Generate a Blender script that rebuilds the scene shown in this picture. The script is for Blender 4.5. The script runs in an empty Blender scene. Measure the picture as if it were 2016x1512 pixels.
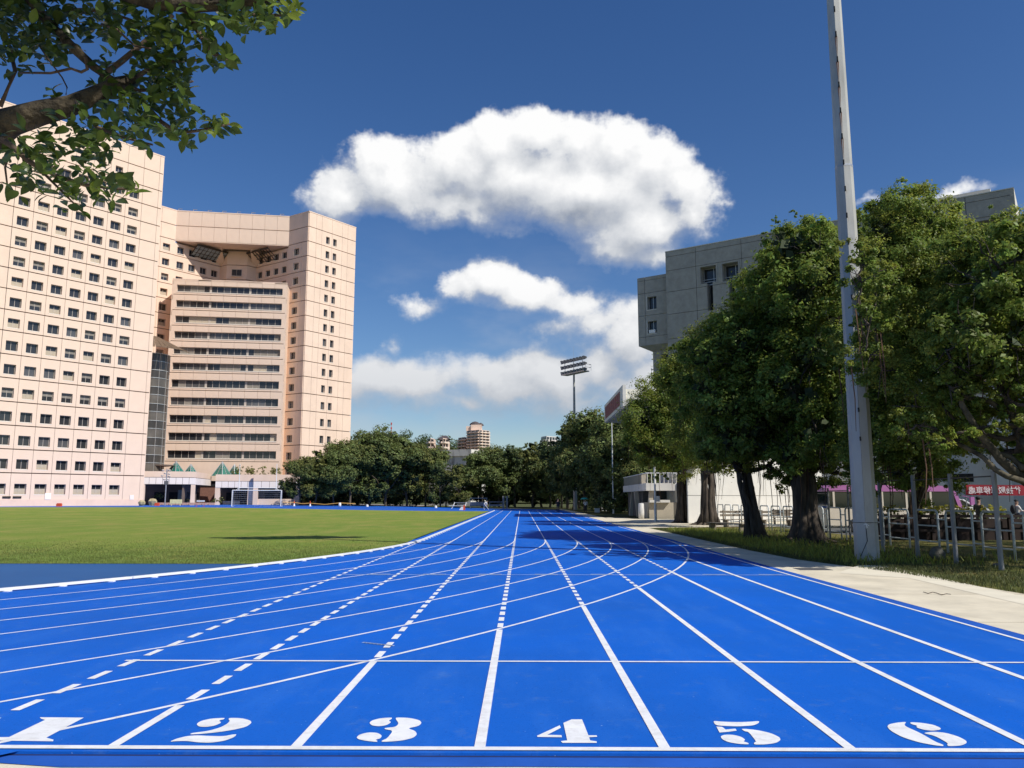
import bpy, bmesh, math, random
import numpy as np
from mathutils import Matrix, Vector

# ------------------------------------------------------------------ camera, world, sun, exposure
R = math.radians
scene = bpy.context.scene
COL = scene.collection
CAM_H, FPX, CX, CY, IMG_W = 1.632, 1600.0, 1008.0, 756.0, 2016.0
PITCH, YAW = math.atan((983 - 756) / FPX), R(0.68)
cam_data = bpy.data.cameras.new('camera')
cam_data.sensor_width = 36.0
cam_data.lens = FPX / IMG_W * 36.0
cam_data.clip_start, cam_data.clip_end = 0.1, 6000
cam = bpy.data.objects.new('camera', cam_data)
COL.objects.link(cam)
cam.location = (0, 0, CAM_H)
cam.rotation_euler = (R(90) + PITCH, 0, YAW)
scene.camera = cam

SUN_AZ = math.atan2(0.83, -0.555)          # towards the sun, measured from +Y towards +X
SUN_EL = R(45)
sun_dir = Vector((math.sin(SUN_AZ) * math.cos(SUN_EL), math.cos(SUN_AZ) * math.cos(SUN_EL), math.sin(SUN_EL)))
sun_data = bpy.data.lights.new('sun', 'SUN')
sun_data.energy, sun_data.angle, sun_data.color = 4.9, R(0.53), (1.0, 0.95, 0.87)
sun = bpy.data.objects.new('sun', sun_data)
COL.objects.link(sun)
sun.rotation_euler = (-sun_dir).to_track_quat('-Z', 'Y').to_euler()

scene.view_settings.view_transform = 'Standard'
scene.view_settings.look = 'None'
scene.view_settings.exposure = 0.0
scene.view_settings.gamma = 1.0
scene.view_settings.use_curve_mapping = False
scene.render.engine = 'CYCLES'
scene.cycles.use_denoising = True
scene.cycles.max_bounces = 5
scene.cycles.transparent_max_bounces = 12


def cam_axes():
    cp, sp = math.cos(PITCH), math.sin(PITCH)
    fw = np.array([-math.sin(YAW) * cp, math.cos(YAW) * cp, sp])
    rt = np.array([math.cos(YAW), math.sin(YAW), 0.0])
    return fw, rt, np.cross(rt, fw)


FW, RT, UP = cam_axes()
C0 = np.array([0, 0, CAM_H])


def ray(px, py):
    return FW + RT * (px - CX) / FPX - UP * (py - CY) / FPX


def gnd(px, py, z=0.0):
    d = ray(px, py)
    return C0 + d * ((z - CAM_H) / d[2])


def at(px, py, Y):
    d = ray(px, py)
    return C0 + d * (Y / d[1])


def azel(px, py):
    d = ray(px, py)
    d = d / np.linalg.norm(d)
    return math.atan2(d[0], d[1]), math.asin(d[2])


# ---- the sky: Nishita daylight with cumulus
world = bpy.data.worlds.new('World')
scene.world = world
world.use_nodes = True


def build_world():
    nt = world.node_tree
    nt.nodes.clear()
    N, L = nt.nodes.new, nt.links.new

    grp = bpy.data.node_groups.new('cloud_field', 'ShaderNodeTree')
    grp.interface.new_socket('vec', in_out='INPUT', socket_type='NodeSocketVector')
    grp.interface.new_socket('field', in_out='OUTPUT', socket_type='NodeSocketFloat')
    gi, go = grp.nodes.new('NodeGroupInput'), grp.nodes.new('NodeGroupOutput')
    gn, gl = grp.nodes.new, grp.links.new

    def m(op, a, b=None, c=None, clamp=False, nodes=gn, links=gl):
        n = nodes('ShaderNodeMath')
        n.operation, n.use_clamp = op, clamp
        for i, x in enumerate((a, b, c)):
            if x is None:
                continue
            if isinstance(x, (int, float)):
                n.inputs[i].default_value = x
            else:
                links(x, n.inputs[i])
        return n.outputs[0]

    def fbm(vec, scale, detail, rough, offs, nodes=gn, links=gl):
        mp = nodes('ShaderNodeMapping')
        mp.inputs['Location'].default_value = offs
        links(vec, mp.inputs['Vector'])
        n = nodes('ShaderNodeTexNoise')
        n.noise_dimensions = '2D'
        n.inputs['Scale'].default_value = scale
        n.inputs['Detail'].default_value = detail
        n.inputs['Roughness'].default_value = rough
        links(mp.outputs[0], n.inputs['Vector'])
        return n.outputs['Fac']

    vec = gi.outputs['vec']          # (azimuth, elevation, 0)
    flatv = gn('ShaderNodeVectorMath')
    flatv.operation = 'MULTIPLY'
    gl(vec, flatv.inputs[0])
    flatv.inputs[1].default_value = (1.0, 1.45, 1.0)
    n1 = fbm(flatv.outputs[0], 7.5, 8, 0.58, (3.1, 1.7, 0.4))
    # cloud lobes (px, py, rx, ry, softness) laid out by direction in the sky
    lobes = [(680, 392, 86, 58, 1), (880, 318, 90, 66, 1), (758, 345, 88, 74, 1), (850, 352, 92, 68, 1), (930, 335, 82, 76, 1), (985, 292, 78, 66, 1), (1050, 272, 76, 58, 1), (1130, 290, 84, 62, 1),
             (1212, 292, 84, 58, 1), (1288, 322, 84, 58, 1), (1346, 362, 66, 60, 1), (1372, 415, 52, 48, 1), (1140, 370, 270, 100, 1), (900, 392, 240, 66, 1), (1010, 350, 200, 80, 1), (1250, 440, 150, 66, 1),
             (1205, 492, 92, 36, 1), (1300, 505, 80, 30, 1), (1000, 450, 120, 26, .7), (920, 574, 66, 36, .9), (978, 550, 70, 48, 1), (1045, 574, 94, 48, 1), (1115, 604, 100, 42, 1), (1165, 640, 84, 36, .9),
             (1080, 650, 90, 34, .8), (822, 604, 74, 34, .62), (772, 676, 46, 30, .55), (735, 752, 120, 60, 1), (820, 758, 140, 64, 1), (905, 792, 120, 44, 1), (690, 772, 90, 58, 1), (960, 738, 130, 46, .95),
             (1000, 768, 140, 58, 1), (1090, 746, 130, 70, 1), (1182, 722, 102, 70, 1), (1246, 662, 70, 84, 1), (1235, 764, 100, 56, 1), (1330, 760, 110, 90, 1), (1150, 790, 170, 36, .9),
             (1870, 390, 110, 34, .56), (1700, 396, 60, 26, .45), (1720, 560, 260, 70, .8), (2350, 620, 300, 90, .9), (-320, 520, 300, 110, 1), (2750, 440, 300, 130, 1)]
    wn = gn('ShaderNodeTexNoise')                 # domain warp keeps the lobes from reading as discs
    wn.noise_dimensions = '2D'
    wn.inputs['Scale'].default_value, wn.inputs['Detail'].default_value, wn.inputs['Roughness'].default_value = 11.0, 5, .62
    gl(vec, wn.inputs['Vector'])
    wa = gn('ShaderNodeVectorMath')
    wa.operation = 'MULTIPLY_ADD'
    gl(wn.outputs['Color'], wa.inputs[0])
    wa.inputs[1].default_value = (.066, .046, 0)
    wa.inputs[2].default_value = (-.033, -.023, 0)
    wadd = gn('ShaderNodeVectorMath')
    wadd.operation = 'ADD'
    gl(vec, wadd.inputs[0])
    gl(wa.outputs[0], wadd.inputs[1])
    warped = wadd.outputs[0]
    acc = None
    for (px, py, rx, ry, st) in lobes:
        a0, e0 = azel(px, py)
        sx, sy = FPX / rx, FPX / ry
        mul = gn('ShaderNodeVectorMath')
        mul.operation = 'MULTIPLY_ADD'
        gl(warped, mul.inputs[0])
        mul.inputs[1].default_value = (sx, sy, 0)
        mul.inputs[2].default_value = (-a0 * sx, -e0 * sy, 0)
        ln = gn('ShaderNodeVectorMath')
        ln.operation = 'LENGTH'
        gl(mul.outputs[0], ln.inputs[0])
        k = min(rx, ry) / 62.0
        s = m('MULTIPLY_ADD', ln.outputs['Value'], -k - .25, k + .25 - (1 - st) * .9)
        acc = s if acc is None else m('SMOOTH_MAX', acc, s, 0.55)
    # fair-weather cumulus over the rest of the dome
    wide = fbm(vec, 2.3, 4, 0.55, (9.4, 2.2, 7.7))
    sepn = gn('ShaderNodeSeparateXYZ')
    gl(vec, sepn.inputs[0])
    away = m('MULTIPLY_ADD', m('ABSOLUTE', sepn.outputs['X']), 3.0, -2.4, clamp=True)
    rest = m('MULTIPLY_ADD', away, 1.6, m('MULTIPLY_ADD', wide, 5.0, -5.2))
    acc = m('MAXIMUM', acc, rest)
    gl(m('ADD', acc, m('MULTIPLY_ADD', n1, 1.65, -0.76)), go.inputs['field'])

    tc = N('ShaderNodeTexCoord')
    sep = N('ShaderNodeSeparateXYZ')
    L(tc.outputs['Generated'], sep.inputs[0])
    M = lambda op, a, b=None, c=None, clamp=False: m(op, a, b, c, clamp, N, L)
    az = M('ARCTAN2', sep.outputs['X'], sep.outputs['Y'])
    el = M('ARCSINE', sep.outputs['Z'])
    cv = N('ShaderNodeCombineXYZ')
    L(az, cv.inputs['X'])
    L(el, cv.inputs['Y'])

    def field(dx, dy):
        ad = N('ShaderNodeVectorMath')
        ad.operation = 'ADD'
        L(cv.outputs[0], ad.inputs[0])
        ad.inputs[1].default_value = (dx, dy, 0)
        g = N('ShaderNodeGroup')
        g.node_tree = grp
        L(ad.outputs[0], g.inputs[0])
        return g.outputs[0]

    f0, f1 = field(0, 0), field(0.012, 0.030)

    def ramp(x, lo, hi):
        n = N('ShaderNodeMapRange')
        n.interpolation_type = 'SMOOTHSTEP'
        for k, v in (('From Min', lo), ('From Max', hi)):
            if isinstance(v, (int, float)):
                n.inputs[k].default_value = v
            else:
                L(v, n.inputs[k])
        L(x, n.inputs['Value'])
        return n.outputs['Result']

    d1 = M('SUBTRACT', f0, f1)
    low = ramp(M('MULTIPLY', el, -1.0), -0.28, -0.10)
    top = M('MULTIPLY_ADD', d1, 1.1, 0.5, clamp=True)
    alpha = ramp(f0, -0.05, M('ADD', M('MULTIPLY_ADD', top, -0.70, 1.10), M('MULTIPLY', low, 0.45)))
    vm = N('ShaderNodeVectorMath')                 # thin veil of haze cloud low in the sky
    vm.operation = 'MULTIPLY'
    L(cv.outputs[0], vm.inputs[0])
    vm.inputs[1].default_value = (1.0, 2.6, 1.0)
    veil = fbm(vm.outputs[0], 3.2, 5, .6, (1.3, 4.4, 0), N, L)
    veil = M('MULTIPLY', ramp(veil, .42, .72), M('MULTIPLY', ramp(M('MULTIPLY', el, -1.0), -0.36, -0.06), .42))
    alpha = M('MAXIMUM', alpha, veil)
    alpha = M('MULTIPLY', alpha, ramp(el, -0.02, 0.02))
    lit = M('MULTIPLY_ADD', d1, 0.52, 0.60, clamp=True)
    thin = ramp(M('MULTIPLY', f0, -1.0), -0.8, -0.05)
    lit = M('MAXIMUM', lit, M('MULTIPLY', thin, 0.60))
    lit = M('MULTIPLY', lit, M('MULTIPLY_ADD', low, -0.42, 1.0))
    ramp_n = N('ShaderNodeValToRGB')
    cr = ramp_n.color_ramp
    cr.elements[0].position, cr.elements[0].color = 0.0, (3.6, 3.9, 4.4, 1)
    cr.elements[1].position, cr.elements[1].color = 1.0, (9.9, 9.9, 9.9, 1)
    e = cr.elements.new(0.42)
    e.color = (5.6, 5.9, 6.4, 1)
    L(lit, ramp_n.inputs[0])

    sky = N('ShaderNodeTexSky')
    sky.sky_type = 'NISHITA'
    sky.sun_disc = False
    sky.sun_elevation, sky.sun_rotation = SUN_EL, SUN_AZ
    sky.altitude, sky.air_density, sky.dust_density, sky.ozone_density = 50, 1.0, 0.35, 3.0
    hsv = N('ShaderNodeHueSaturation')
    hsv.inputs['Hue'].default_value = 0.510
    hsv.inputs['Saturation'].default_value = 1.26
    L(sky.outputs[0], hsv.inputs['Color'])
    mix = N('ShaderNodeMix')
    mix.data_type = 'RGBA'
    L(alpha, mix.inputs['Factor'])
    L(hsv.outputs[0], mix.inputs['A'])
    L(ramp_n.outputs[0], mix.inputs['B'])
    bg = N('ShaderNodeBackground')
    bg.inputs['Strength'].default_value = 0.10
    L(mix.outputs['Result'], bg.inputs['Color'])
    out = N('ShaderNodeOutputWorld')
    L(bg.outputs[0], out.inputs['Surface'])
    world.cycles.sampling_method = 'MANUAL'
    world.cycles.sample_map_resolution = 256


build_world()

# ------------------------------------------------------------------ helpers
rng = np.random.default_rng(7)
rnd = random.Random(11)


def lin(r, g, b):
    f = lambda c: (c / 255 / 12.92) if c / 255 <= .04045 else ((c / 255 + .055) / 1.055) ** 2.4
    return (f(r), f(g), f(b), 1)


MATS = {}


def mat(name, col, rough=.7, metal=0., var=.12, scale=3., bump=0., bscale=40., spec=.4, col2=None, detail=5, coords='Object',
        stretch=(1, 1, 1), isl=0., trans=0., emit=None, grime=0., gscale=.4, lo=.35, hi=.65):
    """procedural principled material: base colour mottled by noise, optional second colour, bump, per-island variation"""
    if name in MATS:
        return MATS[name]
    mt = bpy.data.materials.new(name)
    mt.use_nodes = True
    nt = mt.node_tree
    N, L = nt.nodes.new, nt.links.new
    b = nt.nodes['Principled BSDF']
    tc = N('ShaderNodeTexCoord')
    mp = N('ShaderNodeMapping')
    mp.inputs['Scale'].default_value = stretch
    L(tc.outputs[coords], mp.inputs['Vector'])
    no = N('ShaderNodeTexNoise')
    no.inputs['Scale'].default_value, no.inputs['Detail'].default_value, no.inputs['Roughness'].default_value = scale, detail, .6
    L(mp.outputs[0], no.inputs['Vector'])
    c = col[:3]
    c2 = col2[:3] if col2 else tuple(min(1, x * (1 - var)) for x in c)
    c1 = c if col2 else tuple(min(1, x * (1 + var)) for x in c)
    mr = N('ShaderNodeMapRange')
    mr.inputs['From Min'].default_value, mr.inputs['From Max'].default_value = lo, hi
    L(no.outputs['Fac'], mr.inputs['Value'])
    mx = N('ShaderNodeMix')
    mx.data_type = 'RGBA'
    mx.inputs['A'].default_value, mx.inputs['B'].default_value = (*c1, 1), (*c2, 1)
    L(mr.outputs[0], mx.inputs['Factor'])
    res = mx.outputs['Result']
    if grime:
        g = N('ShaderNodeTexNoise')
        g.inputs['Scale'].default_value, g.inputs['Detail'].default_value, g.inputs['Roughness'].default_value = gscale, 8, .7
        mg = N('ShaderNodeMapping')
        mg.inputs['Scale'].default_value = (1, 1, .35)
        L(tc.outputs[coords], mg.inputs['Vector'])
        L(mg.outputs[0], g.inputs['Vector'])
        gr = N('ShaderNodeMapRange')
        gr.inputs['From Min'].default_value, gr.inputs['From Max'].default_value = .48, .75
        gr.inputs['To Max'].default_value = grime
        L(g.outputs['Fac'], gr.inputs['Value'])
        gm = N('ShaderNodeMix')
        gm.data_type = 'RGBA'
        L(gr.outputs[0], gm.inputs['Factor'])
        L(res, gm.inputs['A'])
        gm.inputs['B'].default_value = (c[0] * .45, c[1] * .42, c[2] * .38, 1)
        res = gm.outputs['Result']
    if isl:
        ge = N('ShaderNodeNewGeometry')
        hs = N('ShaderNodeHueSaturation')
        v = N('ShaderNodeMapRange')
        v.inputs['To Min'].default_value, v.inputs['To Max'].default_value = 1 - isl, 1 + isl
        L(ge.outputs['Random Per Island'], v.inputs['Value'])
        L(v.outputs[0], hs.inputs['Value'])
        h = N('ShaderNodeMapRange')
        h.inputs['To Min'].default_value, h.inputs['To Max'].default_value = .5 - .035 * min(1, isl * 2), .5 + .02
        L(ge.outputs['Random Per Island'], h.inputs['Value'])
        L(h.outputs[0], hs.inputs['Hue'])
        L(res, hs.inputs['Color'])
        res = hs.outputs[0]
    L(res, b.inputs['Base Color'])
    b.inputs['Roughness'].default_value = rough
    b.inputs['Metallic'].default_value = metal
    b.inputs['Specular IOR Level'].default_value = spec
    if bump:
        bn = N('ShaderNodeTexNoise')
        bn.inputs['Scale'].default_value, bn.inputs['Detail'].default_value = bscale, 4
        L(mp.outputs[0], bn.inputs['Vector'])
        bp = N('ShaderNodeBump')
        bp.inputs['Strength'].default_value = bump
        bp.inputs['Distance'].default_value = .02
        L(bn.outputs['Fac'], bp.inputs['Height'])
        L(bp.outputs[0], b.inputs['Normal'])
    if emit:
        b.inputs['Emission Color'].default_value = (*emit[:3], 1)
        b.inputs['Emission Strength'].default_value = emit[3]
    if trans:
        tr = N('ShaderNodeBsdfTranslucent')
        hs2 = N('ShaderNodeHueSaturation')
        hs2.inputs['Value'].default_value = 1.7
        hs2.inputs['Hue'].default_value = .485
        L(res, hs2.inputs['Color'])
        L(hs2.outputs[0], tr.inputs['Color'])
        ms = N('ShaderNodeMixShader')
        ms.inputs[0].default_value = trans
        L(b.outputs[0], ms.inputs[1])
        L(tr.outputs[0], ms.inputs[2])
        L(ms.outputs[0], nt.nodes['Material Output'].inputs['Surface'])
    MATS[name] = mt
    return mt


def glass_mat(name, col, rough=.06, alpha=0.):
    if name in MATS:
        return MATS[name]
    mt = mat(name, col, rough=rough, var=.25, scale=.35, spec=.6)
    if alpha:
        nt = mt.node_tree
        tr = nt.nodes.new('ShaderNodeBsdfTransparent')
        tr.inputs[0].default_value = (.75, .86, .84, 1)
        ms = nt.nodes.new('ShaderNodeMixShader')
        ms.inputs[0].default_value = alpha
        nt.links.new(nt.nodes['Principled BSDF'].outputs[0], ms.inputs[1])
        nt.links.new(tr.outputs[0], ms.inputs[2])
        nt.links.new(ms.outputs[0], nt.nodes['Material Output'].inputs['Surface'])
    return mt


def link(o, parent=None):
    COL.objects.link(o)
    if parent is not None:
        o.parent = parent
        o.matrix_parent_inverse = parent.matrix_basis.inverted()
    return o


def tag(o, label=None, cat=None, group=None, kind=None):
    if label:
        o['label'] = label
    if cat:
        o['category'] = cat
    if group:
        o['group'] = group
    if kind:
        o['kind'] = kind
    return o


def empty(name, loc=(0, 0, 0), label=None, cat=None, group=None, rz=0.):
    o = bpy.data.objects.new(name, None)
    o.empty_display_size = .2
    o.location = loc
    o.rotation_euler = (0, 0, rz)
    link(o)
    return tag(o, label, cat, group)


def mesh_obj(name, me, parent=None, loc=(0, 0, 0), rz=0., scale=(1, 1, 1)):
    o = bpy.data.objects.new(name, me)
    o.location, o.rotation_euler, o.scale = loc, (0, 0, rz), scale
    return link(o, parent)


def children_of(o):
    return [c for c in bpy.data.objects if c.parent == o]


def copy_tree(o, loc=None, rz=None, scale=None, kids=None):
    """a thing with its parts and their sub-parts"""
    kids = kids if kids is not None else {}
    c = o.copy()
    COL.objects.link(c)
    if loc is not None:
        c.location = loc
    if rz is not None:
        c.rotation_euler[2] = rz
    if scale is not None:
        c.scale = scale

    def rec(src, dst):
        for ch in children_of(src):
            d = ch.copy()
            COL.objects.link(d)
            d.parent = dst
            d.matrix_parent_inverse = ch.matrix_parent_inverse.copy()
            rec(ch, d)
    rec(o, c)
    return c


class MB:
    """collects shapes and links them as one mesh object"""

    def __init__(s):
        s.v, s.f = [], []

    def add(s, vs, fs):
        k = len(s.v)
        s.v += [tuple(map(float, p)) for p in vs]
        s.f += [tuple(i + k for i in f) for f in fs]
        return s

    def hexa(s, p):
        return s.add(p, [(0, 3, 2, 1), (4, 5, 6, 7), (0, 1, 5, 4), (1, 2, 6, 5), (2, 3, 7, 6), (3, 0, 4, 7)])

    def box(s, x0, x1, y0, y1, z0, z1):
        return s.hexa([(x0, y0, z0), (x1, y0, z0), (x1, y1, z0), (x0, y1, z0), (x0, y0, z1), (x1, y0, z1), (x1, y1, z1), (x0, y1, z1)])

    def fbox(s, F, s0, s1, o0, o1, z0, z1):
        """box in facade coordinates: along, outward, up"""
        P = lambda a, o, z: F.pt(a, o, z)
        return s.hexa([P(s0, o1, z0), P(s1, o1, z0), P(s1, o0, z0), P(s0, o0, z0), P(s0, o1, z1), P(s1, o1, z1), P(s1, o0, z1), P(s0, o0, z1)])

    def prism(s, poly, z0, z1):
        n = len(poly)
        s.add([(x, y, z0) for x, y in poly] + [(x, y, z1) for x, y in poly],
              [tuple(range(n - 1, -1, -1)), tuple(range(n, 2 * n))] + [(i, (i + 1) % n, n + (i + 1) % n, n + i) for i in range(n)])
        return s

    def tube(s, pts, rad, n=8, cap=True, squash=1.):
        pts = [Vector(map(float, p)) for p in pts]
        if not hasattr(rad, '__len__'):
            rad = [rad] * len(pts)
        k = len(s.v)
        up = Vector((0, 0, 1))
        ref = None
        for i, p in enumerate(pts):
            t = (pts[min(i + 1, len(pts) - 1)] - pts[max(i - 1, 0)])
            t = t.normalized() if t.length > 1e-9 else up
            if ref is None:
                ref = Vector((1, 0, 0)) if abs(t.z) > .9 else up
            a = t.cross(ref)
            if a.length < 1e-6:
                a = t.cross(Vector((0, 1, 0)))
            a.normalize()
            b = t.cross(a).normalized()
            ref = -a.cross(t) if False else ref
            for j in range(n):
                an = 2 * math.pi * (j + .5) / n
                q = p + (a * math.cos(an) + b * math.sin(an) * squash) * rad[i]
                s.v.append(tuple(q))
        for i in range(len(pts) - 1):
            for j in range(n):
                a0, a1 = k + i * n + j, k + i * n + (j + 1) % n
                s.f.append((a0, a0 + n, a1 + n, a1))
        if cap:
            s.f.append(tuple(k + j for j in range(n)))
            s.f.append(tuple(k + (len(pts) - 1) * n + j for j in reversed(range(n))))
        return s

    def lathe(s, prof, c=(0, 0, 0), n=12):
        k = len(s.v)
        for r, z in prof:
            for j in range(n):
                an = 2 * math.pi * j / n
                s.v.append((c[0] + r * math.cos(an), c[1] + r * math.sin(an), c[2] + z))
        for i in range(len(prof) - 1):
            for j in range(n):
                a0, a1 = k + i * n + j, k + i * n + (j + 1) % n
                s.f.append((a0, a1, a1 + n, a0 + n))
        s.f.append(tuple(k + j for j in reversed(range(n))))
        s.f.append(tuple(k + (len(prof) - 1) * n + j for j in range(n)))
        return s

    def ball(s, c, r, nu=10, nv=7, jit=0., rg=None):
        r = r if hasattr(r, '__len__') else (r, r, r)
        k = len(s.v)
        for i in range(1, nv):
            th = math.pi * i / nv
            for j in range(nu):
                ph = 2 * math.pi * j / nu
                q = 1 + (rg.uniform(-jit, jit) if rg else 0)
                s.v.append((c[0] + q * r[0] * math.sin(th) * math.cos(ph), c[1] + q * r[1] * math.sin(th) * math.sin(ph), c[2] + q * r[2] * math.cos(th)))
        s.v += [(c[0], c[1], c[2] + r[2]), (c[0], c[1], c[2] - r[2])]
        t, b = len(s.v) - 2, len(s.v) - 1
        for i in range(nv - 2):
            for j in range(nu):
                a0, a1 = k + i * nu + j, k + i * nu + (j + 1) % nu
                s.f.append((a0, a0 + nu, a1 + nu, a1))
        for j in range(nu):
            s.f.append((t, k + j, k + (j + 1) % nu))
            s.f.append((b, k + (nv - 2) * nu + (j + 1) % nu, k + (nv - 2) * nu + j))
        return s

    def mesh(s, name, material, smooth=False):
        me = bpy.data.meshes.new(name)
        me.from_pydata(s.v, [], s.f)
        if material is not None:
            me.materials.append(material)
        if smooth:
            me.polygons.foreach_set('use_smooth', [True] * len(me.polygons))
        me.update()
        return me

    def build(s, name, material, parent=None, smooth=False, loc=(0, 0, 0)):
        return mesh_obj(name, s.mesh(name, material, smooth), parent, loc)


def np_quads(name, V, material, parent=None, smooth=False):
    """V: (n,4,3) array of quads -> one mesh object"""
    n = len(V)
    me = bpy.data.meshes.new(name)
    me.vertices.add(n * 4)
    me.vertices.foreach_set('co', np.ascontiguousarray(V, dtype=np.float32).ravel())
    me.loops.add(n * 4)
    me.loops.foreach_set('vertex_index', np.arange(n * 4, dtype=np.int32))
    me.polygons.add(n)
    me.polygons.foreach_set('loop_start', np.arange(0, n * 4, 4, dtype=np.int32))
    me.polygons.foreach_set('loop_total', np.full(n, 4, dtype=np.int32))
    me.materials.append(material)
    me.update(calc_edges=True)
    return mesh_obj(name, me, parent)


class Facade:
    """vertical face from P0 to P1, left to right as seen from outside"""

    def __init__(s, P0, P1):
        s.p0 = np.array(P0[:2], float)
        d = np.array(P1[:2], float) - s.p0
        s.len = float(np.hypot(*d))
        s.d = d / s.len
        s.n = np.array([s.d[1], -s.d[0]])
        s.rz = math.atan2(s.d[1], s.d[0])

    def pt(s, a, o, z):
        q = s.p0 + s.d * a + s.n * o
        return (q[0], q[1], z)

    def hit(s, px, py):
        d = ray(px, py)
        n = np.array([s.n[0], s.n[1], 0])
        P = np.array([s.p0[0], s.p0[1], 0])
        t = n.dot(P - C0) / n.dot(d)
        q = C0 + d * t
        return float((q[:2] - s.p0).dot(s.d)), q[2]


def smooth01(t):
    t = min(1., max(0., t))
    return t * t * (3 - 2 * t)


def gz(x, y):
    """height of the ground: level along the home straight, rising half a metre towards the far left"""
    return 0.56 * smooth01((y - 45) / 75) * smooth01((-x - 6) / 45)
# ------------------------------------------------------------------ ground, track and field
M_track0 = mat('blue_track_plain', lin(22, 88, 190), rough=.8, var=.05, scale=.55, bump=.25, bscale=260, spec=.10, grime=.05, gscale=2.5)
def track_material():
    """poured rubber: fine granules, faded and dusty patches, faint streaks along the lanes, scuffs"""
    mt = bpy.data.materials.new('blue_track')
    mt.use_nodes = True
    nt = mt.node_tree
    N, L = nt.nodes.new, nt.links.new
    p = nt.nodes['Principled BSDF']
    tc = N('ShaderNodeTexCoord')

    def noise(sc, det, st=(1, 1, 1), rough=.6):
        mp = N('ShaderNodeMapping')
        mp.inputs['Scale'].default_value = st
        L(tc.outputs['Object'], mp.inputs[0])
        n = N('ShaderNodeTexNoise')
        n.inputs['Scale'].default_value, n.inputs['Detail'].default_value, n.inputs['Roughness'].default_value = sc, det, rough
        L(mp.outputs[0], n.inputs[0])
        return n.outputs['Fac']

    def mixc(f, A, B, lo, hi, amt=1.):
        r = N('ShaderNodeMapRange')
        r.inputs['From Min'].default_value, r.inputs['From Max'].default_value, r.inputs['To Max'].default_value = lo, hi, amt
        L(f, r.inputs['Value'])
        m = N('ShaderNodeMix')
        m.data_type = 'RGBA'
        L(r.outputs[0], m.inputs['Factor'])
        for k, X in (('A', A), ('B', B)):
            if isinstance(X, tuple):
                m.inputs[k].default_value = X
            else:
                L(X, m.inputs[k])
        return m.outputs['Result']
    c = mixc(noise(.22, 4), lin(14, 97, 200), lin(22, 92, 184), .35, .65)
    c = mixc(noise(1.3, 6, (1.6, .35, 1)), c, lin(46, 110, 200), .50, .78, .7)       # streaks along the lanes
    c = mixc(noise(3.1, 8, rough=.75), c, lin(92, 128, 176), .56, .84, .65)           # dust
    c = mixc(noise(55, 2), c, lin(10, 60, 140), .58, .78, .55)                        # granules
    c = mixc(noise(34, 1, (1, 1, 1)), c, lin(150, 180, 214), .775, .83, .8)           # pale specks
    L(c, p.inputs['Base Color'])
    p.inputs['Roughness'].default_value = .82
    p.inputs['Specular IOR Level'].default_value = .10
    bp = N('ShaderNodeBump')
    bp.inputs['Strength'].default_value, bp.inputs['Distance'].default_value = .35, .01
    L(noise(140, 3), bp.inputs['Height'])
    L(bp.outputs[0], p.inputs['Normal'])
    return mt


M_track = track_material()
M_border = mat('blue_border', lin(40, 92, 182), rough=.85, var=.12, scale=1.2, bump=.3, bscale=220, spec=.1, grime=.2, gscale=3)
M_dzone = mat('slate_blue_court', lin(44, 90, 142), rough=.7, var=.06, scale=.3, spec=.12)
M_line = mat('line_paint', (.78, .79, .80), rough=.7, var=.06, scale=4, bump=.3, bscale=160, grime=.42, gscale=9, spec=.2)
M_faint = mat('worn_line_paint', (.42, .54, .76), rough=.6, var=.25, scale=5)
M_kerb = mat('white_kerb', (.82, .82, .80), rough=.45, var=.04, scale=2)
M_gap = mat('groove', lin(24, 42, 92), rough=.9)
M_conc = mat('path_concrete', lin(216, 206, 182), rough=.88, var=.13, scale=.8, bump=.35, bscale=60, grime=.30, gscale=1.3)
M_asph = mat('road_asphalt', (.105, .105, .10), rough=.9, var=.2, scale=.8, bump=.3, bscale=90)
M_plaza = mat('plaza_paving', lin(150, 140, 128), rough=.85, var=.15, scale=.5)


def grass_mat(name, a, b, c):
    mt = bpy.data.materials.new(name)
    mt.use_nodes = True
    nt = mt.node_tree
    N, L = nt.nodes.new, nt.links.new
    p = nt.nodes['Principled BSDF']
    tc = N('ShaderNodeTexCoord')

    def noise(sc, det, st=(1, 1, 1)):
        mp = N('ShaderNodeMapping')
        mp.inputs['Scale'].default_value = st
        L(tc.outputs['Object'], mp.inputs[0])
        n = N('ShaderNodeTexNoise')
        n.inputs['Scale'].default_value, n.inputs['Detail'].default_value, n.inputs['Roughness'].default_value = sc, det, .65
        L(mp.outputs[0], n.inputs[0])
        return n.outputs['Fac']

    def mixc(f, A, B, lo, hi):
        r = N('ShaderNodeMapRange')
        r.inputs['From Min'].default_value, r.inputs['From Max'].default_value = lo, hi
        L(f, r.inputs['Value'])
        m = N('ShaderNodeMix')
        m.data_type = 'RGBA'
        L(r.outputs[0], m.inputs['Factor'])
        for k, X in (('A', A), ('B', B)):
            if isinstance(X, tuple):
                m.inputs[k].default_value = X
            else:
                L(X, m.inputs[k])
        return m.outputs['Result']
    big = mixc(noise(.09, 5), a, b, .38, .64)
    mid = mixc(noise(.55, 6, (1, .45, 1)), big, c, .46, .72)
    mid = mixc(noise(.16, 7), mid, (c[0] * 1.05, c[1] * .95, c[2], 1), .56, .74)
    fine = noise(26, 3)
    dk = mixc(fine, mid, (a[0] * .42, a[1] * .45, a[2] * .4, 1), .50, .74)
    L(dk, p.inputs['Base Color'])
    p.inputs['Roughness'].default_value = .95
    p.inputs['Specular IOR Level'].default_value = .12
    bp = N('ShaderNodeBump')
    bp.inputs['Strength'].default_value, bp.inputs['Distance'].default_value = .8, .04
    L(noise(38, 4), bp.inputs['Height'])
    L(bp.outputs[0], p.inputs['Normal'])
    return mt


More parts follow.
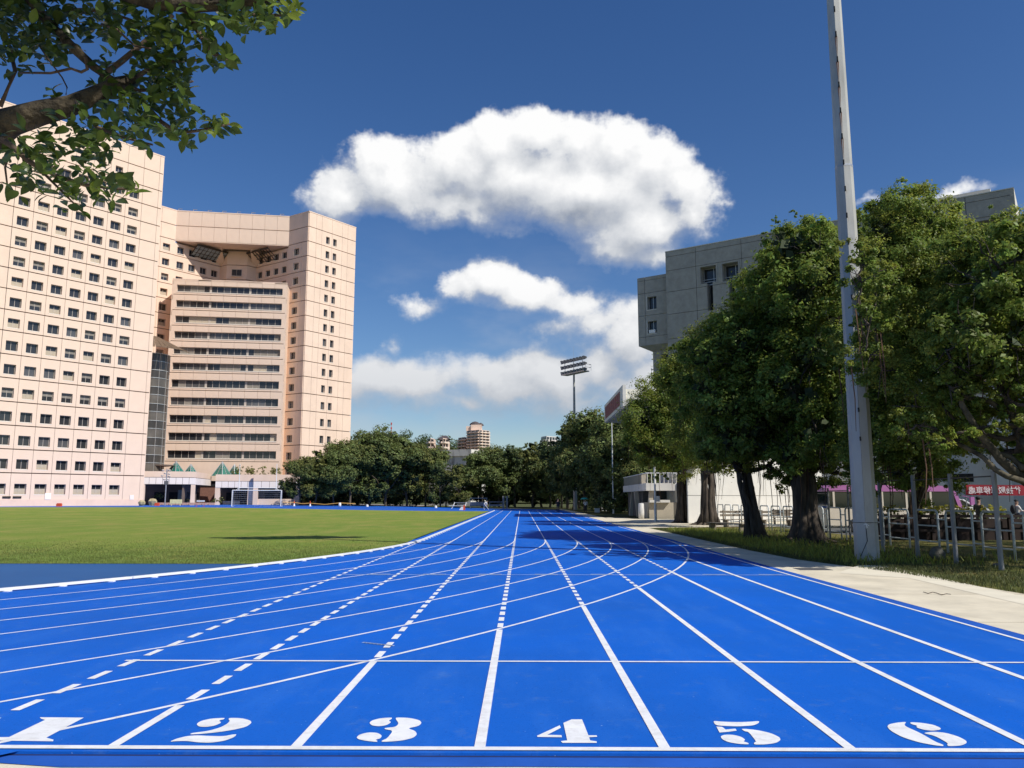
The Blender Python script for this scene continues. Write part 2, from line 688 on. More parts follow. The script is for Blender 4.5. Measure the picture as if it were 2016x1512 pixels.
M_grass = grass_mat('pitch_grass', lin(114, 138, 58), lin(130, 144, 62), lin(156, 150, 82))
M_verge = grass_mat('verge_grass', lin(92, 100, 48), lin(112, 106, 56), lin(150, 132, 88))
M_wild = grass_mat('wild_ground', lin(70, 84, 44), lin(84, 84, 52), lin(104, 98, 66))


def ground_sheet():
    xs = np.unique(np.concatenate([np.linspace(-2600, -140, 14), np.linspace(-140, 70, 64), np.linspace(70, 2600, 14)]))
    ys = np.unique(np.concatenate([np.linspace(-300, 0, 6), np.linspace(0, 260, 66), np.linspace(260, 3500, 16)]))
    v = [(x, y, gz(x, y) - .045) for y in ys for x in xs]
    n = len(xs)
    f = [(j * n + i, j * n + i + 1, (j + 1) * n + i + 1, (j + 1) * n + i) for j in range(len(ys) - 1) for i in range(n - 1)]
    b = MB()
    b.add(v, f)
    return tag(b.build('ground', M_wild), kind='structure')


ground = ground_sheet()

X_K, R_K, Y_N, LANE = -3.94, 36.5, 33.6, 1.22         # inner kerb line, bend radius, near tangent, lane width
Y_F = Y_N + 84.39
X_C = X_K - R_K


def loop_pt(s, off):
    """point on the 400 m loop; s runs from the near apex round the home straight, far bend and back straight; off = metres outside the kerb"""
    r = R_K + off
    q = math.pi * R_K / 2
    if s < q:                                  # near bend, right half
        a = -math.pi / 2 + s / R_K
        return X_C + r * math.cos(a), Y_N + r * math.sin(a)
    s -= q
    if s < 84.39:
        return X_C + r, Y_N + s
    s -= 84.39
    if s < 2 * q:
        a = s / R_K
        return X_C + r * math.cos(a), Y_F + r * math.sin(a)
    s -= 2 * q
    if s < 84.39:
        return X_C - r, Y_F - s
    s -= 84.39
    a = math.pi + s / R_K
    return X_C + r * math.cos(a), Y_N + r * math.sin(a)


LOOP = 2 * math.pi * R_K + 2 * 84.39
Q = math.pi * R_K / 2


def band(name, o0, o1, s0, s1, dz, material, parent=None, step=1.0, nacross=1, b=None, thick=0.):
    own = b is None
    b = b or MB()
    n = max(2, int((s1 - s0) / step) + 1)
    k = len(b.v)
    for i in range(n):
        s = s0 + (s1 - s0) * i / (n - 1)
        for j in range(nacross + 1):
            x, y = loop_pt(s % LOOP, o0 + (o1 - o0) * j / nacross)
            b.v.append((x, y, gz(x, y) + dz))
    w = nacross + 1
    for i in range(n - 1):
        for j in range(nacross):
            b.f.append((k + i * w + j, k + i * w + j + 1, k + (i + 1) * w + j + 1, k + (i + 1) * w + j))
    if own:
        return b.build(name, material, parent)


W8 = 8 * LANE
track = band('track', -.45, W8 + .3, 0, LOOP, .007, M_track, step=1.2, nacross=6)
tag(track, kind='structure')
X_OUT = X_K + W8                                           # outer line, home straight
chute = MB()
chute.box(X_K - 3.2, X_OUT + .06, 5.545, Y_N + .4, -.03, .006)
chute_o = tag(chute.build('sprint_track', M_track), kind='structure')
gv = MB()
gv.box(X_K - 3.2, X_OUT + .085, 5.515, 5.545, -.03, -.012)
gv.box(X_OUT + .06, X_OUT + .085, 5.545, Y_F + 30, -.03, -.012)
gv.build('groove', M_gap, chute_o)
bd = MB()
bd.add([gnd(-150, 1488)[:2].tolist() + [-.012], gnd(120, 1506)[:2].tolist() + [-.012], (0, 5.335, -.012), (X_OUT + .085, 5.30, -.012), (X_OUT + .33, 5.30, -.012),
        (X_OUT + .33, 5.515, -.012), (X_OUT + .085, 5.515, -.012), (X_K - 3.2, 5.515, -.012)], [(0, 1, 2, 3, 6, 7), (3, 4, 5, 6)])
bd.add([(X_OUT + .085, 5.515, -.012), (X_OUT + .33, 5.515, -.012), (X_OUT + .33, Y_N + 84, -.012), (X_OUT + .085, Y_N + 84, -.012)], [(0, 1, 2, 3)])
bd.build('track_border', M_border, chute_o)

# infield grass and the two court areas inside the bends
Y_G0, Y_G1 = 20.9, 113.0


def infield(name, y0, y1, dz, material, inset, step=1.5):
    b = MB()
    ys = np.arange(y0, y1 + .01, (y1 - y0) / max(2, int((y1 - y0) / step)))
    nx = 36
    for y in ys:
        ins = inset(y)
        if y < Y_N:
            h = math.sqrt(max(.01, (R_K - ins) ** 2 - (Y_N - y) ** 2))
        elif y > Y_F:
            h = math.sqrt(max(.01, (R_K - ins) ** 2 - (y - Y_F) ** 2))
        else:
            h = R_K - ins
        for i in range(nx + 1):
            x = X_C - h + 2 * h * i / nx
            b.v.append((x, y, gz(x, y) + dz))
    w = nx + 1
    for j in range(len(ys) - 1):
        for i in range(nx):
            b.f.append((j * w + i, j * w + i + 1, (j + 1) * w + i + 1, (j + 1) * w + i))
    return tag(b.build(name, material), kind='structure')


infield('infield_grass', Y_G0, Y_G1, .022, M_grass, lambda y: .13 + .37 * smooth01((y - 27) / 8))
infield('near_court', Y_N - R_K + .25, Y_G0, .014, M_dzone, lambda y: .2)
infield('far_court', Y_G1, Y_F + R_K - .3, .014, M_border, lambda y: .3)

# raised white kerb rail on feet round the inside of the bend and straight
kerb_root = empty('track_kerb', (X_K, Y_N, 0), 'low white kerb rail on short feet along the inside of the blue track', 'kerb')
s = 8.0
while s < Q + 84:
    b = MB()
    n = 5
    L_ = 4.0
    pts = [loop_pt(s + L_ * i / (n - 1) * .996, 0) for i in range(n)]
    tops, w_ = [], .055
    vs, fs = [], []
    for i in range(n):
        x0, y0 = loop_pt(s + L_ * i / (n - 1) * .996, -w_)
        x1, y1 = loop_pt(s + L_ * i / (n - 1) * .996, w_)
        z = gz(x0, y0)
        vs += [(x0, y0, z + .028), (x1, y1, z + .028), (x1, y1, z + .070), (x0, y0, z + .070)]
    for i in range(n - 1):
        for j in range(4):
            fs.append((4 * i + j, 4 * i + (j + 1) % 4, 4 * i + 4 + (j + 1) % 4, 4 * i + 4 + j))
    fs += [(3, 2, 1, 0), (4 * n - 4, 4 * n - 3, 4 * n - 2, 4 * n - 1)]
    b.add(vs, fs)
    for k in range(4):
        x, y = loop_pt(s + .5 + k, .02)
        b.box(x - .09, x + .09, y - .05, y + .05, gz(x, y) + .004, gz(x, y) + .027)
    b.build('kerb_section', M_kerb, kerb_root)
    s += L_

# ---- painted lines (parts of the track)
ZL1, ZL2, ZL3 = .0090, .0106, .0122
for k in range(1, 9):                                       # lane lines round the bend and along the straight
    w = .022 if k < 8 else .025
    band('lane_line', k * LANE - w, k * LANE + w, 12, Q + 84.39 + 20, ZL1, M_line, track, step=.9)


def flat(b, x0, x1, y0, y1, z):
    b.add([(x0, y0, z), (x1, y0, z), (x1, y1, z), (x0, y1, z)], [(0, 1, 2, 3)])


def bend_cross(x):
    """where the outermost bend line crosses the straight at x"""
    r = R_K + W8
    return Y_N - math.sqrt(max(0., r * r - (x - X_C) ** 2))


for k in range(0, 9):
    x = X_K + k * LANE
    if k == 8:
        b = MB()
        flat(b, x - .028, x + .028, 5.66, Y_N + .3, ZL2)
        b.build('lane_line', M_line, chute_o)
        continue
    yc = bend_cross(x)
    if k > 0:
        b = MB()
        flat(b, x - .037, x + .037, 5.66, yc - .09, ZL2)
        b.build('lane_line', M_line, chute_o)
    b = MB()
    y = max(6.0, yc + .10)
    while y < Y_N - 2.0:
        flat(b, x - .037, x + .037, y, y + .34, ZL2)
        y += .56
    while y < Y_N + .3:
        flat(b, x - .033, x + .033, y, y + .34, ZL2)
        y += .56
    b.build('dashed_lane_line', M_line, chute_o)
b = MB()
flat(b, X_K - 3.0, X_OUT + .028, 5.585, 5.658, ZL3)
b.build('start_line', M_line, chute_o)
b = MB()
flat(b, gnd(245, 1303)[0], X_OUT - .03, 8.50, 8.55, ZL3)
b.build('cross_line', M_line, chute_o)
b = MB()
flat(b, gnd(660, 1133)[0], X_OUT - .03, 18.02, 18.07, ZL3)
flat(b, -4.4, 1.6, 26.9, 26.94, ZL3)
b.build('cross_line', M_faint, chute_o)
b = MB()
for k in range(8):
    x = X_K + (k + .5) * LANE
    flat(b, x - .05, x + .45, 18.15, 18.21, ZL3)
b.build('relay_mark', M_faint, chute_o)
b = MB()
for i in range(16):                                         # scuffed chalk scribble in lane three
    p = gnd(715 + i * 3.7, 1267 + i * .42)
    b.add([(p[0] - .02, p[1] - .012 + .02 * (i % 2), ZL3), (p[0] + .03, p[1] - .02, ZL3), (p[0] + .035, p[1] + .02, ZL3), (p[0], p[1] + .03, ZL3)], [(0, 1, 2, 3)])
b.build('chalk_scribble', M_faint, chute_o)
b = MB()
flat(b, X_K, X_OUT, Y_F - .03, Y_F + .03, ZL3)
flat(b, X_K - 6, X_OUT, Y_F + 3.0, Y_F + 3.06, ZL3)
flat(b, 1.0, X_OUT, 88, 88.07, ZL3)
b.build('finish_line', M_line, track)

# lane numbers, stencilled
NUM = {
    '1': (0, [[(225, 100), (475, 102), (262, 216), (303, 228), (300, 237), (-90, 232), (-90, 214), (50, 213), (255, 115), (232, 108)]]),
    '2': (0, [[(1275, 103), (1200, 107), (1140, 120), (1113, 138), (1125, 152), (1160, 156), (1215, 149), (1256, 131), (1240, 118), (1270, 111)],
              [(1303, 103), (1370, 105), (1420, 118), (1427, 132), (1395, 155), (1320, 172), (1230, 186), (1140, 195), (1075, 198), (1085, 190), (1180, 178), (1250, 158), (1290, 136), (1304, 120), (1294, 110)],
              [(960, 240), (1000, 222), (1060, 207), (1120, 203), (1200, 207), (1270, 208), (1320, 198), (1343, 197), (1325, 215), (1270, 235), (1190, 246), (1120, 243), (1060, 235), (1000, 236)]]),
    '3': (680, [[(265, 101), (200, 105), (150, 118), (135, 132), (150, 147), (190, 152), (235, 145), (260, 128), (245, 118), (262, 110)],
                [(62, 215), (80, 198), (130, 186), (180, 188), (207, 203), (200, 220), (170, 228), (182, 235), (178, 241), (120, 235), (75, 226)],
                [(287, 101), (360, 103), (420, 116), (433, 132), (415, 150), (352, 163), (395, 177), (407, 197), (385, 218), (310, 235), (203, 241), (208, 232), (235, 222), (272, 176), (222, 168), (222, 161), (285, 155), (303, 135), (285, 110)]]),
    '4': (680, [[(1215, 146), (1086, 206), (1090, 212), (1228, 214), (1225, 202), (1145, 200), (1222, 160)],
                [(1236, 132), (1283, 112), (1342, 112), (1378, 203), (1425, 203), (1428, 211), (1382, 214), (1388, 232), (1425, 238), (1425, 246), (1230, 246), (1222, 236), (1258, 232)]]),
    '5': (1316, [[(252, 120), (300, 125), (400, 128), (470, 125), (517, 121), (510, 135), (480, 147), (400, 152), (330, 150), (268, 146)],
                 [(272, 153), (305, 155), (325, 170), (380, 165), (388, 176), (340, 183), (290, 187)],
                 [(410, 164), (500, 172), (580, 190), (630, 213), (637, 230), (610, 247), (550, 255), (485, 256), (487, 243), (500, 240), (455, 183), (432, 180)],
                 [(295, 208), (320, 199), (370, 200), (415, 212), (437, 228), (425, 238), (455, 247), (455, 255), (400, 252), (340, 242), (305, 226)]]),
    '6': (1316, [[(1350, 126), (1300, 130), (1250, 140), (1240, 155), (1265, 180), (1330, 215), (1420, 243), (1510, 260), (1560, 265), (1560, 257), (1515, 240), (1430, 190), (1345, 152), (1338, 140)],
                 [(1370, 128), (1430, 131), (1500, 142), (1540, 158), (1547, 170), (1500, 177), (1450, 172), (1405, 158), (1412, 148), (1375, 138)],
                 [(1440, 190), (1500, 182), (1570, 188), (1640, 208), (1688, 232), (1693, 247), (1660, 262), (1590, 265), (1580, 258), (1587, 248), (1510, 205)]]),
}
SHARP = {('4', 0), ('4', 1), ('1', 0), ('5', 1)}


def rounded(pts, it=2):
    for _ in range(it):                                     # Chaikin corner cutting keeps the stencil shapes soft
        q = []
        for i in range(len(pts)):
            a, c = np.array(pts[i]), np.array(pts[(i + 1) % len(pts)])
            q += [a * .8 + c * .2, a * .2 + c * .8]
        pts = q
    return pts


for d, (x0, polys) in NUM.items():
    b = MB()
    for i, poly in enumerate(polys):
        pp = poly if (d, i) in SHARP else rounded(poly)
        g_ = [gnd(x0 + x / 2.88, 1380 + y / 2.88) for x, y in pp]
        k = len(b.v)
        b.v += [(p[0], p[1], .0098) for p in g_]
        b.f.append(tuple(range(k, k + len(g_))))
    o = b.build('lane_number', M_line, chute_o)
    o['label'] = 'white stencilled lane number ' + d

# ---- concrete apron, path, verge, road
def sheet(name, pts, z, material):
    b = MB()
    b.add([(p[0], p[1], z) for p in pts], [tuple(range(len(pts)))])
    return tag(b.build(name, material), kind='structure')


def grid_sheet(name, x0, x1, y0, y1, z, material, step=3.):
    b = MB()
    xs, ys = np.linspace(x0, x1, max(2, int((x1 - x0) / step))), np.linspace(y0, y1, max(2, int((y1 - y0) / step)))
    b.v = [(x, y, gz(x, y) + z) for y in ys for x in xs]
    n = len(xs)
    b.f = [(j * n + i, j * n + i + 1, (j + 1) * n + i + 1, (j + 1) * n + i) for j in range(len(ys) - 1) for i in range(n - 1)]
    return tag(b.build(name, material), kind='structure')


xo = X_OUT + .34
sheet('concrete_apron', [(-14, -8), (9.6, -8), (9.6, 5.30), (9.0, 5.6), (-14, 5.6)], -.0165, M_conc)
sheet('concrete_path', [(xo, 5.3), (9.6, 5.3), (9.3, 9.0), (8.95, 13.4), (8.70, 16.2), (8.55, 18.6), (8.1, 20.6), (7.60, 23.0), (7.42, 27), (7.36, 48), (13.4, 50.5), (24, 51), (24, 70.5), (9.6, 70.5), (9.2, 74), (7.5, 76), (7.2, 130), (xo, 150)], -.014, M_conc)
sheet('verge', [(9.55, -8), (40, -8), (40, 33.6), (15.2, 33.6), (15.2, 49.5), (13.3, 50), (7.36, 47.5), (7.42, 27), (7.60, 23.0), (8.1, 20.6), (8.55, 18.6), (8.70, 16.2), (8.95, 13.4), (9.3, 9.0)], -.018, M_verge)
grid_sheet('road', 15.25, 70, 36.8, 49.3, -.028, M_asph)
grid_sheet('plaza', -140, -22, 139.0, 205, .006, M_plaza, 4.)
b = MB()                                                    # drain cover in the path
c = gnd(1600, 1119.5)
b.box(c[0] - .38, c[0] + .38, c[1] - .28, c[1] + .28, -.014, -.006)
dc = b.build('drain_cover', mat('grey_steel_cover', (.16, .16, .17), rough=.6, metal=.3))
tag(dc, 'grey rectangular drain cover set in the concrete path beside the track', 'drain cover')
for i in range(6):
    b = MB()
    b.box(c[0] - .34, c[0] + .34, c[1] - .24 + i * .085, c[1] - .20 + i * .085, -.006, -.002)
    b.build('cover_bar', mat('dark_cover_bar', (.10, .10, .105), rough=.6), dc)
# worn concrete patch, paler, beside the pole
sheet('path_patch', [gnd(1648, 1127), gnd(1790, 1137), gnd(2030, 1192), gnd(2030, 1176), gnd(1740, 1112), gnd(1690, 1112)], -.0105, mat('pale_concrete', lin(222, 214, 192), rough=.85, var=.06, scale=2))

for k, y in enumerate((8.2, 11.4, 14.7, 24.5, 29.5, 34.5, 39.5, 44.5)):                # expansion joints across the path
    b = MB()
    xr = np.interp(y, [5.3, 9.0, 13.4, 16.2, 18.6, 20.6, 23.0, 27, 48], [9.6, 9.3, 8.95, 8.70, 8.55, 8.1, 7.60, 7.42, 7.36])
    b.box(xo + .01, xr - .02, y, y + .012, -.0135, -.0115)
    b.build('path_joint', mat('joint_filler', lin(150, 138, 116), rough=.9), bpy.data.objects['concrete_path'])
# ------------------------------------------------------------------ the pink university building
M_pink = mat('pink_tile_panel', lin(230, 204, 182), rough=.75, var=.045, scale=.35, bump=.15, bscale=8, grime=.14, gscale=.22)
M_core = mat('brown_joint', lin(128, 92, 80), rough=.9, var=.1)
M_frame = mat('window_frame_grey', lin(178, 168, 158), rough=.55, var=.06)
M_sill = mat('pale_sill', lin(236, 224, 208), rough=.6, var=.04)
M_pane = glass_mat('dark_pane', (.030, .032, .036), rough=.10)
M_pane2 = glass_mat('grey_pane', (.085, .085, .088), rough=.12)
M_blind = mat('window_blind', lin(132, 126, 118), rough=.8, var=.12, scale=2, stretch=(1, 1, 12))
M_blind2 = mat('pale_curtain', lin(178, 166, 148), rough=.85, var=.15, scale=3, stretch=(9, 9, 1))

ZF = [.56, 5.62, 9.22, 12.83, 16.43, 20.05, 23.69, 27.3] + [27.3 + 3.273 * i for i in range(1, 12)]      # floor lines up to the roof at 63.3
ZTOP = ZF[-1]
pA0, pA1 = np.array([-88.4, 109.2]), np.array([-65.1, 140.0])
dA = (pA1 - pA0) / np.linalg.norm(pA1 - pA0)
nA = np.array([dA[1], -dA[0]])
pF0, pF1 = np.array([-74.4, 167.8]), np.array([-51.0, 171.8])          # bridge over the court
pT0, pT1 = np.array([-45.9, 168.5]), np.array([-38.0, 179.3])          # tower end wall
pL0, pL1 = np.array([-72.3, 162.9]), np.array([-49.5, 166.8])          # lower front block
FA, FB, FT, FL = Facade(pA0, pA1), Facade(pF0, pF1), Facade(pT0, pT1), Facade(pL0, pL1)
FK = Facade(pF1, pT0)                                                  # tower flank
p2 = pF0 - dA * 16
F2 = Facade(p2, pF0)                                                   # set-back strip left of the court

pink = empty('university_building', (-66, 150, .5), 'tall pink panelled university building with rows of small square windows behind the pitch', 'building')
A_DEEP = .45                                                           # window reveal depth


def window_unit(parent, F, s0, s1, z0, z1, depth, style, panes=2, sill=True):
    """frame set back in a reveal, with panes, sill and sometimes a blind"""
    w, h = s1 - s0, z1 - z0
    key = ('win', round(w, 2), round(h, 2), panes)
    if key not in MESH:
        fr = MB()
        t = .07
        fr.box(0, w, 0, .06, 0, t)
        fr.box(0, w, 0, .06, h - t, h)
        fr.box(0, t, 0, .06, t, h - t)
        fr.box(w - t, w, 0, .06, t, h - t)
        for i in range(1, panes):
            x = w * i / panes
            fr.box(x - .03, x + .03, .002, .058, t, h - t)
        pn = MB()
        pw = (w - 2 * t) / panes
        pn.box(0, pw, .03, .045, t, h - t)
        bl = MB()
        bl.box(t, w - t, .016, .022, h * .5, h - t)
        bl2 = MB()
        bl2.box(t, w - t, .016, .022, t, h * .55)
        MESH[key] = (fr.mesh('window', M_frame), pn.mesh('pane', M_pane), pn.mesh('pane', M_pane2), bl.mesh('blind', M_blind), bl2.mesh('blind', M_blind2))
    fm, pm, pm2, bm_, bm2 = MESH[key]
    loc = F.pt(s0, -depth, z0)
    win = mesh_obj('window', fm, parent, loc, F.rz)
    for i in range(panes):
        l2 = F.pt(s0 + .07 + i * (w - .14) / panes, -depth, z0)
        mesh_obj('pane', pm2 if style == 3 else pm, win, l2, F.rz)
    if style in (1, 2):
        mesh_obj('blind', bm_ if style == 1 else bm2, win, loc, F.rz)
    if sill:
        k2 = ('sill', round(w, 2))
        if k2 not in MESH:
            sb = MB()
            sb.box(-.05, w + .05, -.42, 0, -.10, .0)
            MESH[k2] = sb.mesh('sill', M_sill)
        mesh_obj('sill', MESH[k2], win, loc, F.rz)
    return win


MESH = {}


def panel_mesh(w, h, hole=None, t=.14, deep=.5, material=None, name='wall_panel'):
    """a cladding panel w x h; hole = (x0, x1, z0, z1) cuts a window opening with reveals"""
    key = ('panel', round(w, 3), round(h, 3), hole, t, deep, name)
    if key in MESH:
        return MESH[key]
    b = MB()
    if hole is None:
        b.box(0, w, -t, 0, 0, h)
    else:
        x0, x1, z0, z1 = hole
        o = [(0, 0), (w, 0), (w, h), (0, h)]
        i = [(x0, z0), (x1, z0), (x1, z1), (x0, z1)]
        vs = [(x, -t, z) for x, z in o] + [(x, -t, z) for x, z in i] + [(x, 0, z) for x, z in o] + [(x, deep - t, z) for x, z in i]
        fs = []
        for k in range(4):
            n = (k + 1) % 4
            fs += [(k, n, 4 + n, 4 + k), (k, 8 + k, 8 + n, n), (4 + k, 4 + n, 12 + n, 12 + k)]
        b.add(vs, fs)
    MESH[key] = b.mesh(name, material or M_pink)
    return MESH[key]


# solid cores behind the cladding
core = MB()
offA = .34
core.prism([tuple(pA0 - nA * offA), tuple(pA1 - nA * offA - dA * .02), tuple(pA1 - nA * 24 - dA * .02), tuple(pA0 - nA * 24)][::1], .4, ZTOP - .05)
core.build('wing_core', M_core, pink)
HG, VG = .15, .05                                                      # groove widths
COLS = [-23.75, -20.87, -17.97, -15.07, -12.18, -9.30, -6.42, -3.53, -.63]
sA = FA.len
for r in range(len(ZF) - 1):
    z0, z1 = ZF[r], ZF[r + 1]
    h = z1 - z0
    for c in range(len(COLS) - 1):
        s0, s1 = sA + COLS[c], sA + COLS[c + 1]
        w = s1 - s0
        blank = c == len(COLS) - 2 or r == len(ZF) - 2 or (r == len(ZF) - 3)
        zz0, hh = z0 + HG / 2, h - HG
        if r == 0:
            hole = (.55, w - .62, 1.75, 3.35)
        elif r < 7:
            hole = (.55, w - .62, .50, 2.02)
        else:
            hole = (.55, w - .62, .47, 1.92)
        if r == len(ZF) - 3 and c in (3, 4, 5):                         # open slots under the roof show the sky
            hole = (.75, w - .85, .95, 2.05)
            blank = False
        pm = panel_mesh(w - VG, hh, None if blank else hole)
        mesh_obj('wall_panel', pm, pink, FA.pt(s0 + VG / 2, 0, zz0), FA.rz)
        if not blank:
            u = rnd.random()
            up_dark = .75 if r < 4 else .35
            style = 0 if u < up_dark else (1 if u < .72 else (2 if u < .9 else 3))
            if r == 0:
                style = 2
            if r == len(ZF) - 3:
                style = 0
            window_unit(pink, FA, s0 + VG / 2 + hole[0], s0 + VG / 2 + hole[1], zz0 + hole[2], zz0 + hole[3], .26, style)
rest = MB()                                                            # smaller panels joined as one part
for r in range(len(ZF) - 1):
    z0, z1 = ZF[r] + HG / 2, ZF[r + 1] - HG / 2
    rest.fbox(FA, sA - .61, sA, -.02, .14, z0, z1)
    for (s0, s1) in ((0, sA + COLS[0] - .05),):
        rest.fbox(FA, s0, s1, -.02, .14, z0, z1)
plinth = MB()
plinth.fbox(FA, 0, sA - .02, .142, .20, .45, 1.62)
plinth.build('plinth', mat('plinth_pink', lin(226, 196, 176), rough=.8, var=.05, scale=.6), pink)
ends = MB()                                                            # end return of the wing
ends.prism([tuple(pA1 - nA * .3), tuple(pA1 + nA * .138), tuple(pA1 + dA * .10 + nA * .138), tuple(pA1 + dA * .10 - nA * 24)], .45, ZTOP)
ends.build('end_wall', M_pink, pink)
cap = MB()
cap.prism([tuple(pA0 + nA * .18), tuple(pA1 + nA * .18 + dA * .12), tuple(pA1 - nA * 24 + dA * .12), tuple(pA0 - nA * 24)], ZTOP - .06, ZTOP + .16)
cap.build('roof_coping', M_pink, pink)

# set-back strip, tower, flank
bodies = MB()
tb = pT1 + (pT1 - pT0) * 0 + FT.n * -14
bodies.prism([tuple(pF1 - FK.n * .3), tuple(pT0 - FK.n * .3 - FT.n * .3), tuple(pT1 - FT.n * .3), tuple(pT1 - FT.n * 16), tuple(pF1 - FK.n * 14 + np.array([-8, 6]))], .4, ZTOP - .05)
bodies.prism([tuple(p2 - F2.n * .3), tuple(pF0 - F2.n * .3), tuple(pF0 - F2.n * 14), tuple(p2 - F2.n * 14)], .4, ZTOP - .05)
bodies.build('tower_core', M_core, pink)
caps = MB()
caps.prism([tuple(pF1 + FK.n * .18), tuple(pT0 + FK.n * .18 + FT.n * .18), tuple(pT1 + FT.n * .18), tuple(pT1 - FT.n * 16), tuple(pF1 - FK.n * 14 + np.array([-8, 6]))], ZTOP - .06, ZTOP + .16)
caps.prism([tuple(p2 + F2.n * .18), tuple(pF0 + F2.n * .18), tuple(pF0 - F2.n * 14), tuple(p2 - F2.n * 14)], ZTOP - .06, ZTOP + .16)
caps.build('roof_coping', M_pink, pink)


def clad(F, r, splits, holes, style_fn, depth=.26):
    """one storey of cladding, joined into the small-panel part, with windows as parts"""
    z0, z1 = ZF[r] + HG / 2, ZF[r + 1] - HG / 2
    for i in range(len(splits) - 1):
        s0, s1 = splits[i] + .02, splits[i + 1] - .02
        hs = [hh for hh in holes if hh[0] >= s0 - .01 and hh[1] <= s1 + .01]
        if not hs:
            rest.fbox(F, s0, s1, -.02, .14, z0, z1)
        else:
            x = s0
            for (a, b_, za, zb) in hs:
                if a - x > .02:
                    rest.fbox(F, x, a, -.3, .14, z0, z1)
                rest.fbox(F, a, b_, -.3, .14, z0, z0 + za)
                rest.fbox(F, a, b_, -.3, .14, z0 + zb, z1)
                x = b_
                window_unit(pink, F, a, b_, z0 + za, z0 + zb, depth, style_fn(), panes=2 if b_ - a > 1.2 else 1)
            if s1 - x > .02:
                rest.fbox(F, x, s1, -.3, .14, z0, z1)


tl = FT.len
tsp = [tl * q for q in (0, .15, .265, .48, .70, .82, 1.0)]
kl = FK.len
for r in range(1, len(ZF) - 1):
    top = r == len(ZF) - 2
    if r >= 2:
        hs = [] if top else [(tl * .355, tl * .355 + 1.0, .55, 2.15), (tl * .505, tl * .505 + 1.0, .55, 2.15)]
        clad(FT, r, tsp, hs, lambda: rnd.choice((0, 0, 0, 3)), .24)
    hs = [] if r >= len(ZF) - 3 else [(.35 * kl - .3, .35 * kl + 1.35, .55, 2.1)]
    clad(FK, r, [0, kl * .72, kl], hs, lambda: rnd.choice((0, 0, 3)))
    hs = [] if r >= len(ZF) - 3 else [(F2.len - 2.75, F2.len - 1.15, .5, 1.98)]
    clad(F2, r, [0, 4, 8, F2.len - 3.35, F2.len - .02], hs, lambda: rnd.choice((0, 1, 2)))

# bridge across the top of the court
NB = 9
bl_ = FB.len
core2 = MB()
core2.fbox(FB, .1, bl_ - .02, -4.2, -.3, ZF[-3] + .06, ZTOP - .05)
core2.build('bridge_core', M_core, pink)
for r in (len(ZF) - 3, len(ZF) - 2):
    for c in range(NB):
        e0, e1 = bl_ * c / NB + .02, bl_ * (c + 1) / NB - .02
        pm = panel_mesh(e1 - e0, ZF[r + 1] - ZF[r] - HG, t=.42)
        mesh_obj('wall_panel', pm, pink, FB.pt(e0, -.28, ZF[r] + HG / 2), FB.rz)
soff = MB()
soff.fbox(FB, .05, bl_ - .05, -4.3, .10, ZF[-3] - .12, ZF[-3] + .05)
soff.fbox(FB, -.05, bl_ + .02, -4.3, .18, ZTOP - .04, ZTOP + .16)
soff.build('bridge_soffit', M_pink, pink)
cr_ = MB()
cr_.fbox(FB, .1, bl_ - .1, -20, -4.25, ZTOP - 1.3, ZTOP - .2)
cr_.build('court_roof', M_pink, pink)
lg = MB()
for i in range(8):
    p = FB.pt(bl_ * (i + .1) / 7.8, -.1, ZTOP + .16)
    lg.tube([p, (p[0], p[1], p[2] + .45)], .05, 5)
    lg.tube([(p[0], p[1], p[2] + .42), (p[0] + .9, p[1] - .2, p[2] + .30)], .05, 5)
lg.build('roof_light', M_frame, pink)

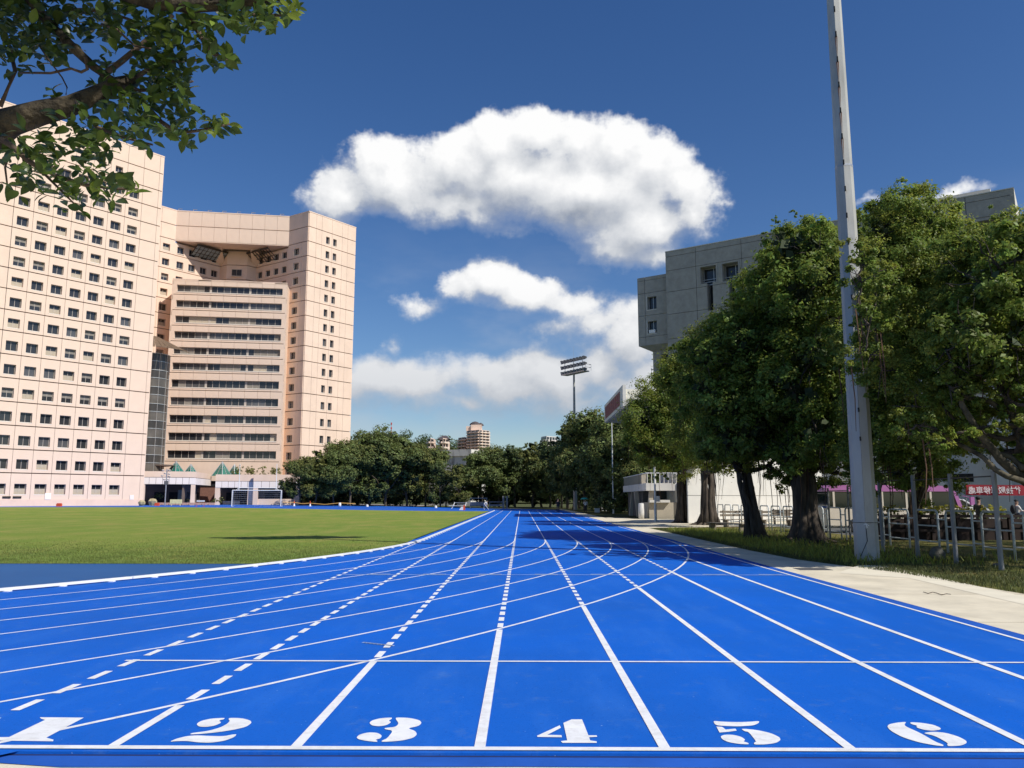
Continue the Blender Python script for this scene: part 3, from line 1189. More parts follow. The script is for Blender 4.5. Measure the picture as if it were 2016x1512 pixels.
# the court behind the bridge: two inner walls and a polygonal bay, terrace level with railings and brackets
q1 = np.array(Facade(pF0, pF0 + dA * 30).pt(Facade(pF0, pF0 + dA * 30).hit(434, 520)[0], 0, 0)[:2])
dK = -FK.d
FKi = Facade(pF1 + dK * 30, pF1)
q2 = np.array(FKi.pt(FKi.hit(505, 520)[0], 0, 0)[:2])
bay = [q1, q1 + (q2 - q1) * .22 + FB.n * 1.6, q1 + (q2 - q1) * .78 + FB.n * 1.6, q2]
inner = MB()
ZC0, ZC1 = ZF[11] + 2.2, ZF[-3] - .5
walls = [(pF0, q1), (bay[0], bay[1]), (bay[1], bay[2]), (bay[2], bay[3]), (q2, pF1)]
for wi, (a, c) in enumerate(walls):
    F = Facade(a, c)
    zt = ZC1 + (.9 if wi in (1, 2, 3) else 0)
    if wi in (0, 4):
        n = 4
        rows = [13, 14, 15]
        x = 0.
        for r in rows:
            z0, z1 = ZF[r] + HG / 2, min(ZF[r + 1] - HG / 2, zt)
            if z1 - z0 < 2.2:
                inner.fbox(F, 0, F.len, -.4, .0, z0, z1)
                continue
            cw = F.len / n
            for i in range(n):
                a0, a1 = i * cw, (i + 1) * cw
                m0 = a0 + cw * .22
                m1 = m0 + min(1.7, cw * .56)
                inner.fbox(F, a0, m0, -.4, 0, z0, z1)
                inner.fbox(F, m1, a1, -.4, 0, z0, z1)
                inner.fbox(F, m0, m1, -.4, 0, z0, z0 + .5)
                inner.fbox(F, m0, m1, -.4, 0, z0 + 2.0, z1)
                window_unit(pink, F, m0, m1, z0 + .5, z0 + 2.0, .3, 0)
        inner.fbox(F, 0, F.len, -.4, 0, ZF[12], ZF[13] - HG / 2)
        inner.fbox(F, 0, F.len, -2.5, -.42, ZF[12], zt - .1)
    else:
        for r in (12, 13, 14, 15):
            z0, z1 = ZF[r] + HG / 2, min(ZF[r + 1] - HG / 2, zt)
            if z1 > z0:
                inner.fbox(F, 0, F.len, -.4, 0, z0, z1)
            if wi == 2 and r in (13, 14):
                window_unit(pink, F, F.len / 2 - 1.1, F.len / 2 + 1.1, z0 + .6, z0 + 2.2, -.08, 0)
        inner.fbox(F, 0, F.len, -2.5, -.42, ZF[12], zt - .1)
inner.build('court_wall', M_pink, pink)
back = MB()
FBk = Facade(pF0 + FB.n * -16, pF1 + FB.n * -16)
back.fbox(FBk, -6, FBk.len + 4, -4, 0, ZF[12], ZTOP - 2.2)
back.build('court_back_wall', M_pink, pink)
ter = MB()
ter.prism([tuple(pF0 - FB.n * .5), tuple(pF1 - FB.n * .5), tuple(pF1 - FB.n * 18), tuple(pF0 - FB.n * 18)], ZC0 - 1.4, ZC0 - 1.2)
ter.build('court_terrace', mat('terrace_low_bounce', lin(70, 74, 48), rough=.9, var=.3), pink)  # dark floor colour chosen to cut light bounced into the court
rl = MB()
for (a, c) in walls:
    F = Facade(a, c)
    for z in (.55, 1.05):
        rl.tube([F.pt(0, -.3, ZC1 + z), F.pt(F.len, -.3, ZC1 + z)], .05, 4)
    for i in range(int(F.len) + 1):
        rl.tube([F.pt(i, -.3, ZC1), F.pt(i, -.3, ZC1 + 1.05)], .04, 4)
rl.build('terrace_railing', M_frame, pink)
for q in (q1, q2):                                                     # wedge brackets that carry the terrace roof
    b = MB()
    e = q + FB.n * 4.6
    sd = np.array([FB.d[0], FB.d[1]]) * .9
    b.add([(*(q - sd), ZC1 - 2.6), (*(q + sd), ZC1 - 2.6), (*(q - sd), ZC1 + 1.4), (*(q + sd), ZC1 + 1.4), (*(e - sd), ZC1 + 1.0), (*(e + sd), ZC1 + 1.0), (*(e - sd), ZC1 + 2.0), (*(e + sd), ZC1 + 2.0)],
          [(0, 1, 5, 4), (0, 4, 6, 2), (1, 3, 7, 5), (2, 6, 7, 3), (4, 5, 7, 6), (0, 2, 3, 1)])
    b.build('bracket', M_pink, pink)
M_truss = mat('dark_truss', lin(72, 66, 60), rough=.6, metal=.2)
for F, s0_, s1_ in ((Facade(pF0, q1), 3.6, None), (Facade(q2, pF1), 0., -3.6)):
    A_, B_ = s0_, F.len + (s1_ or 0.)
    tr_ = MB()
    for i in range(9):
        s_ = A_ + (B_ - A_) * i / 8
        tr_.tube([F.pt(s_, .1, ZC1 - 1.9), F.pt(s_, 2.8, ZC1 - .1)], .09, 4)
    for k in range(4):
        tr_.tube([F.pt(A_, .1 + 2.7 * k / 3, ZC1 - 1.9 + 1.8 * k / 3), F.pt(B_, .1 + 2.7 * k / 3, ZC1 - 1.9 + 1.8 * k / 3)], .08, 4)
    tr_.fbox(F, A_, B_, 2.7, 2.9, ZC1 - .3, ZC1 + .1)
    tr_.build('terrace_truss', M_truss, pink)
b = MB()
F = Facade(pF0, q1)
b.add([F.pt(3.8, 2.7, ZC1 - .2), F.pt(F.len, 2.7, ZC1 - .2), F.pt(F.len, .2, ZC1 - 1.8), F.pt(3.8, .2, ZC1 - 1.8)], [(0, 1, 2, 3)])
b.build('skylight', glass_mat('skylight_glass', (.25, .3, .33), rough=.1), pink)

# lower front block with long window bands
LL = FL.len
core3 = MB()
core3.fbox(FL, .15, LL - .15, -6.5, -.62, .4, 46.2)
core3.build('block_core', M_core, pink)
ZLB = ZF[2:14]                                                          # floor lines of the banded storeys
NP = 9
PARA = 46.55
for r in range(2, 14):
    z0 = ZF[r]
    z1 = ZF[r + 1] if r < 13 else PARA
    hgt = 3.6 if r < 7 else 3.27
    wb0, wb1 = z0 + .62, z0 + .62 + (1.55 if r < 7 else 1.42)         # window band
    if r == 13:
        wb0 = wb1 = None
    # spandrel row of panels above this floor's window band up to the next line
    if r < 13:
        sz0, sz1 = wb1 + .02, z1 - .07
    else:
        sz0, sz1 = z0 + .07, PARA
    for c in range(NP):
        e0, e1 = LL * c / NP + .02, LL * (c + 1) / NP - .02
        pm = panel_mesh(e1 - e0, sz1 - sz0, t=.5)
        mesh_obj('wall_panel', pm, pink, FL.pt(e0, -.5, sz0), FL.rz)
    if r < 13:
        for c in range(NP):
            e0, e1 = LL * c / NP + .02, LL * (c + 1) / NP - .02
            rest.fbox(FL, e0, e1, -.5, -.002, z0 + .07, wb0 - .14)
        rest.fbox(FL, 0, .95, -.55, -.002, wb0 - .14, wb1 + .02)
        rest.fbox(FL, LL - .95, LL, -.55, -.002, wb0 - .14, wb1 + .02)
        sl = MB()
        sl.fbox(FL, .95, LL - .95, -.55, .06, wb0 - .14, wb0 - .005)
        sl.build('sill', M_sill, pink)
        wbm = MB()
        wbm.fbox(FL, .95, LL - .95, -.60, -.52, wb0, wb0 + .07)
        wbm.fbox(FL, .95, LL - .95, -.60, -.52, wb1 - .07, wb1)
        npn = 16
        W_ = LL - 1.9
        for i in range(npn + 1):
            x = .95 + W_ * i / npn
            wide = .22 if i in (5, 11) else .035
            wbm.fbox(FL, max(.95, x - wide), min(LL - .95, x + wide), -.598, -.518, wb0 + .07, wb1 - .07)
        win = wbm.build('window_band', M_frame, pink)
        run = rnd.random()
        for i in range(npn):
            if rnd.random() < .45:
                run = rnd.random()
            pb = MB()
            x0, x1 = .95 + W_ * i / npn + .04, .95 + W_ * (i + 1) / npn - .04
            pb.fbox(FL, x0, x1, -.59, -.57, wb0 + .07, wb1 - .07)
            thr = .75 if r < 5 else .5
            pb.build('pane', M_pane if run < thr else (M_pane2 if run < .78 else (M_blind if run < .92 else M_blind2)), win)
side = MB()
ps = np.array(FL.pt(LL, 0, 0)[:2])
FS = Facade(ps, ps + FB.n * -5.2)
side.fbox(FS, .0, 5.2, -.3, .0, .45, PARA)
side.fbox(Facade(np.array(FL.pt(0, -5.2, 0)[:2]), np.array(FL.pt(0, 0, 0)[:2])), 0, 5.2, -.3, 0, .45, PARA)
side.fbox(FL, .02, LL - .02, -.52, -.02, ZF[1] - .3, ZF[2] - .05)
side.fbox(FL, 0, LL, -.6, .02, PARA, PARA + .12)
side.build('side_wall', M_pink, pink)
lowb = MB()
lowb.fbox(FL, .02, LL - .02, -.5, -.45, ZF[1] - 1.4, ZF[1] - .32)
lowb.build('clerestory', M_pane, pink)
pl = MB()
for i in range(26):
    x = rnd.uniform(1, LL - 1)
    p = FL.pt(x, -rnd.uniform(.8, 1.6), PARA - .2)
    pl.tube([p, (p[0] + rnd.uniform(-.3, .3), p[1], p[2] + rnd.uniform(.5, 1.0))], [.22, .03], 5)
pl.build('roof_plants', mat('roof_plant_green', lin(96, 104, 60), rough=.9, var=.3), pink)
ro = rest.build('small_panels', M_pink, pink)
ro['kind'] = 'stuff'

# curved glass stair bay with its fan canopy at the end of the left wing
M_stair = glass_mat('stair_glass', (.12, .105, .085), rough=.35)
M_stair2 = glass_mat('stair_glass_dark', (.055, .048, .04), rough=.3)
stair = empty('glass_stair_tower', (-66, 146, .5), 'curved glazed stair tower tucked behind the corner of the pink wing', 'stair tower')
cst = np.array(at(288, 900, 151)[:2])
Rst = 3.05
ZS = [6.6 + 3.15 * i for i in range(8)]
arc = [math.radians(a) for a in np.linspace(-100, 20, 13)]
for i in range(len(ZS) - 1):
    for j, (z0, z1, m_) in enumerate(((ZS[i] + .05, ZS[i] + 1.65, M_stair), (ZS[i] + 1.72, ZS[i + 1] - .05, M_stair2))):
        g_ = MB()
        vs = [(cst[0] + Rst * math.cos(a), cst[1] + Rst * math.sin(a), z) for z in (z0, z1) for a in arc]
        n = len(arc)
        g_.add(vs, [(k, k + 1, n + k + 1, n + k) for k in range(n - 1)])
        g_.build('pane', m_, stair)
ms = MB()
for z in [z + dz for z in ZS for dz in (0, 1.68)]:
    ms.tube([(cst[0] + (Rst + .05) * math.cos(a), cst[1] + (Rst + .05) * math.sin(a), z) for a in arc], .06, 4)
for a in arc[::3]:
    ms.tube([(cst[0] + (Rst + .04) * math.cos(a), cst[1] + (Rst + .04) * math.sin(a), z) for z in (ZS[0], ZS[-1])], .05, 4)
ms.build('glazing_bars', mat('steel_grey', (.6, .6, .57), rough=.4, metal=.5), stair)
cb = MB()
cb.lathe([(Rst - .5, 5.9), (Rst - .5, ZS[-1])], (cst[0], cst[1], 0), 20)
cb.build('stair_core', mat('stair_dim', lin(92, 84, 74), rough=.8, var=.3, scale=.8), stair)
fan = MB()
zt = ZS[-1] + .6
for k in range(14):
    a0, a1 = R(-118 + k * 9.4), R(-118 + k * 9.4 + 8.6)
    r0, r1 = .8, 6.6
    for (ra, rb, za, zb) in ((r0, r1, zt + 3.0, zt + .1),):
        vs = []
        for a in (a0, a1):
            vs += [(cst[0] + ra * math.cos(a), cst[1] + ra * math.sin(a), za), (cst[0] + rb * math.cos(a), cst[1] + rb * math.sin(a), zb)]
        vs += [(x, y, z - .12) for x, y, z in vs]
        fan.add(vs, [(0, 1, 3, 2), (4, 6, 7, 5), (0, 4, 5, 1), (2, 3, 7, 6), (1, 5, 7, 3), (0, 2, 6, 4)])
fan.build('fan_canopy', mat('bronze_slat', lin(112, 94, 76), rough=.45, metal=.2, var=.25, scale=1.5), stair)
lc = MB()
lc.lathe([(.2, 7.6), (2.3, 7.8), (2.4, 8.0), (.2, 7.95)], (cst[0] + 2.6, cst[1] + .6, 0), 20)
lc.build('entrance_canopy', mat('grey_canopy', lin(150, 140, 128), rough=.6), stair)
# bronze characters running down the wall beside the stair
bz = MB()
for i in range(4):
    px, py = 323.5 - i * 2.3, 751 + i * 37
    a, z = F2.hit(px, py)
    for k in range(7):
        bz.fbox(F2, a - .42 + rnd.uniform(0, .5), a + rnd.uniform(.05, .42), .15, .22, z - .9 + k * .27, z - .9 + k * .27 + .10)
    bz.fbox(F2, a - .07, a + .07, .15, .24, z - 1.0, z + 1.0)
bz.build('wall_lettering', mat('bronze', lin(120, 92, 66), rough=.5, metal=.3), pink)
# ------------------------------------------------------------------ podium of the pink building
M_whitep = mat('white_fascia_panel', lin(238, 228, 220), rough=.5, var=.05, scale=.4, grime=.12, gscale=.5)
M_dark = mat('dark_interior', (.03, .028, .026), rough=.9, var=.3)
M_dimwall = mat('dim_wall', lin(120, 104, 92), rough=.85, var=.2, scale=.4)
M_teal = glass_mat('teal_glass', lin(52, 118, 104), rough=.12)
M_alu = mat('aluminium', (.5, .5, .5), rough=.4, metal=.6, var=.1)
M_white = mat('white_paint', (.78, .78, .76), rough=.5, var=.05, scale=1.5)
M_steel = mat('galvanised_steel', (.42, .43, .44), rough=.45, metal=.55, var=.18, scale=4)


def podium_bay(root, F, zt, zw, zb, cols, npan, soffit_depth=6.):
    """parapet, white fascia panels, columns and a dark recessed ground floor"""
    b = MB()
    b.fbox(F, 0, F.len, -.5, 0, zw + .06, zt)
    b.build('parapet', M_pink, root)
    core = MB()
    core.fbox(F, .05, F.len - .05, -.5, -.16, zb, zw + .06)
    core.fbox(F, .05, F.len - .05, -soffit_depth, -.2, zb, zb + .25)
    core.fbox(F, .05, F.len - .05, -soffit_depth, -.4, zt - .6, zt - .35)
    core.build('ceiling_slab', M_core, root)
    for i in range(npan):
        e0, e1 = F.len * i / npan + .03, F.len * (i + 1) / npan - .03
        mesh_obj('fascia_panel', panel_mesh(e1 - e0, zw - zb - .02, t=.12, material=M_whitep, name='fascia_panel'), root, F.pt(e0, -.12, zb), F.rz)
    gr = gz(*F.pt(F.len / 2, 0, 0)[:2])
    for (a, w) in cols:
        c = MB()
        c.fbox(F, a, a + w, -.9, -.05, gr - .1, zb)
        c.build('column', M_pink, root)
    bk = MB()
    bk.fbox(F, 0, F.len, -soffit_depth - .3, -soffit_depth, gr - .1, zb)
    bk.build('rear_wall', M_dimwall, root)
    for k in range(3):
        a = F.len * (.18 + .29 * k)
        d_ = MB()
        d_.fbox(F, a, a + 1.9, -soffit_depth, -soffit_depth + .06, gr, gr + 2.4)
        d_.build('doorway', M_dark, root)


podium = empty('entrance_podium', (-60, 150, .5), 'low pink entrance podium with white fascia panels and glass pyramids on its roof', 'podium')
F1 = Facade(at(280, 950, 146)[:2], at(385, 950, 149)[:2])
podium_bay(podium, F1, 6.65, 5.55, 4.35, ((.0, .5), (F1.len - .75, .75)), 8)
F3 = Facade(at(424, 950, 156)[:2], at(500, 950, 157.5)[:2])
podium_bay(podium, F3, 6.35, 5.05, 3.85, ((.0, .9), (F3.len - 1.1, 1.1)), 6)
F4 = Facade(np.array(F3.pt(F3.len, 1.0, 0)[:2]), np.array(F3.pt(F3.len + 9, 1.0, 0)[:2]))
podium_bay(podium, F4, 6.35, 5.05, 3.85, ((.0, .9), (7.6, 1.2)), 6)
F5 = Facade(np.array(F1.pt(F1.len, -.1, 0)[:2]), np.array(F3.pt(-1.6, -5.5, 0)[:2]))
podium_bay(podium, F5, 6.6, 5.5, 4.3, (), 3, 2.)
lw = MB()
lw.fbox(F4, .5, 7.6, -.8, -.3, .2, 1.7)
lw.build('low_wall', M_pink, podium)
lw = MB()
lw.fbox(F3, 1.0, 4.2, -4.0, -3.7, .2, 1.3)
lw.build('low_wall', M_pink, podium)
ml = MB()
ml.fbox(F1, F1.len - 3.2, F1.len - 1.5, -6.0, -5.6, .2, 3.4)
ml.build('notice_wall', mat('pale_board', lin(176, 180, 172), rough=.7), podium)
for (px, pyt, pyb, hw, Y) in ((347, 908, 927, 20, 153), (376, 913.5, 929, 15, 155), (438, 909, 930, 19, 161), (461.5, 914, 932, 14, 163)):
    pt, pb = at(px, pyt, Y), at(px, pyb, Y)
    w = hw / FPX * Y * 1.02
    zb = 6.2
    ap = (pt[0], pt[1], pt[2])
    q = [(pt[0] + sx * w * .75, pt[1] + sy * w * .75, zb) for sx, sy in ((-1.2, -.55), (.5, -1.2), (1.2, .55), (-.5, 1.2))]
    pr = MB()
    pr.add(q + [ap], [(0, 1, 4), (1, 2, 4), (2, 3, 4), (3, 0, 4), (3, 2, 1, 0)])
    py_o = pr.build('glass_pyramid', M_teal, podium)
    fb = MB()
    for i in range(4):
        fb.tube([q[i], ap], .07, 4)
        mid = [(q[i][k] + q[(i + 1) % 4][k]) / 2 for k in range(3)]
        fb.tube([mid, ap], .05, 4)
        m2 = [(q[i][k] * .5 + ap[k] * .5) for k in range(3)]
        m3 = [(q[(i + 1) % 4][k] * .5 + ap[k] * .5) for k in range(3)]
        fb.tube([m2, m3], .05, 4)
    fb.build('glazing_bar', M_alu, py_o)

# ------------------------------------------------------------------ grey concrete tower block on the right
M_grey = mat('grey_render', lin(160, 158, 150), rough=.9, var=.10, scale=1.2, bump=.4, bscale=9, grime=.22, gscale=.35)
M_greyd = mat('grey_joint', lin(84, 84, 82), rough=.9)
grey = empty('concrete_building', (35, 108, 0), 'grey rendered concrete block with deep square windows behind the trees on the right', 'building')
gdir = np.array([math.sin(R(124)), math.cos(R(124))])
g0 = np.array(at(1309.3, 497, 115)[:2])
FG = Facade(g0, g0 + gdir * 43.5)
ztop = at(1309.3, 497, 115)[2]
zi = lambda px, py, F: F.hit(px, py)
# panels laid out on the tall part: joints taken as (along) and (height) lines
JX = [0.0] + [zi(px, 560, FG)[0] for px in (1371, 1462)] + [21.5, 27, 33, 38.5, 43.5]
JZ = [ztop - d for d in (0, .75, 2.85, 6.0, 9.3, 12.9, 16.5, 19.6)]
w1 = [(*[zi(px, 545, FG)[0] for px in (1379, 1410)], zi(1394, 557, FG)[1], zi(1394, 524, FG)[1]), (*[zi(px, 540, FG)[0] for px in (1422, 1454)], zi(1438, 552, FG)[1], zi(1438, 517, FG)[1])]
gcore = MB()
gcore.fbox(FG, .05, FG.len - .05, -15, -1.5, 0, ztop - .3)
gcore.fbox(FG, .05, FG.len - .05, -1.5, -.12, JZ[-1], w1[0][2] - 4.2)
gcore.fbox(FG, .05, FG.len - .05, -1.5, -.12, w1[0][3] + .3, ztop - .1)
gcore.build('core', M_greyd, grey)
holes = list(w1)
for k in range(3, 7):
    holes.append((JX[k] + 1.0, JX[k] + 3.4, w1[0][2] - .1, w1[0][3] - .1))
slots = [(h[0] + .9, h[0] + 1.75, h[2] - 4.0, h[2]) for h in holes]
cut = holes + slots
xs = sorted(set([round(x, 3) for x in JX] + [round(c[i], 3) for c in cut for i in (0, 1)]))
zs = sorted(set([round(z, 3) for z in JZ] + [round(c[i], 3) for c in cut for i in (2, 3)]))
for a, b_ in zip(JX[:-1], JX[1:]):
    for zt, zb in zip(JZ[:-1], JZ[1:]):
        pb = MB()
        xx = [x for x in xs if a - 2e-3 <= x <= b_ + 2e-3]
        zz = [z for z in zs if zb - 2e-3 <= z <= zt + 2e-3]
        xx[0], xx[-1] = a + .03, b_ - .03
        zz[0], zz[-1] = zb + .03, zt - .03
        for i in range(len(xx) - 1):
            for j in range(len(zz) - 1):
                cx_, cz_ = (xx[i] + xx[i + 1]) / 2, (zz[j] + zz[j + 1]) / 2
                if any(c[0] < cx_ < c[1] and c[2] < cz_ < c[3] for c in cut):
                    continue
                thick = -1.45 if any(abs(cx_ - (c[0] + c[1]) / 2) < 3 and abs(cz_ - (c[2] + c[3]) / 2) < 4 for c in cut) else -.1
                pb.fbox(FG, xx[i], xx[i + 1], thick, 0, zz[j], zz[j + 1])
        if pb.v:
            pb.build('wall_panel', M_grey, grey)
for sl_ in slots:
    q = MB()
    q.fbox(FG, sl_[0] - .1, sl_[1] + .1, -1.49, -1.44, sl_[2], sl_[3] - .02)
    q.build('recess_dark_panel', M_pane, grey)  # dark panel added behind the slot to make the recess read dark
M_trim = mat('pale_reveal_trim', lin(196, 194, 186), rough=.8, var=.05)
for h in holes:
    fr = MB()
    fr.fbox(FG, h[0] + .02, h[1] - .02, -1.35, -1.28, h[2], h[2] + .1)
    fr.fbox(FG, h[0] + .02, h[1] - .02, -1.35, -1.28, h[3] - .1, h[3])
    for a in (h[0] + .02, (h[0] + h[1]) / 2 + .3, h[1] - .12):
        fr.fbox(FG, a, a + .1, -1.349, -1.281, h[2] + .1, h[3] - .1)
    wn = fr.build('window', M_alu, grey)
    for a0, a1 in ((h[0] + .12, (h[0] + h[1]) / 2 + .3), ((h[0] + h[1]) / 2 + .4, h[1] - .12)):
        pn = MB()
        pn.fbox(FG, a0, a1, -1.33, -1.30, h[2] + .1, h[3] - .1)
        pn.build('pane', M_pane, wn)
    rb = MB()
    rb.tube([FG.pt(h[0], -.9, h[2] + .35), FG.pt(h[1], -.9, h[2] + .35)], .05, 4)
    rb.tube([FG.pt(h[0], -.9, h[2] + .7), FG.pt(h[1], -.9, h[2] + .7)], .05, 4)
    rb.build('guard_rail', M_alu, wn)
    tr = MB()
    tr.fbox(FG, h[0] - .22, h[0], 0, .05, h[2] - .22, h[3] + .22)
    tr.fbox(FG, h[1], h[1] + .22, 0, .05, h[2] - .22, h[3] + .22)
    tr.fbox(FG, h[0], h[1], 0, .05, h[3], h[3] + .22)
    tr.build('surround', M_grey, wn)
side = MB()                                                            # end wall and roof kerbs, sunlight put into their paler colour
pe = np.array(FG.pt(FG.len, 0, 0)[:2])
FE = Facade(pe, pe - FG.n * 14)
side.fbox(FE, .02, 14, -.4, .0, 0, ztop)
side.fbox(FG, 0, FG.len, -14, .06, ztop, ztop + .12)
side.fbox(FG, 30, 41, -10, -3, ztop + .1, ztop + 1.5)
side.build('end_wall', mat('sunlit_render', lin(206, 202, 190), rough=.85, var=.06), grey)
far = MB()
far.fbox(FE, 3, 26, 8, 16, 0, ztop - 3.5)
far.build('rear_block', M_grey, grey)
# lower, slightly recessed wing on the left
p_l = np.array(at(1248.5, 548, 119)[:2])
FW2 = Facade(g0 - gdir * 5.05 - FG.n * 1.1, g0 - FG.n * 1.1)
zt2, zb2 = FW2.hit(1249, 549)[1], FW2.hit(1250, 683)[1]
lx = [0, FW2.hit(1270, 600)[0], FW2.len - .02]
lz = [zt2 - d for d in (0, .55, 2.5, 5.9, 9.1)] + [zb2]
wl = [(FW2.hit(1274.5, 600)[0], FW2.hit(1292.5, 600)[0], FW2.hit(1283, 609)[1], FW2.hit(1283, 584)[1]), (FW2.hit(1275, 640)[0], FW2.hit(1293, 640)[0], FW2.hit(1284, 656)[1], FW2.hit(1284, 632)[1])]
wc = MB()
wc.fbox(FW2, .1, FW2.len - .1, -14, -.7, zb2 + .2, zt2 - .2)
wc.build('wing_core', M_greyd, grey)
xs = sorted(set([round(x, 3) for x in lx] + [round(c[i], 3) for c in wl for i in (0, 1)]))
zs = sorted(set([round(z, 3) for z in lz] + [round(c[i], 3) for c in wl for i in (2, 3)]))
for a, b_ in zip(lx[:-1], lx[1:]):
    for zt_, zb_ in zip(lz[:-1], lz[1:]):
        pb = MB()
        xx = [x for x in xs if a - 1e-3 <= x <= b_ + 1e-3]
        zz = [z for z in zs if zb_ - 1e-3 <= z <= zt_ + 1e-3]
        xx[0], xx[-1] = a + .025, b_ - .025
        zz[0], zz[-1] = zb_ + .025, zt_ - .025
        for i in range(len(xx) - 1):
            for j in range(len(zz) - 1):
                cx_, cz_ = (xx[i] + xx[i + 1]) / 2, (zz[j] + zz[j + 1]) / 2
                if any(c[0] < cx_ < c[1] and c[2] < cz_ < c[3] for c in wl):
                    continue
                pb.fbox(FW2, xx[i], xx[i + 1], -.69, 0, zz[j], zz[j + 1])
        if pb.v:
            pb.build('wall_panel', M_grey, grey)
for i, h in enumerate(wl):
    fr = MB()
    for a in (h[0], (h[0] + h[1]) / 2 - .05, h[1] - .09):
        fr.fbox(FW2, a, a + .09, -.60, -.52, h[2], h[3])
    wn = fr.build('window', M_alu, grey)
    pn = MB()
    pn.fbox(FW2, h[0] + .02, h[1] - .02, -.66, -.61, h[2], h[3])
    pn.build('pane', M_pane, wn)
    tr = MB()
    tr.fbox(FW2, h[0] - .14, h[0], 0, .04, h[2] - .14, h[3] + .14)
    tr.fbox(FW2, h[0], h[1], 0, .04, h[2] - .14, h[2])
    tr.build('surround', M_trim, wn)
    if i == 1:
        ac = MB()
        ac.fbox(FW2, h[0] + .25, h[1] - .25, -.5, .12, h[2] + .02, h[2] + .5)
        ac.build('air_conditioner', M_white, wn)
und = MB()
und.add([FW2.pt(0, 0, zb2), FW2.pt(FW2.len + 9, 0, zb2), FW2.pt(FW2.len + 9, -1.2, zb2 - .8), FW2.pt(1.6, -1.2, zb2 - .8), FW2.pt(1.6, -12, zb2 - .8), FW2.pt(0, -12, zb2)], [(0, 3, 2, 1), (0, 5, 4, 3)])
und.fbox(FW2, -.02, 0.0, -14, 0, zb2, zt2)
und.build('overhang', M_grey, grey)
lows = MB()
hz = [zb2 - .8, zb2 - 4.2, zb2 - 5.1, zb2 - 6.0, 0]
for a0, a1 in ((1.65, 3.0), (4.3, 5.6), (7.0, 13.0)):
    lows.fbox(FW2, a0, a1, -2.2, -1.25, 0, hz[0])
for z1, z0 in ((hz[0], hz[0] - .5), (hz[1], hz[1] - .5), (hz[3], 0)):
    lows.fbox(FW2, 1.66, 12.9, -2.1, -1.3, z0, z1 - .01)
lows.build('lower_wall', M_grey, grey)
lp = MB()
lp.fbox(FW2, 1.7, 12.8, -2.3, -2.15, .2, hz[0] - .1)
lp.build('lower_glazing', M_pane, grey)

# ------------------------------------------------------------------ white academic block behind the road
M_shw = mat('white_render', lin(206, 204, 198), rough=.85, var=.06, scale=.5, bump=.2, bscale=10, grime=.12, gscale=.6)
wbl = empty('white_building', (34, 60, 0), 'white rendered block with pilasters and dark windows behind the minibus', 'building')
w0 = np.array(at(1628, 940, 66)[:2])
FWb = Facade(w0, w0 + gdir * 40)
bw = MB()
bw.fbox(FWb, 0, 40, -.5, 0, 0, 5.0)
bw.fbox(FWb, 0, 40, -8, -.5, 4.8, 14)
bw.build('wall', M_shw, wbl)
for k in range(9):
    a = 3.2 + k * 4.2
    c = MB()
    c.fbox(FWb, a, a + 1.15, -.5, 1.0, 0, 13.8)
    c.build('pilaster', M_shw, wbl)
    for z in (5.4, 9.4):
        q = MB()
        q.fbox(FWb, a + 1.25, a + 4.1, -.49, -.42, z, z + 2.3)
        wn = q.build('window', M_pane, wbl)
        m_ = MB()
        for i in range(4):
            m_.fbox(FWb, a + 1.25 + i * .92, a + 1.32 + i * .92, -.42, -.36, z, z + 2.3)
        m_.build('mullion', M_alu, wn)
    q = MB()
    q.fbox(FWb, a + 1.5, a + 2.9, .002, .03, 2.9, 3.5)
    q.build('vent', M_dark, wbl)

# ------------------------------------------------------------------ reviewing stand with cantilever canopy
M_stand = mat('stand_white', lin(214, 210, 200), rough=.8, var=.06, scale=.8, grime=.16, gscale=1.2)
M_beige = mat('stand_beige', lin(176, 166, 148), rough=.85, var=.08, scale=.8)
stand = empty('reviewing_stand', (13, 78, 0), 'white concrete reviewing stand with balcony and high cantilever canopy beside the track', 'stand')
X0, X1, Y0s, Y1s = 10.75, 13.4, 71.0, 87.0
b = MB()
b.box(X0, 15.5, Y0s, Y1s, 2.38, 3.02)
b.build('balcony_slab', M_stand, stand)
for k in range(46):
    y = Y0s + .1 + k * .345
    b = MB()
    b.box(X0 + .05, X0 + .10, y, y + .05, 3.02, 3.86)
    b.build('baluster', M_beige, stand)
for k in range(12):
    x = X0 + .12 + k * .36
    b = MB()
    b.box(x, x + .06, Y0s + .05, Y0s + .10, 3.02, 3.86)
    b.build('baluster', M_stand, stand)
b = MB()
b.box(X0 + .02, X0 + .13, Y0s + .02, Y1s, 3.86, 3.93)
b.box(X0 + .13, 15.4, Y0s + .02, Y0s + .13, 3.86, 3.93)
b.build('handrail', M_white, stand)
b = MB()
b.box(X0 + .4, 15.3, Y1s - 9, Y1s - .2, 3.02, 3.06)
b.box(X0 + .25, X0 + .35, Y0s + 3, Y1s, 3.02, 3.82)
b.build('screen_panel', M_beige, stand)
b = MB()
b.box(11.0, 13.35, Y0s + .1, Y0s + 5, 0, 1.36)
b.build('front_wall', M_beige, stand)
b = MB()
b.box(11.0, 12.75, Y0s - .25, Y0s + .3, 1.36, 1.58)
b.build('ledge', M_stand, stand)
b = MB()
b.box(11.2, 15.3, Y0s + 5, Y1s - .5, 0, 2.38)
b.build('rear_wall', M_greyd, stand)
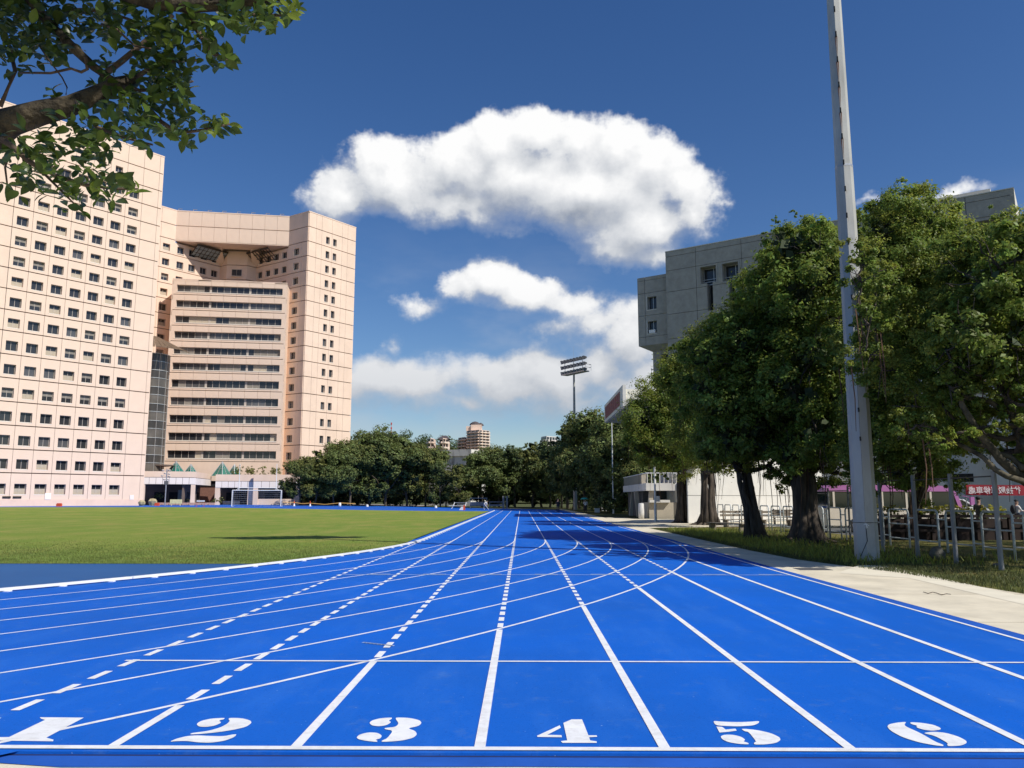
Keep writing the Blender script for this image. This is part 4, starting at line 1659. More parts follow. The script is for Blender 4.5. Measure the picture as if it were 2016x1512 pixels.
for (y, s_) in ((Y0s + .35, 1), (Y0s + 6.5, -1), (Y0s + 12, 1)):
    b = MB()
    b.hexa([(X0 + .1, y, 0), (X0 + .45, y, 0), (X0 + .45, y + .4, 0), (X0 + .1, y + .4, 0), (X0 + .1 + .25 * s_, y, 2.38), (X0 + .5 + .25 * s_, y, 2.38), (X0 + .5 + .25 * s_, y + .4, 2.38), (X0 + .1 + .25 * s_, y + .4, 2.38)])
    b.build('raking_post', M_beige, stand)
b = MB()
b.box(13.4, 14.6, Y0s - .1, Y0s + 8, 0, 3.0)
b.box(13.4, 15.2, Y0s + .2, Y0s + 9, 3.0, 3.9)
b.build('stair_block', M_stand, stand)
b = MB()
b.box(13.75, 14.2, Y0s - .14, Y0s - .1, .35, 1.5)
b.build('notice_board', mat('notice_grey', lin(120, 124, 132), rough=.5), stand)
# canopy
XF = 8.9
b = MB()
b.box(XF, XF + .28, Y0s, Y1s, 9.75, 11.62)
b.build('canopy_fascia', M_stand, stand)
b = MB()
b.hexa([(XF + .28, Y0s + .05, 9.8), (20, Y0s + .05, 8.9), (20, Y1s - .05, 8.9), (XF + .28, Y1s - .05, 9.8), (XF + .28, Y0s + .05, 10.35), (20, Y0s + .05, 10.35), (20, Y1s - .05, 10.35), (XF + .28, Y1s - .05, 10.35)])
b.build('canopy_slab', mat('canopy_soffit', lin(178, 174, 166), rough=.85, var=.08), stand)
b = MB()
b.box(XF + .28, 20, Y0s + .06, Y0s + .35, 10.36, 11.25)
for i in range(10):                                                   # scalloped pattern on the canopy end
    pass
b.build('canopy_end_panel', mat('canopy_cream', lin(240, 234, 214), rough=.7, var=.05), stand)
b = MB()
for i in range(30):
    t = i / 29
    x = XF + .5 + 8 * t
    z = 10.95 - .3 * abs(math.sin(t * math.pi * 3)) - (.12 if i % 2 else 0)
    b.box(x, x + .09, Y0s + .03, Y0s + .058, z, z + .09)
b.build('scallop_studs', M_beige, stand)
b = MB()
b.box(XF - .035, XF - .005, Y0s + 2.1, Y1s - 1.0, 10.05, 11.3)
b.build('sign_panel', mat('dark_red_sign', lin(112, 34, 38), rough=.6, var=.12, scale=2, stretch=(1, 6, 1)), stand)
b = MB()
for k in range(7):
    y = Y0s + 2.9 + k * 1.75
    for j in range(5):
        z = 10.2 + j * .21
        b.box(XF - .055, XF - .037, y + rnd.uniform(0, .3), y + rnd.uniform(.6, 1.0), z, z + .07)
    b.box(XF - .056, XF - .036, y + .45, y + .56, 10.15, 11.2)
b.build('sign_characters', mat('faded_red', lin(138, 60, 62), rough=.7), stand)
b = MB()
for y in (Y0s + 3, Y0s + 12):
    b.box(18.8, 19.8, y, y + 1.1, 0, 9.0)
b.build('canopy_column', M_stand, stand)

# sunlit low block between the trunks
lowblk = empty('gymnasium_block', (18, 64, 0), 'sunlit white low block seen between the banyan trunks', 'building')
lf = Facade(at(1352, 980, 57)[:2], at(1640, 980, 66)[:2])
for i in range(6):
    for j in range(3):
        w_, h_ = lf.len / 6, 1.9
        mesh_obj('wall_panel', panel_mesh(w_ - .03, h_ - .03, t=.1, material=M_shw, name='plain_panel'), lowblk, lf.pt(i * w_ + .015, 0, j * h_ + .015), lf.rz)
b = MB()
l0, l1 = lf.pt(.05, -.03, 0), lf.pt(lf.len - .05, -.03, 0)
b.prism([l0[:2], l1[:2], (l1[0] + 3, l1[1] + 6), (l0[0] + 2.2, l0[1] + 6)], 0, 5.6)
b.build('core', M_greyd, lowblk)
# ------------------------------------------------------------------ trees
def leaf_mat(name, c, isl=.32, trans=.30, rough=.5):
    return mat(name, c, rough=rough, var=.25, scale=.9, isl=isl, trans=trans, spec=.28)


M_leaf = leaf_mat('banyan_leaf', (.155, .215, .040), trans=.40)
M_leaf_b = leaf_mat('banyan_leaf_yellow', (.205, .240, .042), trans=.40)
M_leaf_far = leaf_mat('far_leaf', (.135, .172, .052), isl=.38, trans=.22, rough=.6)
M_leaf_far2 = leaf_mat('far_leaf_olive', (.172, .185, .054), isl=.38, trans=.22, rough=.6)
M_leaf_dark = leaf_mat('dark_leaf', (.084, .118, .040), isl=.35, trans=.2, rough=.55)
M_core_shade = mat('inner_shade_leaf', (.035, .052, .018), rough=.8, var=.3)  # shade of the crown interior put into the filler leaf colour
M_bark = mat('banyan_bark', lin(74, 66, 58), rough=.9, var=.45, scale=5, bump=.8, bscale=18, stretch=(1, 1, .3))
M_bark2 = mat('tree_bark', lin(92, 82, 70), rough=.9, var=.3, scale=4, bump=.6, bscale=14, stretch=(1, 1, .3))
M_root = mat('aerial_root', lin(104, 78, 58), rough=.9, var=.3)


def unit(v):
    return v / np.maximum(1e-9, np.linalg.norm(v, axis=-1, keepdims=True))


def leaves(P, Nrm, L, W, rg, fold=.22):
    """rhombic leaves: one folded quad each"""
    n = len(P)
    t = unit(np.cross(Nrm, unit(rg.normal(size=(n, 3)))))
    bt = np.cross(Nrm, t)
    L = L[:, None] if hasattr(L, '__len__') else L
    W = W[:, None] if hasattr(W, '__len__') else W
    V = np.empty((n, 4, 3), np.float32)
    V[:, 0] = P - t * L * .5
    V[:, 1] = P + bt * W * .5 + Nrm * W * fold + t * L * .05
    V[:, 2] = P + t * L * .5
    V[:, 3] = P - bt * W * .5 + Nrm * W * fold + t * L * .05
    return V


def crown_leaves(clumps, density, leaf, rg, up=.55, shell=(.35, 1.08), ragged=.28, sub=6):
    """leaves spread through a crown made of clumps, each clump split into twig tufts so that light and dark tufts and gaps show"""
    Ps, Ns, Ls = [], [], []
    for (c, r, *qm) in clumps:
        dm, lm = qm if qm else (1., 1.)
        c = np.array(c)
        r = np.array(r) if hasattr(r, '__len__') else np.array([r, r, r * .85])
        rm = float(np.mean(r))
        nt = max(5, int(sub * rm * rm * 2.0))
        # tuft centres near the clump's surface
        d = unit(rg.normal(size=(nt, 3)))
        d[:, 2] = d[:, 2] * .9 + .12
        rad = rg.uniform(shell[0], 1.0, nt) ** .45
        tc = c + d * r * rad[:, None]
        tr = rm * rg.uniform(.15, .40, nt)
        n = max(4, int(density * dm * rm * rm / nt))
        idx = np.repeat(np.arange(nt), n)
        o = rg.normal(size=(len(idx), 3))
        o = unit(o) * rg.uniform(.15, 1.0, (len(idx), 1)) ** .6
        o[:, 2] *= .75
        P = tc[idx] + o * tr[idx][:, None] * (1 + ragged * rg.normal(size=(len(idx), 1)))
        nn = unit(o * .9 + d[idx] * .5 + np.array([0, 0, up]) + rg.normal(size=(len(idx), 3)) * .55)
        Ps.append(P)
        Ns.append(nn)
        Ls.append(leaf * lm * rg.uniform(.6, 1.35, len(idx)))
    P, Nn, Lf = np.concatenate(Ps), np.concatenate(Ns), np.concatenate(Ls)
    return leaves(P, Nn, Lf, Lf * .52, rg)


def core_leaves(clumps, rg, size, k=26):  # large dark quads that block gaps inside each clump
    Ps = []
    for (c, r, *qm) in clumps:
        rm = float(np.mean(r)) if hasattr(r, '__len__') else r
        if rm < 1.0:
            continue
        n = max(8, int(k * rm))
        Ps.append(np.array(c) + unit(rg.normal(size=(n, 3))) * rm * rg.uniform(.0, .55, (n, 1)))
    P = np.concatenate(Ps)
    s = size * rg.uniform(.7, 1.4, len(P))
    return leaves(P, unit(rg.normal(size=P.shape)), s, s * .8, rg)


def wobble(p0, p1, n, amp, rg, sag=0.):
    p0, p1 = np.array(p0, float), np.array(p1, float)
    L = np.linalg.norm(p1 - p0)
    out = []
    o = np.zeros(3)
    for i in range(n):
        t = i / (n - 1)
        if 0 < i < n - 1:
            o = o * .6 + rg.normal(size=3) * amp * L
        else:
            o = o * (0 if i == 0 else .3)
        out.append(p0 * (1 - t) + p1 * t + o + np.array([0, 0, sag * math.sin(math.pi * t)]))
    return out


def banyan(name, label, base, clumps, group, seed, trunk_r=.45, stems=6, leaf=.13, density=2600, fork=2.6, lean=(0, 0), mats=None, roots=40, low=2.2, core=.36):
    rg = np.random.default_rng(seed)
    root = empty(name, (base[0], base[1], gz(*base)), label, 'tree', group)
    z0 = gz(*base)
    b = MB()
    fk = np.array([base[0] + lean[0], base[1] + lean[1], z0 + fork])
    for i in range(stems):
        a = 2 * math.pi * i / stems + rg.uniform(-.3, .3)
        rr = trunk_r * rg.uniform(.22, .48)
        p0 = np.array([base[0] + math.cos(a) * trunk_r * 1.25, base[1] + math.sin(a) * trunk_r * 1.25, z0 - .15])
        pm = np.array([base[0] + math.cos(a) * trunk_r * .62 + lean[0] * .4, base[1] + math.sin(a) * trunk_r * .62 + lean[1] * .4, z0 + fork * .45])
        p1 = fk + np.array([math.cos(a + .5) * trunk_r * .6, math.sin(a + .5) * trunk_r * .6, rg.uniform(-.3, .5)])
        pts = [p0, (p0 + pm) / 2 + rg.normal(size=3) * .05 - np.array([math.cos(a), math.sin(a), 0]) * trunk_r * .2, pm, (pm + p1) / 2 + rg.normal(size=3) * .06, p1]
        b.tube(pts, [rr * 1.35, rr * .95, rr * .85, rr * .8, rr * .62], 8)
        # surface root spreading over the soil
        e = p0 + np.array([math.cos(a), math.sin(a), 0]) * trunk_r * rg.uniform(1.2, 2.4)
        b.tube([p0 + np.array([0, 0, .25]), (p0 + e) / 2 + np.array([0, 0, .12]), e + np.array([0, 0, .02])], [rr * .7, rr * .4, rr * .12], 6)
    b.build('trunk', M_bark, root, smooth=True)
    # limbs fork from the nearest limb already grown, thick near the trunk and thin towards the rim
    order = sorted(range(len(clumps)), key=lambda q: np.linalg.norm(np.array(clumps[q][0]) - fk))
    nodes = [(fk, 0)]
    for q in order:
        c, r = clumps[q][:2]
        rm = float(np.mean(r)) if hasattr(r, '__len__') else r
        c = np.array(c)
        near_i = min(range(len(nodes)), key=lambda k_: np.linalg.norm(nodes[k_][0] - c) + .25 * np.linalg.norm(nodes[k_][0] - fk))
        st, dep = nodes[near_i]
        r0 = trunk_r * .42 * (.62 ** dep)
        pts = wobble(st, c, 6, .03, rg, sag=-.12 * rm)
        lb = MB()
        lb.tube(pts, list(np.linspace(max(.03, r0), max(.018, r0 * .6), len(pts))), 7)
        nodes.append((pts[3], dep + .6))
        nodes.append((c, dep + 1))
        for k in range(5):
            e = c + unit(rg.normal(size=3)) * rm * .9
            s_ = pts[-1 - (k % 3)]
            lb.tube(wobble(s_, e, 4, .05, rg), [max(.014, r0 * .35), .016, .011, .006], 5)
        lb.build('limb', M_bark, root, smooth=True)
    sprays = []
    for q in clumps:
        if len(q) > 2:
            continue
        rm = float(np.mean(q[1])) if hasattr(q[1], '__len__') else q[1]
        for k in range(3):
            d_ = unit(rg.normal(size=3) + np.array([0, -.2, .25]))
            sprays.append((tuple(np.array(q[0]) + d_ * rm * rg.uniform(.9, 1.12)), rm * rg.uniform(.16, .34), .6, 1.))
    clumps = list(clumps) + sprays
    mts = mats or (M_leaf, M_leaf_b)
    o = np_quads('crown', crown_leaves(clumps, density, leaf, rg), mts[0], root)
    if len(mts) > 1:
        k = max(1, len(clumps) // 3)
        front = [q for q in clumps if len(q) == 2]
        sel = [front[i] for i in rg.choice(len(front), min(len(front), k), replace=False)]
        sel = [(np.array(c) + rg.normal(size=3) * .25, (np.array(r) if hasattr(r, '__len__') else np.array([r, r, r * .85])) * 1.02) for c, r, *_ in sel]
        np_quads('young_foliage', crown_leaves(sel, density * .35, leaf, rg, shell=(.8, 1.1)), mts[1], root)
    np_quads('inner_dark_fill', core_leaves(clumps, rg, core), M_core_shade, root)
    if roots:
        ar = MB()
        for i in range(roots):
            c, r = clumps[rg.integers(len(clumps))][:2]
            if c[2] > z0 + 7:
                continue
            rm = float(np.mean(r)) if hasattr(r, '__len__') else r
            p = np.array(c) + np.array([rg.uniform(-.6, .6) * rm, rg.uniform(-.6, .6) * rm, -.5 * rm])
            ln = rg.uniform(.8, 2.4)
            ar.tube([p, p + np.array([.05, 0, -ln * .5]), p + np.array([rg.uniform(-.1, .1), 0, -ln])], [.018, .014, .006], 4)
        if ar.v:
            ao = ar.build('aerial_roots', M_root, root)
            ao['kind'] = 'stuff'
    return root


def CL(Y, lst, deep=()):
    """crown clumps: (px, py, radius[, depth offset]) seen at depth Y"""
    out = []
    for q in lst:
        dY = q[3] if len(q) > 3 else 0
        out.append((tuple(at(q[0], q[1], Y + dY)), q[2]) if q[0] < 2075 else (tuple(at(q[0], q[1], Y + dY)), q[2], .12, 2.4))
    if deep:
        for q in list(lst):
            if q[2] > .95 and q[0] < 2075:
                dY = q[3] if len(q) > 3 else 0
                for d_ in deep:
                    out.append((tuple(at(q[0], q[1], Y + dY + d_)), q[2] * .95, .26, 1.75))
    return out


GB = 'banyan trees along the right of the track'
banyan('banyan_tree', 'banyan farthest back, partly hiding the white reviewing stand', gnd(1345, 1029)[:2],
       CL(56, [(1272, 835, 2.0), (1308, 792, 1.8), (1292, 888, 1.7), (1258, 868, 1.3), (1342, 838, 2.3), (1330, 762, 1.7), (1350, 900, 1.7), (1246, 850, .8)]),
       GB, 21, trunk_r=.38, stems=11, leaf=.15, density=2300, fork=3.2, core=.5)
banyan('banyan_tree', 'thick-trunked banyan second from the reviewing stand with an arching low limb', gnd(1396, 1033)[:2],
       CL(49, [(1370, 738, 1.9), (1402, 785, 2.4), (1366, 696, 1.2), (1382, 865, 2.0), (1428, 895, 1.6), (1355, 748, 1.6), (1402, 695, 1.3), (1440, 740, 1.9), (1335, 765, .9), (1450, 840, 1.7)]),
       GB, 22, trunk_r=.50, stems=13, leaf=.145, density=2400, fork=3.4, core=.5)
banyan('banyan_tree', 'banyan with a single pale-footed trunk beside the wooden benches', gnd(1490, 1061)[:2],
       CL(33, [(1452, 660, 1.3), (1508, 572, 1.3), (1452, 700, 1.7), (1414, 682, .9), (1530, 640, 1.8, 1), (1500, 760, 1.9), (1432, 800, 1.5), (1480, 862, 1.5), (1400, 765, 1.3), (1545, 850, 1.5, 1), (1390, 700, 1.1),
               (1540, 528, 1.1), (1482, 612, .8), (1420, 870, 1.2), (1375, 820, .9), (1440, 908, .7), (1402, 885, .8), (1515, 915, .8, 1), (1535, 935, .6, 1.5)], (3, -2)),
       GB, 23, trunk_r=.33, stems=10, leaf=.095, density=4400, fork=2.9, lean=(-.5, 0))
banyan('banyan_tree', 'large banyan with twisted fused trunks left of the concrete pole', gnd(1590, 1067)[:2],
       CL(31, [(1590, 492, 1.35), (1545, 490, 1.1), (1632, 535, 1.4), (1582, 580, 1.7), (1652, 640, 1.4, 1), (1602, 700, 1.8), (1642, 780, 1.5, 1), (1562, 770, 1.6), (1612, 858, 1.3), (1622, 885, .75, -3), (1575, 455, .7), (1612, 468, .9),
               (1540, 700, 1.5, 2), (1660, 870, 1.2, 1), (1560, 890, 1.2, 1), (1660, 480, .8, 1), (1668, 545, 1.0, 1), (1682, 500, .8, 1), (1690, 590, 1.0, 1.5), (1650, 930, .8, 1), (1565, 935, .7, 1), (1612, 918, .7, 1)], (3, -1.8)),
       GB, 24, trunk_r=.50, stems=15, leaf=.095, density=4400, fork=2.8)
banyan('banyan_tree', 'tall banyan right behind the concrete pole with domed crown', gnd(1792, 1058)[:2],
       CL(23.5, [(1742, 445, 1.07), (1802, 432, 1.16), (1852, 486, 0.92), (1762, 532, 1.30), (1832, 545, 1.21), (1722, 565, 1.02), (1782, 642, 1.40), (1852, 650, 1.16), (1732, 700, 1.16), (1792, 760, 1.40), (1752, 850, 1.30, 1), (1822, 852, 1.21, 1), (1782, 925, 1.02, 2),
               (1715, 790, 1.02, 1), (1780, 405, 0.70), (1715, 480, 0.74), (1715, 900, 0.93, 2), (1850, 920, 0.84, 1), (1735, 940, 0.84, 1), (1692, 545, 0.47, -3.2), (1702, 505, 0.39, -3.2), (1712, 640, 0.51, -3.4), (1690, 610, 0.39, -3.2), (1704, 700, 0.45, -3.3), (1730, 600, 0.84, -2.5), (1740, 730, 0.84, -2.5),
               (1720, 540, 0.74, -2.2), (1725, 670, 0.74, -2.2)], (2.5,)) + [((x, y, z), r, .24, 1.9) for x, y, z, r in ((15.5, 26.5, 6.5, 1.5), (14.5, 28.5, 7.5, 1.6), (16.5, 27.5, 8, 1.8), (13.5, 30, 7, 1.5), (17, 31, 7.5, 2), (15, 33, 8, 2))],  # last clumps are hidden behind the crown, added to shade the verge
       GB, 25, trunk_r=.32, stems=8, leaf=.084, density=5400, fork=3.0, lean=(-.3, -2.5), core=.22)
t6b = (14.6, 19.4)
t6 = banyan('banyan_tree', 'spreading banyan at the right edge with long mottled limbs reaching in', t6b,
            CL(20, [(1905, 505, 0.94), (1952, 508, 0.98), (2002, 500, 1.07), (1932, 562, 1.11), (2012, 582, 1.15), (1902, 650, 1.07), (1982, 672, 1.15), (1882, 732, 0.90), (1962, 760, 0.82), (1852, 792, 0.70), (2040, 760, 0.98), (1905, 842, 0.61),
                    (1975, 480, 0.66), (2060, 640, 1.23), (1920, 490, 0.66), (2080, 520, 1.31), (1868, 560, 0.74, 2), (1835, 720, 0.66), (2110, 700, 1.31), (1800, 800, 0.57), (1850, 868, 0.57), (1945, 880, 0.41, 1), (2005, 890, 0.41), (1990, 820, 0.66, 1), (1930, 800, 0.66, 2), (2120, 600, 1.64), (2200, 560, 1.80), (2290, 640, 1.80, 1), (2230, 720, 1.56, -2), (2160, 800, 1.23), (2330, 560, 1.89, 3), (2180, 480, 1.56, 3), (2280, 760, 1.48, 3), (1862, 690, .55, -1), (1885, 722, .5, -1), (1950, 700, .6, -1), (1940, 742, .42, -1), (1805, 836, .42, -1), (1838, 850, .38, -1), (1870, 765, .45, -1), (1830, 876, .34, -1), (1902, 780, .42, -1), (1985, 782, .5, -1), (2012, 835, .5, -1), (1928, 842, .36, -1), (1780, 850, .3, -1), (1990, 730, .5, -1)], (2.2, -1.6)) + [((x, y, z), 2.1, .10, 2.6) for x, y, z in ((18, 21, 6.5), (20.5, 22, 7.5), (23, 23, 7), (19, 25, 8), (22, 26, 8.5), (25, 25, 7.5), (17, 18.5, 7), (21, 19, 6.5), (24, 29, 8), (27, 27, 7), (20, 28.5, 8.5))],  # clumps beyond the right of the frame are unseen, added to shade the ground
            GB, 26, trunk_r=.40, stems=5, leaf=.082, density=5200, fork=2.2, lean=(-.4, 0), roots=10, core=.2)
rg = np.random.default_rng(5)
for pts_px in ([(2070, 985), (2016, 945), (1970, 905), (1925, 850), (1895, 800), (1880, 740), (1865, 690)],
               [(2070, 965), (2030, 900), (2000, 840), (1975, 770), (1950, 700)],
               [(2016, 948), (1960, 925), (1900, 880), (1850, 850), (1800, 838)],
               [(1985, 812), (1950, 790), (1905, 785), (1870, 760)],
               [(2016, 925), (1990, 900), (1950, 880), (1905, 862), (1855, 872), (1830, 880)]):
    b = MB()
    P = [at(px, py, 19.2 + rg.uniform(-.3, .3)) for px, py in pts_px]
    Q_ = []
    for i in range(len(P) - 1):
        Q_ += [P[i], (P[i] + P[i + 1]) / 2 + rg.normal(size=3) * .04]
    Q_.append(P[-1])
    r0 = .14 if pts_px[0][0] > 2040 else .075
    b.tube(Q_, list(np.linspace(r0, .03, len(Q_))), 8)
    b.build('limb', mat('mottled_bark', lin(74, 68, 54), rough=.9, var=.5, scale=3.5, bump=.6, bscale=20, lo=.42, hi=.58), t6, smooth=True)


# ---- background trees: four crown kinds, copied with their own place, turn and size
def make_tree(name, seed, h, w, leaf, density, mats, trunk_r=.22, crown_low=.28, n=16, upr=False):
    rg = np.random.default_rng(seed)
    root = empty(name, (0, 0, 0))
    cl = []
    for i in range(n):
        t = rg.uniform(crown_low, .93)
        rad = w * .5 * (math.sin(math.pi * min(1, (t - crown_low) / (1 - crown_low) * .82 + .12)) ** .6) * (.6 if upr else 1)
        a = rg.uniform(0, 2 * math.pi)
        q = rad * math.sqrt(rg.uniform(.1, .85))
        cl.append(((q * math.cos(a), q * math.sin(a), h * t), w * rg.uniform(.13, .23)))
    cl += [((0, 0, h * .62), w * .26), ((rg.normal() * .5, rg.normal() * .5, h * .92), w * .13)]
    b = MB()
    tp = wobble((0, 0, -.3), (rg.normal() * .3, rg.normal() * .3, h * .55), 6, .02, rg)
    b.tube(tp, list(np.linspace(trunk_r, trunk_r * .5, 6)), 7)
    for c, r in cl[:10]:
        s_ = tp[rg.integers(2, 6)]
        b.tube(wobble(s_, c, 4, .04, rg), [trunk_r * .45, trunk_r * .3, trunk_r * .2, trunk_r * .08], 5)
    b.build('trunk', M_bark2, root, smooth=True)
    np_quads('crown', crown_leaves(cl, density, leaf, rg, ragged=.35), mats[0], root)
    if len(mats) > 1:
        sel = [cl[i] for i in rg.choice(len(cl), len(cl) // 3, replace=False)]
        np_quads('young_foliage', crown_leaves([(c, r * 1.04) for c, r in sel], density * .4, leaf, rg, shell=(.8, 1.1)), mats[1], root)
    np_quads('inner_dark_fill', core_leaves(cl, rg, .9, k=14), M_core_shade, root)
    return root


protos = [make_tree('broadleaf_tree', 41, 12, 9.5, .34, 330, (M_leaf_far, M_leaf_far2), n=20),
          make_tree('broadleaf_tree', 42, 12, 8.0, .32, 340, (M_leaf_far2, M_leaf_far), n=17, crown_low=.2),
          make_tree('broadleaf_tree', 43, 12, 10.5, .36, 320, (M_leaf_far, M_leaf_dark), n=22),
          make_tree('broadleaf_tree', 44, 12, 7.0, .30, 360, (M_leaf_dark, M_leaf_far), n=15, crown_low=.12)]
used = [False] * 4


def plant(kind, px, Y, top_py, label, group, wscale=1., rz=None, base_drop=0.):
    p = at(px, 990, Y)
    z = gz(p[0], Y)
    h = at(px, top_py, Y)[2] - z
    s_ = h / 12.3
    o = protos[kind] if not used[kind] else copy_tree(protos[kind])
    used[kind] = True
    o.location = (p[0], Y, z - base_drop)
    o.rotation_euler[2] = rnd.uniform(0, 6.28) if rz is None else rz
    o.scale = (s_ * wscale, s_ * wscale, s_)
    tag(o, label, 'tree', group)
    return o


GF = 'trees closing off the far end of the field'
far_row = [(0, 590, 148, 905, 1.0, 'leftmost far tree, bushy, beside the soccer goal'), (1, 622, 150, 878, .95, 'far tree rising in front of the pink tower corner'), (2, 655, 152, 882, .9, 'round far tree in front of the pink tower wall'),
           (0, 690, 156, 868, 1.05, 'far tree straddling the right edge of the pink tower'), (3, 722, 158, 858, 1.1, 'dark far tree just right of the pink tower'), (2, 760, 163, 846, 1.05, 'tallest far tree of the left group, below the radio mast'),
           (1, 800, 164, 868, 1.1, 'olive far tree between the tallest tree and the white wall'), (0, 838, 166, 876, 1.0, 'far tree just left of the weathered white wall'), (3, 868, 160, 905, 1.0, 'low dark far tree in front of the weathered white wall'),
           (1, 905, 160, 908, 1.0, 'low olive far tree covering the foot of the white wall'), (2, 948, 166, 884, 1.1, 'far tree below the distant apartment tower'), (0, 982, 168, 878, 1.0, 'far tree just right of the distant apartment tower'),
           (3, 1015, 166, 868, 1.05, 'spiky-topped far tree above the start of the home straight'), (1, 1050, 168, 862, 1.0, 'feathery far tree left of the distant white block'), (2, 1082, 170, 872, 1.0, 'far tree below the distant white block'),
           (0, 1105, 160, 880, 1.0, 'far tree at the corner where the two tree rows meet')]
for (k, px, Y, ty, ws, lb) in far_row:
    plant(k, px, Y, ty, lb, GF, ws * 1.08, base_drop=.3)
back_row = [(3, 640, 168, 900, 1.3), (0, 705, 172, 872, 1.3), (2, 780, 176, 880, 1.3), (3, 880, 174, 925, 1.3), (1, 1000, 178, 886, 1.3), (3, 1068, 178, 884, 1.3)]
spots = ('behind the goal-side trees', 'behind the tower-edge tree', 'behind the olive tree', 'behind the low dark trees', 'behind the apartment-side trees', 'behind the feathery tree')
for (k, px, Y, ty, ws), lb in zip(back_row, spots):
    plant(k, px, Y, ty, 'second-row far tree ' + lb, 'second row of far trees', ws, base_drop=.5)
GR = 'trees beyond the reviewing stand on the right'
for (k, px, Y, ty, ws, lb) in [(3, 1128, 138, 842, 1.0, 'dark tree at the foot of the far floodlight mast'), (2, 1150, 126, 822, 1.05, 'broad tree just right of the floodlight mast'), (0, 1180, 116, 812, 1.0, 'tree below the red canopy sign'),
                               (3, 1205, 110, 806, 1.05, 'dark tree behind the thin flagpole'), (2, 1238, 102, 815, 1.0, 'tree filling the gap under the canopy soffit'), (0, 1262, 96, 850, 1.0, 'tree behind the reviewing stand balcony'), (1, 1142, 150, 850, 1.1, 'tree behind the walker at the end of the path')]:
    plant(k, px, Y, ty, lb, GR, ws * 1.05, base_drop=.2)
# trees standing behind the banyans, in front of the grey block
for (k, px, Y, ty, ws, lb) in [(3, 1700, 50, 760, 1.5, 'dark tree in the gap behind the concrete pole')]:
    plant(k, px, Y, ty, lb, 'trees behind the banyans', ws)

# a dark araucaria standing over the right row
ar = empty('araucaria_tree', (*at(1116, 990, 142)[:2], 0), 'dark tiered conifer poking out left of the right-hand tree row', 'tree')
b = MB()
ca = at(1116, 836, 142)
b.tube([(ca[0], ca[1], 0), (ca[0], ca[1], ca[2])], [.3, .06], 7)
b.build('trunk', M_bark2, ar)
rg = np.random.default_rng(77)
tiers = []
for i in range(15):
    z = ca[2] - .4 - i * .62
    L_ = .5 + i * .16
    for k in range(7):
        a = 2 * math.pi * k / 7 + i * .4
        for j in range(26):
            t = rg.uniform(.1, 1)
            tiers.append((ca[0] + math.cos(a) * L_ * t + rg.normal() * .08, ca[1] + math.sin(a) * L_ * t + rg.normal() * .08, z + .35 * t * t + rg.normal() * .08))
P = np.array(tiers)
np_quads('crown', leaves(P, unit(rg.normal(size=P.shape) + [0, 0, .5]), rg.uniform(.25, .45, len(P)), .16, rg), M_leaf_dark, ar)

# understorey hedge that darkens the foot of the far trees
hd = empty('hedge', (*at(820, 990, 172)[:2], .4), 'dark clipped hedge under the far trees', 'hedge')
hc = []
for i in range(60):
    px = 560 + i * 10.2
    Yh = 162 + (px - 560) * .018
    c = at(px, 985, Yh + rnd.uniform(0, 6))
    hc.append(((c[0], c[1], gz(c[0], c[1]) + rnd.uniform(.8, 2.6)), rnd.uniform(1.2, 1.9)))
np_quads('foliage', crown_leaves(hc, 170, .34, rg), M_leaf_dark, hd)
np_quads('inner_dark_fill', core_leaves(hc, rg, 1.0, k=14), M_core_shade, hd)
hd2 = empty('hedge', (12, 110, 0), 'dark undergrowth under the right-hand tree row', 'hedge')
hc = [((rnd.uniform(9.5, 16), y, rnd.uniform(.7, 3.0)), rnd.uniform(1.2, 2.0)) for y in np.linspace(92, 165, 46)]
np_quads('foliage', crown_leaves(hc, 170, .32, rg), M_leaf_dark, hd2)
np_quads('inner_dark_fill', core_leaves(hc, rg, 1.0, k=14), M_core_shade, hd2)

# ------------------------------------------------------------------ the near tree whose bough hangs into the top left corner
near = empty('overhanging_tree', (-4.6, 2.6, 0), 'near fig tree at the left whose leafy bough hangs into the top corner', 'tree')
rg = np.random.default_rng(91)
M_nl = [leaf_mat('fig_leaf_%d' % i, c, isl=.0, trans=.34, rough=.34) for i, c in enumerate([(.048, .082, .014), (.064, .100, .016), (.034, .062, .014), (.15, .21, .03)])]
M_nb = mat('fig_bark', lin(64, 56, 42), rough=.9, var=.5, scale=14, bump=.9, bscale=40, lo=.42, hi=.58)
M_tw = mat('fig_twig', lin(88, 74, 62), rough=.9, var=.3, scale=20)
b = MB()
b.tube([(-4.6, 2.6, -.1), (-4.5, 2.7, 1.2), (-4.2, 2.9, 2.3), (-3.4, 3.1, 2.75), tuple(at(-120, 330, 3.2)), tuple(at(-40, 282, 3.2)), tuple(at(20, 240, 3.2)), tuple(at(80, 222, 3.2)), tuple(at(140, 208, 3.25)), tuple(at(190, 186, 3.3)), tuple(at(232, 166, 3.35)), tuple(at(262, 158, 3.4))],
       [.26, .22, .16, .11, .085, .07, .060, .052, .043, .038, .032, .026], 12)
b.build('trunk', M_nb, near, smooth=True)
